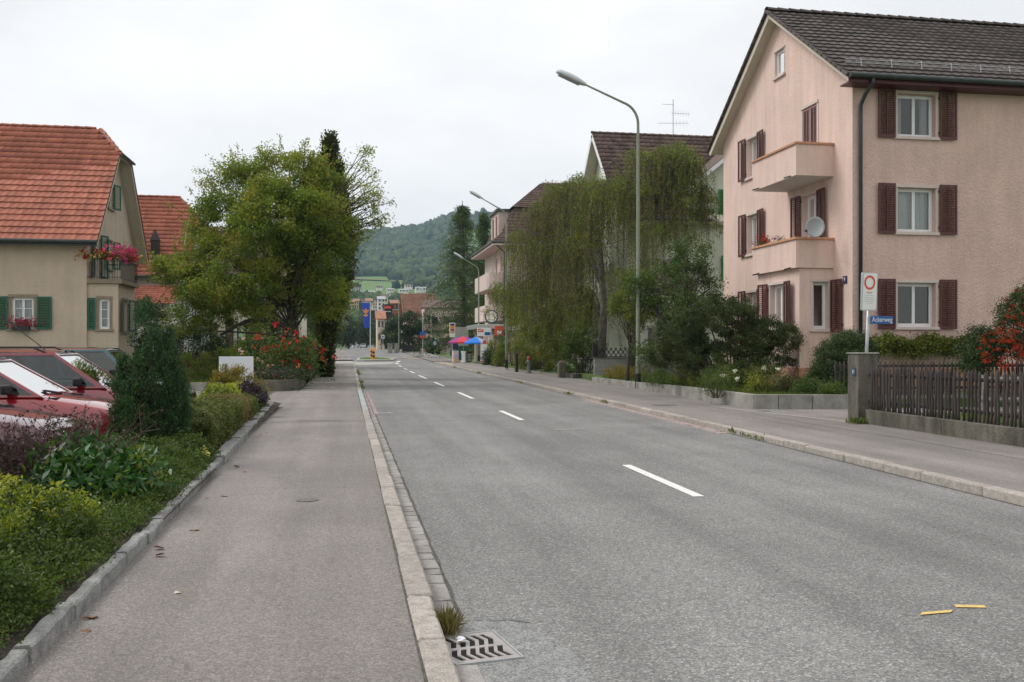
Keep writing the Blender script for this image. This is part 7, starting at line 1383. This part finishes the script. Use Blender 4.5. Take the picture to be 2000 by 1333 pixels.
# larch beside the mauve house
def larch(X, Y, z0, H, r):
    t = thing('larch_tree', (X, Y, z0), 'tall drooping dark larch left of the mauve house', 'tree'); MB().tube([(X, Y, z0), (X+.2, Y, z0+H*.5), (X, Y, z0+H)], [.35, .22, .03], 8).build('trunk', M['fring'], t)
    nb = 170; f = np.sort(rng.uniform(.06, .98, nb)); a = rng.random(nb)*2*np.pi; L_ = r*(1-f)**.62*rng.uniform(.55, 1.08, nb); s = np.linspace(0, 1, 6)[None, :, None]; st = np.stack([np.full(nb, X), np.full(nb, Y), z0 + f*H], 1); d = np.stack([np.cos(a), np.sin(a), np.zeros(nb)], 1)
    Pp = st[:, None] + d[:, None]*L_[:, None, None]*s + np.array([0, 0, 1.])*(s*.35 - s*s*.75)*L_[:, None, None]*.8; tubes('branches', Pp, .05*(1.1-s[..., 0]), M['fring'], t, 4, kind='stuff')
    n = 25000; q = rng.integers(0, nb, n); w_ = rng.uniform(.3, 4.999, n); k = w_.astype(int); fr = (w_-k)[:, None]; Q = Pp[q, k]*(1-fr) + Pp[q, k+1]*fr + rng.normal(size=(n, 3))*np.array([.22, .22, .12]); Q[:, 2] -= rng.exponential(.42, n); leaves('crown', Q, .24, M['l_larch'], t, np.clip(rng.random(nb)[q]*.5 + rng.random(n)*.5, 0, .99), elong=2.6, bias=(0, 0, -1.6))
X, zt = oY(903, 392, 112); larch(X, 112, .2, zt-.2, 6.6)
X, zt = oY(945, 400, 118); larch(X, 118, .2, zt-.6, 3.6); bpy.data.objects['larch_tree.001']['label'] = 'second thinner larch just behind, touching the mauve house dormer'
shrub('shop_bush', 'dark rounded evergreen bush in front of the kiosk sign', 'shrub', [LB(954, 700, 74, 15, ar=.9), LB(962, 694, 74, 12)], 60, 6000, .13, .09, 'l_dark', stems=0, zg=.1)
shrub('shop_shrub', 'loose shrubs between the shop bush and the second lamp', 'shrub', [LB(975, 700, 68, 16, ar=1.0), LB(985, 680, 68, 16), LB(965, 680, 74, 16, ar=1.2)], 70, 6000, .2, .11, 'l_ivy', stems=20, zg=.1)
# fallen leaves and litter on the pavement
fl = bpy.data.meshes.new('fallen_leaf'); vs = [(0, 0, 0), (.016, .010, .006), (.030, .035, .004), (.012, .060, .010), (0, .085, .004), (-.014, .058, .012), (-.028, .034, .004), (-.014, .010, .008), (0, .04, .0)]
fl.from_pydata(vs, [], [(8, i, (i+1) % 8) for i in range(8)]); fl.materials.append(mat('dead_leaf', (.30, .13, .06), .7, objvar=.35))
spots = [gp(x, y, K) for x, y in ((193, 1207), (178, 1232), (432, 970), (401, 975), (390, 1037), (320, 1072), (305, 1087), (467, 914), (480, 922), (443, 900), (520, 845), (512, 850), (612, 752), (622, 745), (605, 760), (640, 742))]
for i, (x, y) in enumerate(spots):
    o = bpy.data.objects.new('fallen_leaf', fl); COL.objects.link(o); o.location = (x, y, K+.004); o.rotation_euler = (random.uniform(-.3, .3), random.uniform(-.3, .3), random.uniform(0, 6)); s_ = 1.0 + .25*random.random(); o.scale = (s_,)*3; tag(o, 'dry reddish brown leaf fallen on the left pavement', 'fallen leaf', 'fallen leaves on the left pavement')
x, y = gp(346, 1160, K); PBm = MB().add([(x-.02, y-.01, K+.003), (x+.02, y-.012, K+.01), (x+.022, y+.012, K+.004), (x-.012, y+.018, K+.016)], [(0, 1, 2, 3)]); o = PBm.build('pale_leaf', mat('pale_scrap', (.62, .52, .42), .8)); tag(o, 'single pale cream leaf alone on the left pavement', 'fallen leaf')
bm = bmesh.new(); bmesh.ops.create_icosphere(bm, subdivisions=2, radius=.03)
for v in bm.verts: v.co *= random.uniform(.6, 1.25); v.co.z *= .5
me = bpy.data.meshes.new('crumpled_paper'); bm.to_mesh(me); bm.free(); me.materials.append(mat('paper_white', (.68, .70, .72), .6)); o = bpy.data.objects.new('crumpled_paper', me); COL.objects.link(o); o.location = (.60, 5.02, .035); tag(o, 'crumpled white paper scrap on the drain grate beside the weed', 'litter')

# ------------------------------------------------------------------ far buildings
def house(name, x0, x1, y0, y1, z0, ze, zr, wm, rm, label, axis='x', wins=(3, 2), hip_=0, ov=.4, wm2=None, wc='dark', group=None):
    t = thing(name, ((x0+x1)/2, (y0+y1)/2, z0), label, 'house', group); b = MB(); b.box(x0, x1, y0, y1, z0-2, ze); 
    if axis == 'x': ym = (y0+y1)/2; b.add([(x0, y0, ze), (x0, y1, ze), (x0, ym, zr-.1), (x1, y0, ze), (x1, y1, ze), (x1, ym, zr-.1)], [(0, 1, 2), (3, 5, 4)])
    else: xm = (x0+x1)/2; b.add([(x0, y0, ze), (x1, y0, ze), (xm, y0, zr-.1), (x0, y1, ze), (x1, y1, ze), (xm, y1, zr-.1)], [(0, 1, 2), (3, 5, 4)])
    b.build('wall', M[wm], t); b = MB(); hh = hip_
    if zr > ze:
        if axis == 'x': b.prism([(x0-ov+hh, (y0+y1)/2, zr), (x1+ov-hh, (y0+y1)/2, zr), (x1+ov, y0-ov, ze-.1), (x0-ov, y0-ov, ze-.1)], (0, -.0, -.18)); b.prism([(x0-ov+hh, (y0+y1)/2, zr), (x1+ov-hh, (y0+y1)/2, zr), (x1+ov, y1+ov, ze-.1), (x0-ov, y1+ov, ze-.1)], (0, 0, -.18))
        else: b.prism([((x0+x1)/2, y0-ov, zr), ((x0+x1)/2, y1+ov, zr), (x0-ov, y1+ov, ze-.1), (x0-ov, y0-ov, ze-.1)], (0, 0, -.18)); b.prism([((x0+x1)/2, y0-ov, zr), ((x0+x1)/2, y1+ov, zr), (x1+ov, y1+ov, ze-.1), (x1+ov, y0-ov, ze-.1)], (0, 0, -.18))
    else: b.box(x0-.2, x1+.2, y0-.2, y1+.2, ze, ze+.3)
    b.build('roof', M[rm], t); nc, nr = wins; dw = (x1-x0)/nc; dh = (ze-z0)/nr
    for r_ in range(nr):
        for c in range(nc):
            cx = x0 + dw*(c+.5); cz = z0 + dh*(r_+.5); b = MB(); ww = min(dw*.24, 1.0); hh_ = min(dh*.26, .8); b.box(cx-ww, cx+ww, y0-.06, y0-.01, cz-hh_, cz+hh_); w_ = b.build('window', M['room'], t); b = MB(); b.box(cx-ww-.12, cx+ww+.12, y0-.2, y0-.065, cz-hh_-.15, cz-hh_-.02); b.build('sill', M['white'], w_)
    return t
# brown-roofed house and pink block, Y about 160
x0, zt = oY(784, 572, 160); x1, _ = oY(852, 572, 160); _, zb = oY(784, 614, 156)
BH = thing('brown_roofed_house', ((x0+x1)/2, 165, .6), 'long house with one large reddish brown tiled roof in the middle distance', 'house'); MB().box(x0+.6, x1, 156, 172, 0, zb+.3).build('wall', M['cream'], BH)
Vb = Vector((0, 7, zt-zb)); roof_tiles(BH, (x0, 155.3, zb), (1, 0, 0), Vb, x1-x0, Vb.length, M['ftile'], .45, .5, None, 0, .03, .10); b = MB(); b.prism([(x0, 155.3, zb-.05), (x1, 155.3, zb-.05), (x1, 162.3, zt-.05), (x0, 162.3, zt-.05)], (0, .3, -.3)); b.poly([(x0, 169, zb), (x1, 169, zb), (x1, 162.3, zt), (x0, 162.3, zt)]); b.build('deck', M['ftile'], BH)
x0, z_ = oY(829, 603, 150); x1, _ = oY(880, 603, 150); PK = thing('pink_block', ((x0+x1)/2, 153, .6), 'pale pink block with balcony bands beneath the larch', 'house')
MB().box(x0, x1+3, 150, 158, 0, oY(829, 603, 150)[1]).build('wall', M['mauve'], PK); b = MB(); b.prism([(x0-.6, 149.4, z_), (x1+3, 149.4, z_), (x1+3, 154, z_+1.4), (x0+.4, 154, z_+1.4)], (0, 0, .15)); b.build('roof', M['btile'], PK)
for (ya, yb_) in ((634, 646), (660, 652)):
    za = oY(829, ya, 149)[1]; zc2 = oY(829, yb_, 149)[1]; MB().box(x0-.2, x1+3, 148.6, 149.95, min(za, zc2), max(za, zc2)).build('balcony', M['pink2'], PK)
for k in range(4): b = MB(); b.box(x0+1+k*2, x0+2.1+k*2, 149.97, 150, 5.2, 6.2); b.build('window', M['room'], PK)
x0, z0_ = oY(842, 682, 134); x1, z1_ = oY(862, 664, 134); GS = thing('green_shelter', ((x0+x1)/2, 137, .4), 'pale green shelter with dark base beside the round emblem sign', 'shelter'); MB().box(x0+1, x1, 137, 140, .3, 3.4).build('wall', mat('pale_green', (.30, .36, .26), .7), GS); MB().box(x0+1, x1, 136.9, 137, .3, 1.4).build('base', M['iron'], GS); MB().box(x0+.6, x1+.4, 136.4, 140.4, 3.4, 3.6).build('roof', M['gutter'], GS)
x0, _ = oY(886, 650, 100); x1, _ = oY(915, 650, 100); TFc = thing('metal_screen', ((x0+x1)/2, 100, .1), 'tall grey metal screen fence behind the parasols', 'fence')
for k in range(14): w_ = (x1-x0)/14; MB().box(x0+k*w_, x0+(k+.88)*w_, 100, 100.05, 1.6, 3.6).build('slat', M['galv'], TFc)
b = MB(); b.box(x0, x1, 100.1, 100.15, .1, 1.6); b.build('lower_panel', M['gshut'], TFc)
# small walls and pillars at the far right pavement
for px, lb in ((776, 'small pale stone pillar right of the far lamp'), (763, 'low brown stone pillar below the white direction sign'), (816+40, 'squat grey bollard beside the emblem sign')):
    X, _ = oY(px, 680, 140); o = thing('stone_pillar', (X, 142, .5), lb, 'pillar'); MB().box(X-.35, X+.35, 141.7, 142.3, .4, 1.9 if px != 856 else 1.5).build('shaft', M['conc'], o, bevel=.04); MB().box(X-.42, X+.42, 141.6, 142.4, 1.9 if px != 856 else 1.5, 2.0 if px != 856 else 1.6).build('cap', M['conc'], o)
DF = thing('dark_fence', (12, 139, .5), 'long low dark fence before the far round trees', 'fence'); x0, _ = oY(786, 690, 142); x1, _ = oY(822, 690, 142); MB().box(x0, x1, 143, 143.1, .4, 1.7).build('panel', M['iron'], DF); MB().box(x0, x1, 142.8, 142.99, .4, .75).build('base_wall', M['conc'], DF)
# town further on (distance, px extents, py extents)
def hpx(name, xa, xb, yt, ye_, yb_, D, wm, rm, label, axis='x', wins=(2, 2), dep=10, g=None):
    x0, zt = oY(xa, yt, D); x1, ze = oY(xb, ye_, D); _, z0 = oY(xa, yb_, D); z0 = max(z0, gz(min(D, 450)) if D < 450 else z0); return house(name, x0, x1, D, D+dep, z0, ze, zt, wm, rm, label, axis, wins, group=g)
hpx('brick_house', 765, 778, 584, 592, 660, 235, 'brickr', 'ftile', 'red brick building right of the grey tower', 'x', (2, 4))
hpx('grey_tower', 751.5, 764, 594, 594.5, 668, 232, 'iron', 'gutter', 'dark grey tower block with a small red sign, beside the red brick building', 'x', (2, 4))
x0, z = oY(754, 601, 231.8); o = bpy.data.objects['grey_tower']; MB().box(x0-.4, x0+1.2, 231.5, 231.8, z-.25, z+.35).build('red_sign', M['signr'], o)
hpx('gabled_house', 737, 751, 606, 622, 670, 215, 'cream', 'brickr', 'small gabled house with brown shutters in front of the grey tower', 'x', (2, 2))
hpx('cream_villa', 682, 692, 585, 590, 603, 520, 'cream', 'ftile', 'leftmost cream villa on the lower slope', 'x', (2, 2)); hpx('cream_villa', 692, 701, 583, 588, 603, 530, 'cream', 'ftile', 'second cream villa from the left on the lower slope', 'x', (2, 2))
hpx('cream_villa', 714.5, 727, 582, 588, 600, 520, 'cream', 'ftile', 'broad cream villa above the banner', 'x', (3, 2)); hpx('cream_villa', 728, 737, 583, 592, 603, 500, 'cream', 'btile', 'gabled pale villa right above the flagpole', 'y', (2, 2)); hpx('cream_villa', 699, 716, 584, 590, 600, 560, 'mauve', 'btile', 'brown roofed row between the cream villas', 'x', (3, 1))
hpx('white_house', 738, 752, 578, 584, 606, 480, 'whitew', 'galv', 'tall pale house with grey roof left of the tower', 'x', (2, 3)); hpx('white_house', 744, 757, 574, 580, 606, 560, 'cream', 'btile', 'cream house high behind the tall pale house', 'x', (2, 2))
for i, (xa, xb, yt, yb_, D, lb) in enumerate(((677, 690, 565, 572, 800, 'white flat roofed house at the left foot of the meadow'), (690, 705, 560.5, 569, 830, 'long white house just below the meadow'), (711, 732, 567.5, 574, 800, 'white terraced house right of the long white one'), (668, 682, 574, 581, 760, 'white house lowest on the left of the hill'), (780, 798, 564, 571, 820, 'pale long house left of the hillside chalet'), (791, 806, 555, 562, 860, 'white chalet highest on the right of the slope'), (756, 770, 563, 570, 840, 'small pale house in the middle of the slope'), (640, 660, 566, 575, 820, 'white house hidden at the far left of the slope'), (812, 832, 560, 568, 840, 'pale house to the right on the slope, near the larch'), (735, 748, 558, 564, 900, 'small white house just under the meadow edge'), (722, 733, 575, 581, 720, 'white house between the terrace and the cream villas'), (762, 776, 571, 577, 740, 'white gabled house right above the grey tower'), (696, 708, 574, 580, 740, 'pale house left of the broad cream villa'), (842, 856, 566, 573, 800, 'pale house at the foot of the wood beside the larch'))):
    hpx('hill_house', xa, xb, yt, yt+2.2, yb_, D, 'whitew', 'btile' if i % 2 else 'galv', lb, 'x', (3, 1))

# ------------------------------------------------------------------ hill
def hz_(x, y):
    """height of the wooded hill behind the town"""
    ridge = 212 + 88/(1+math.exp(-(x - 150)/60)) - 30/(1+math.exp((x+500)/180)) + 14*math.sin(x*.008+1) + 5*math.sin(x*.03)
    pts = [(430, 4.8), (520, 17), (700, 32), (830, 46), (930, 58), (1060, 71), (1150, 80), (1350, 112), (1700, 180), (2050, 232), (2300, 240), (3200, 225)]
    z = lerp(pts, y); return z*(1 + (ridge/240-1)*min(1, max(0, (y-900)/1000))) + (3*math.sin(x*.02+y*.013) if y > 600 else 0)
xs_ = list(np.linspace(-2600, 2900, 90)); ys_ = [430, 480, 520, 600, 700, 830, 900, 970, 1060, 1150, 1250, 1350, 1500, 1700, 1900, 2050, 2300, 2600, 3200]
b = MB(); b.add([(x, y, hz_(x, y)) for y in ys_ for x in xs_], [(j*90+i, j*90+i+1, (j+1)*90+i+1, (j+1)*90+i) for j in range(len(ys_)-1) for i in range(89)])
M['hill'] = mat('hill_meadow', (.12, .21, .05), 1, col2=(.08, .14, .035), scale=.008, detail=3); struct(b, 'hill', M['hill'], smooth=True)
MT = thing('mown_field', (0, 1120, 78), 'tan mown field strip at the top of the meadow', 'field'); MT['kind'] = 'structure'; del MT['category']
b = MB(); vs = []
for k in range(12):
    x = -20 + k*12
    for y in (1120+k*1.5, 1165): vs.append((x - 40, y, hz_(x-40, y)+.8))
b.add(vs, [(2*k, 2*k+2, 2*k+3, 2*k+1) for k in range(11)]); b.build('strip', mat('tan_field', (.26, .22, .10), 1), MT)
# forest: jittered crowns joined into one mass; groves on the slope
def ico():
    bm = bmesh.new(); bmesh.ops.create_icosphere(bm, subdivisions=2, radius=1); V = np.array([v.co[:] for v in bm.verts]); Fq = np.array([[v.index for v in f.verts] for f in bm.faces]); bm.free(); return V, Fq
IV, IF = ico()
def crowns(name, P, r, mt, label, asp=1.25, jit=.22):
    n = len(P); V = IV[None]*(1 + rng.normal(0, jit, (n, len(IV), 1))); V = V*r[:, None, None]*np.array([1, 1, asp]) + P[:, None]; Fq = (IF[None] + (np.arange(n)*len(IV))[:, None, None]).reshape(-1, 3); o = np_mesh(name, V.reshape(-1, 3), Fq, mt, None, np.repeat(rng.random(n), len(IV)), 'stuff'); tag(o, label, 'forest'); return o
M['forest'] = leaf_mat('forest_crown', [(.016, .036, .014), (.034, .062, .020), (.075, .11, .03), (.020, .045, .020)], 0, rough=.9)
n = 5200; Y = rng.uniform(1170, 2250, n); fx = rng.uniform(-.26, .115, n); X = fx*Y + rng.normal(0, 10, n); keep = ~((Y < 1230) & (np.sin(X*.05) > .3)); X, Y = X[keep], Y[keep]
P = np.stack([X, Y, np.array([hz_(a, c) for a, c in zip(X, Y)]) + 3], 1); crowns('hill_forest', P, rng.uniform(5.5, 10, len(P)), M['forest'], 'dark mixed forest covering the hill')
n = 1700; Y = rng.uniform(1700, 2250, n); X = rng.uniform(-1500, 1700, n); P = np.stack([X, Y, np.array([hz_(a, c) for a, c in zip(X, Y)]) + 3], 1); crowns('hill_forest', P, rng.uniform(6, 10, len(P)), M['forest'], 'forest along the far ridge to both sides')
n = 900; Y = rng.uniform(460, 1120, n); X = rng.uniform(-.08, .11, n)*Y; den = (np.sin(X*.07+2)+np.sin(Y*.035)+np.sin(X*.03+Y*.02)) > .1; den &= ~((Y > 930) & (X < 70) & (Y < 1115)); den |= (Y < 520) & (rng.random(n) < .6); X, Y = X[den], Y[den]
P = np.stack([X, Y, np.array([hz_(a, c) for a, c in zip(X, Y)]) + 2.5], 1); crowns('slope_groves', P, rng.uniform(2.2, 5, len(P)), M['forest'], 'groves and garden trees between the hillside houses')
P = np.stack([rng.uniform(-40, 60, 160), rng.uniform(395, 450, 160), np.full(160, 6.0)], 1); crowns('far_hedge', P, rng.uniform(2.5, 4.5, 160), M['forest'], 'bushes closing the far end of the road')
# haze
b = MB(); b.box(-2700, 3000, -380, 2450, -1.4, 330); hb = b.build('haze', None); hb['kind'] = 'stuff'; hm = bpy.data.materials.new('haze'); hm.use_nodes = True; hn = hm.node_tree; hn.nodes.clear(); ho = hn.nodes.new('ShaderNodeOutputMaterial'); hv = hn.nodes.new('ShaderNodeVolumePrincipled')
hv.inputs['Color'].default_value = (.55, .76, 1.0, 1); hv.inputs['Density'].default_value = .00015; hv.inputs['Anisotropy'].default_value = .2; hn.links.new(hv.outputs[0], ho.inputs['Volume']); hb.data.materials.append(hm)
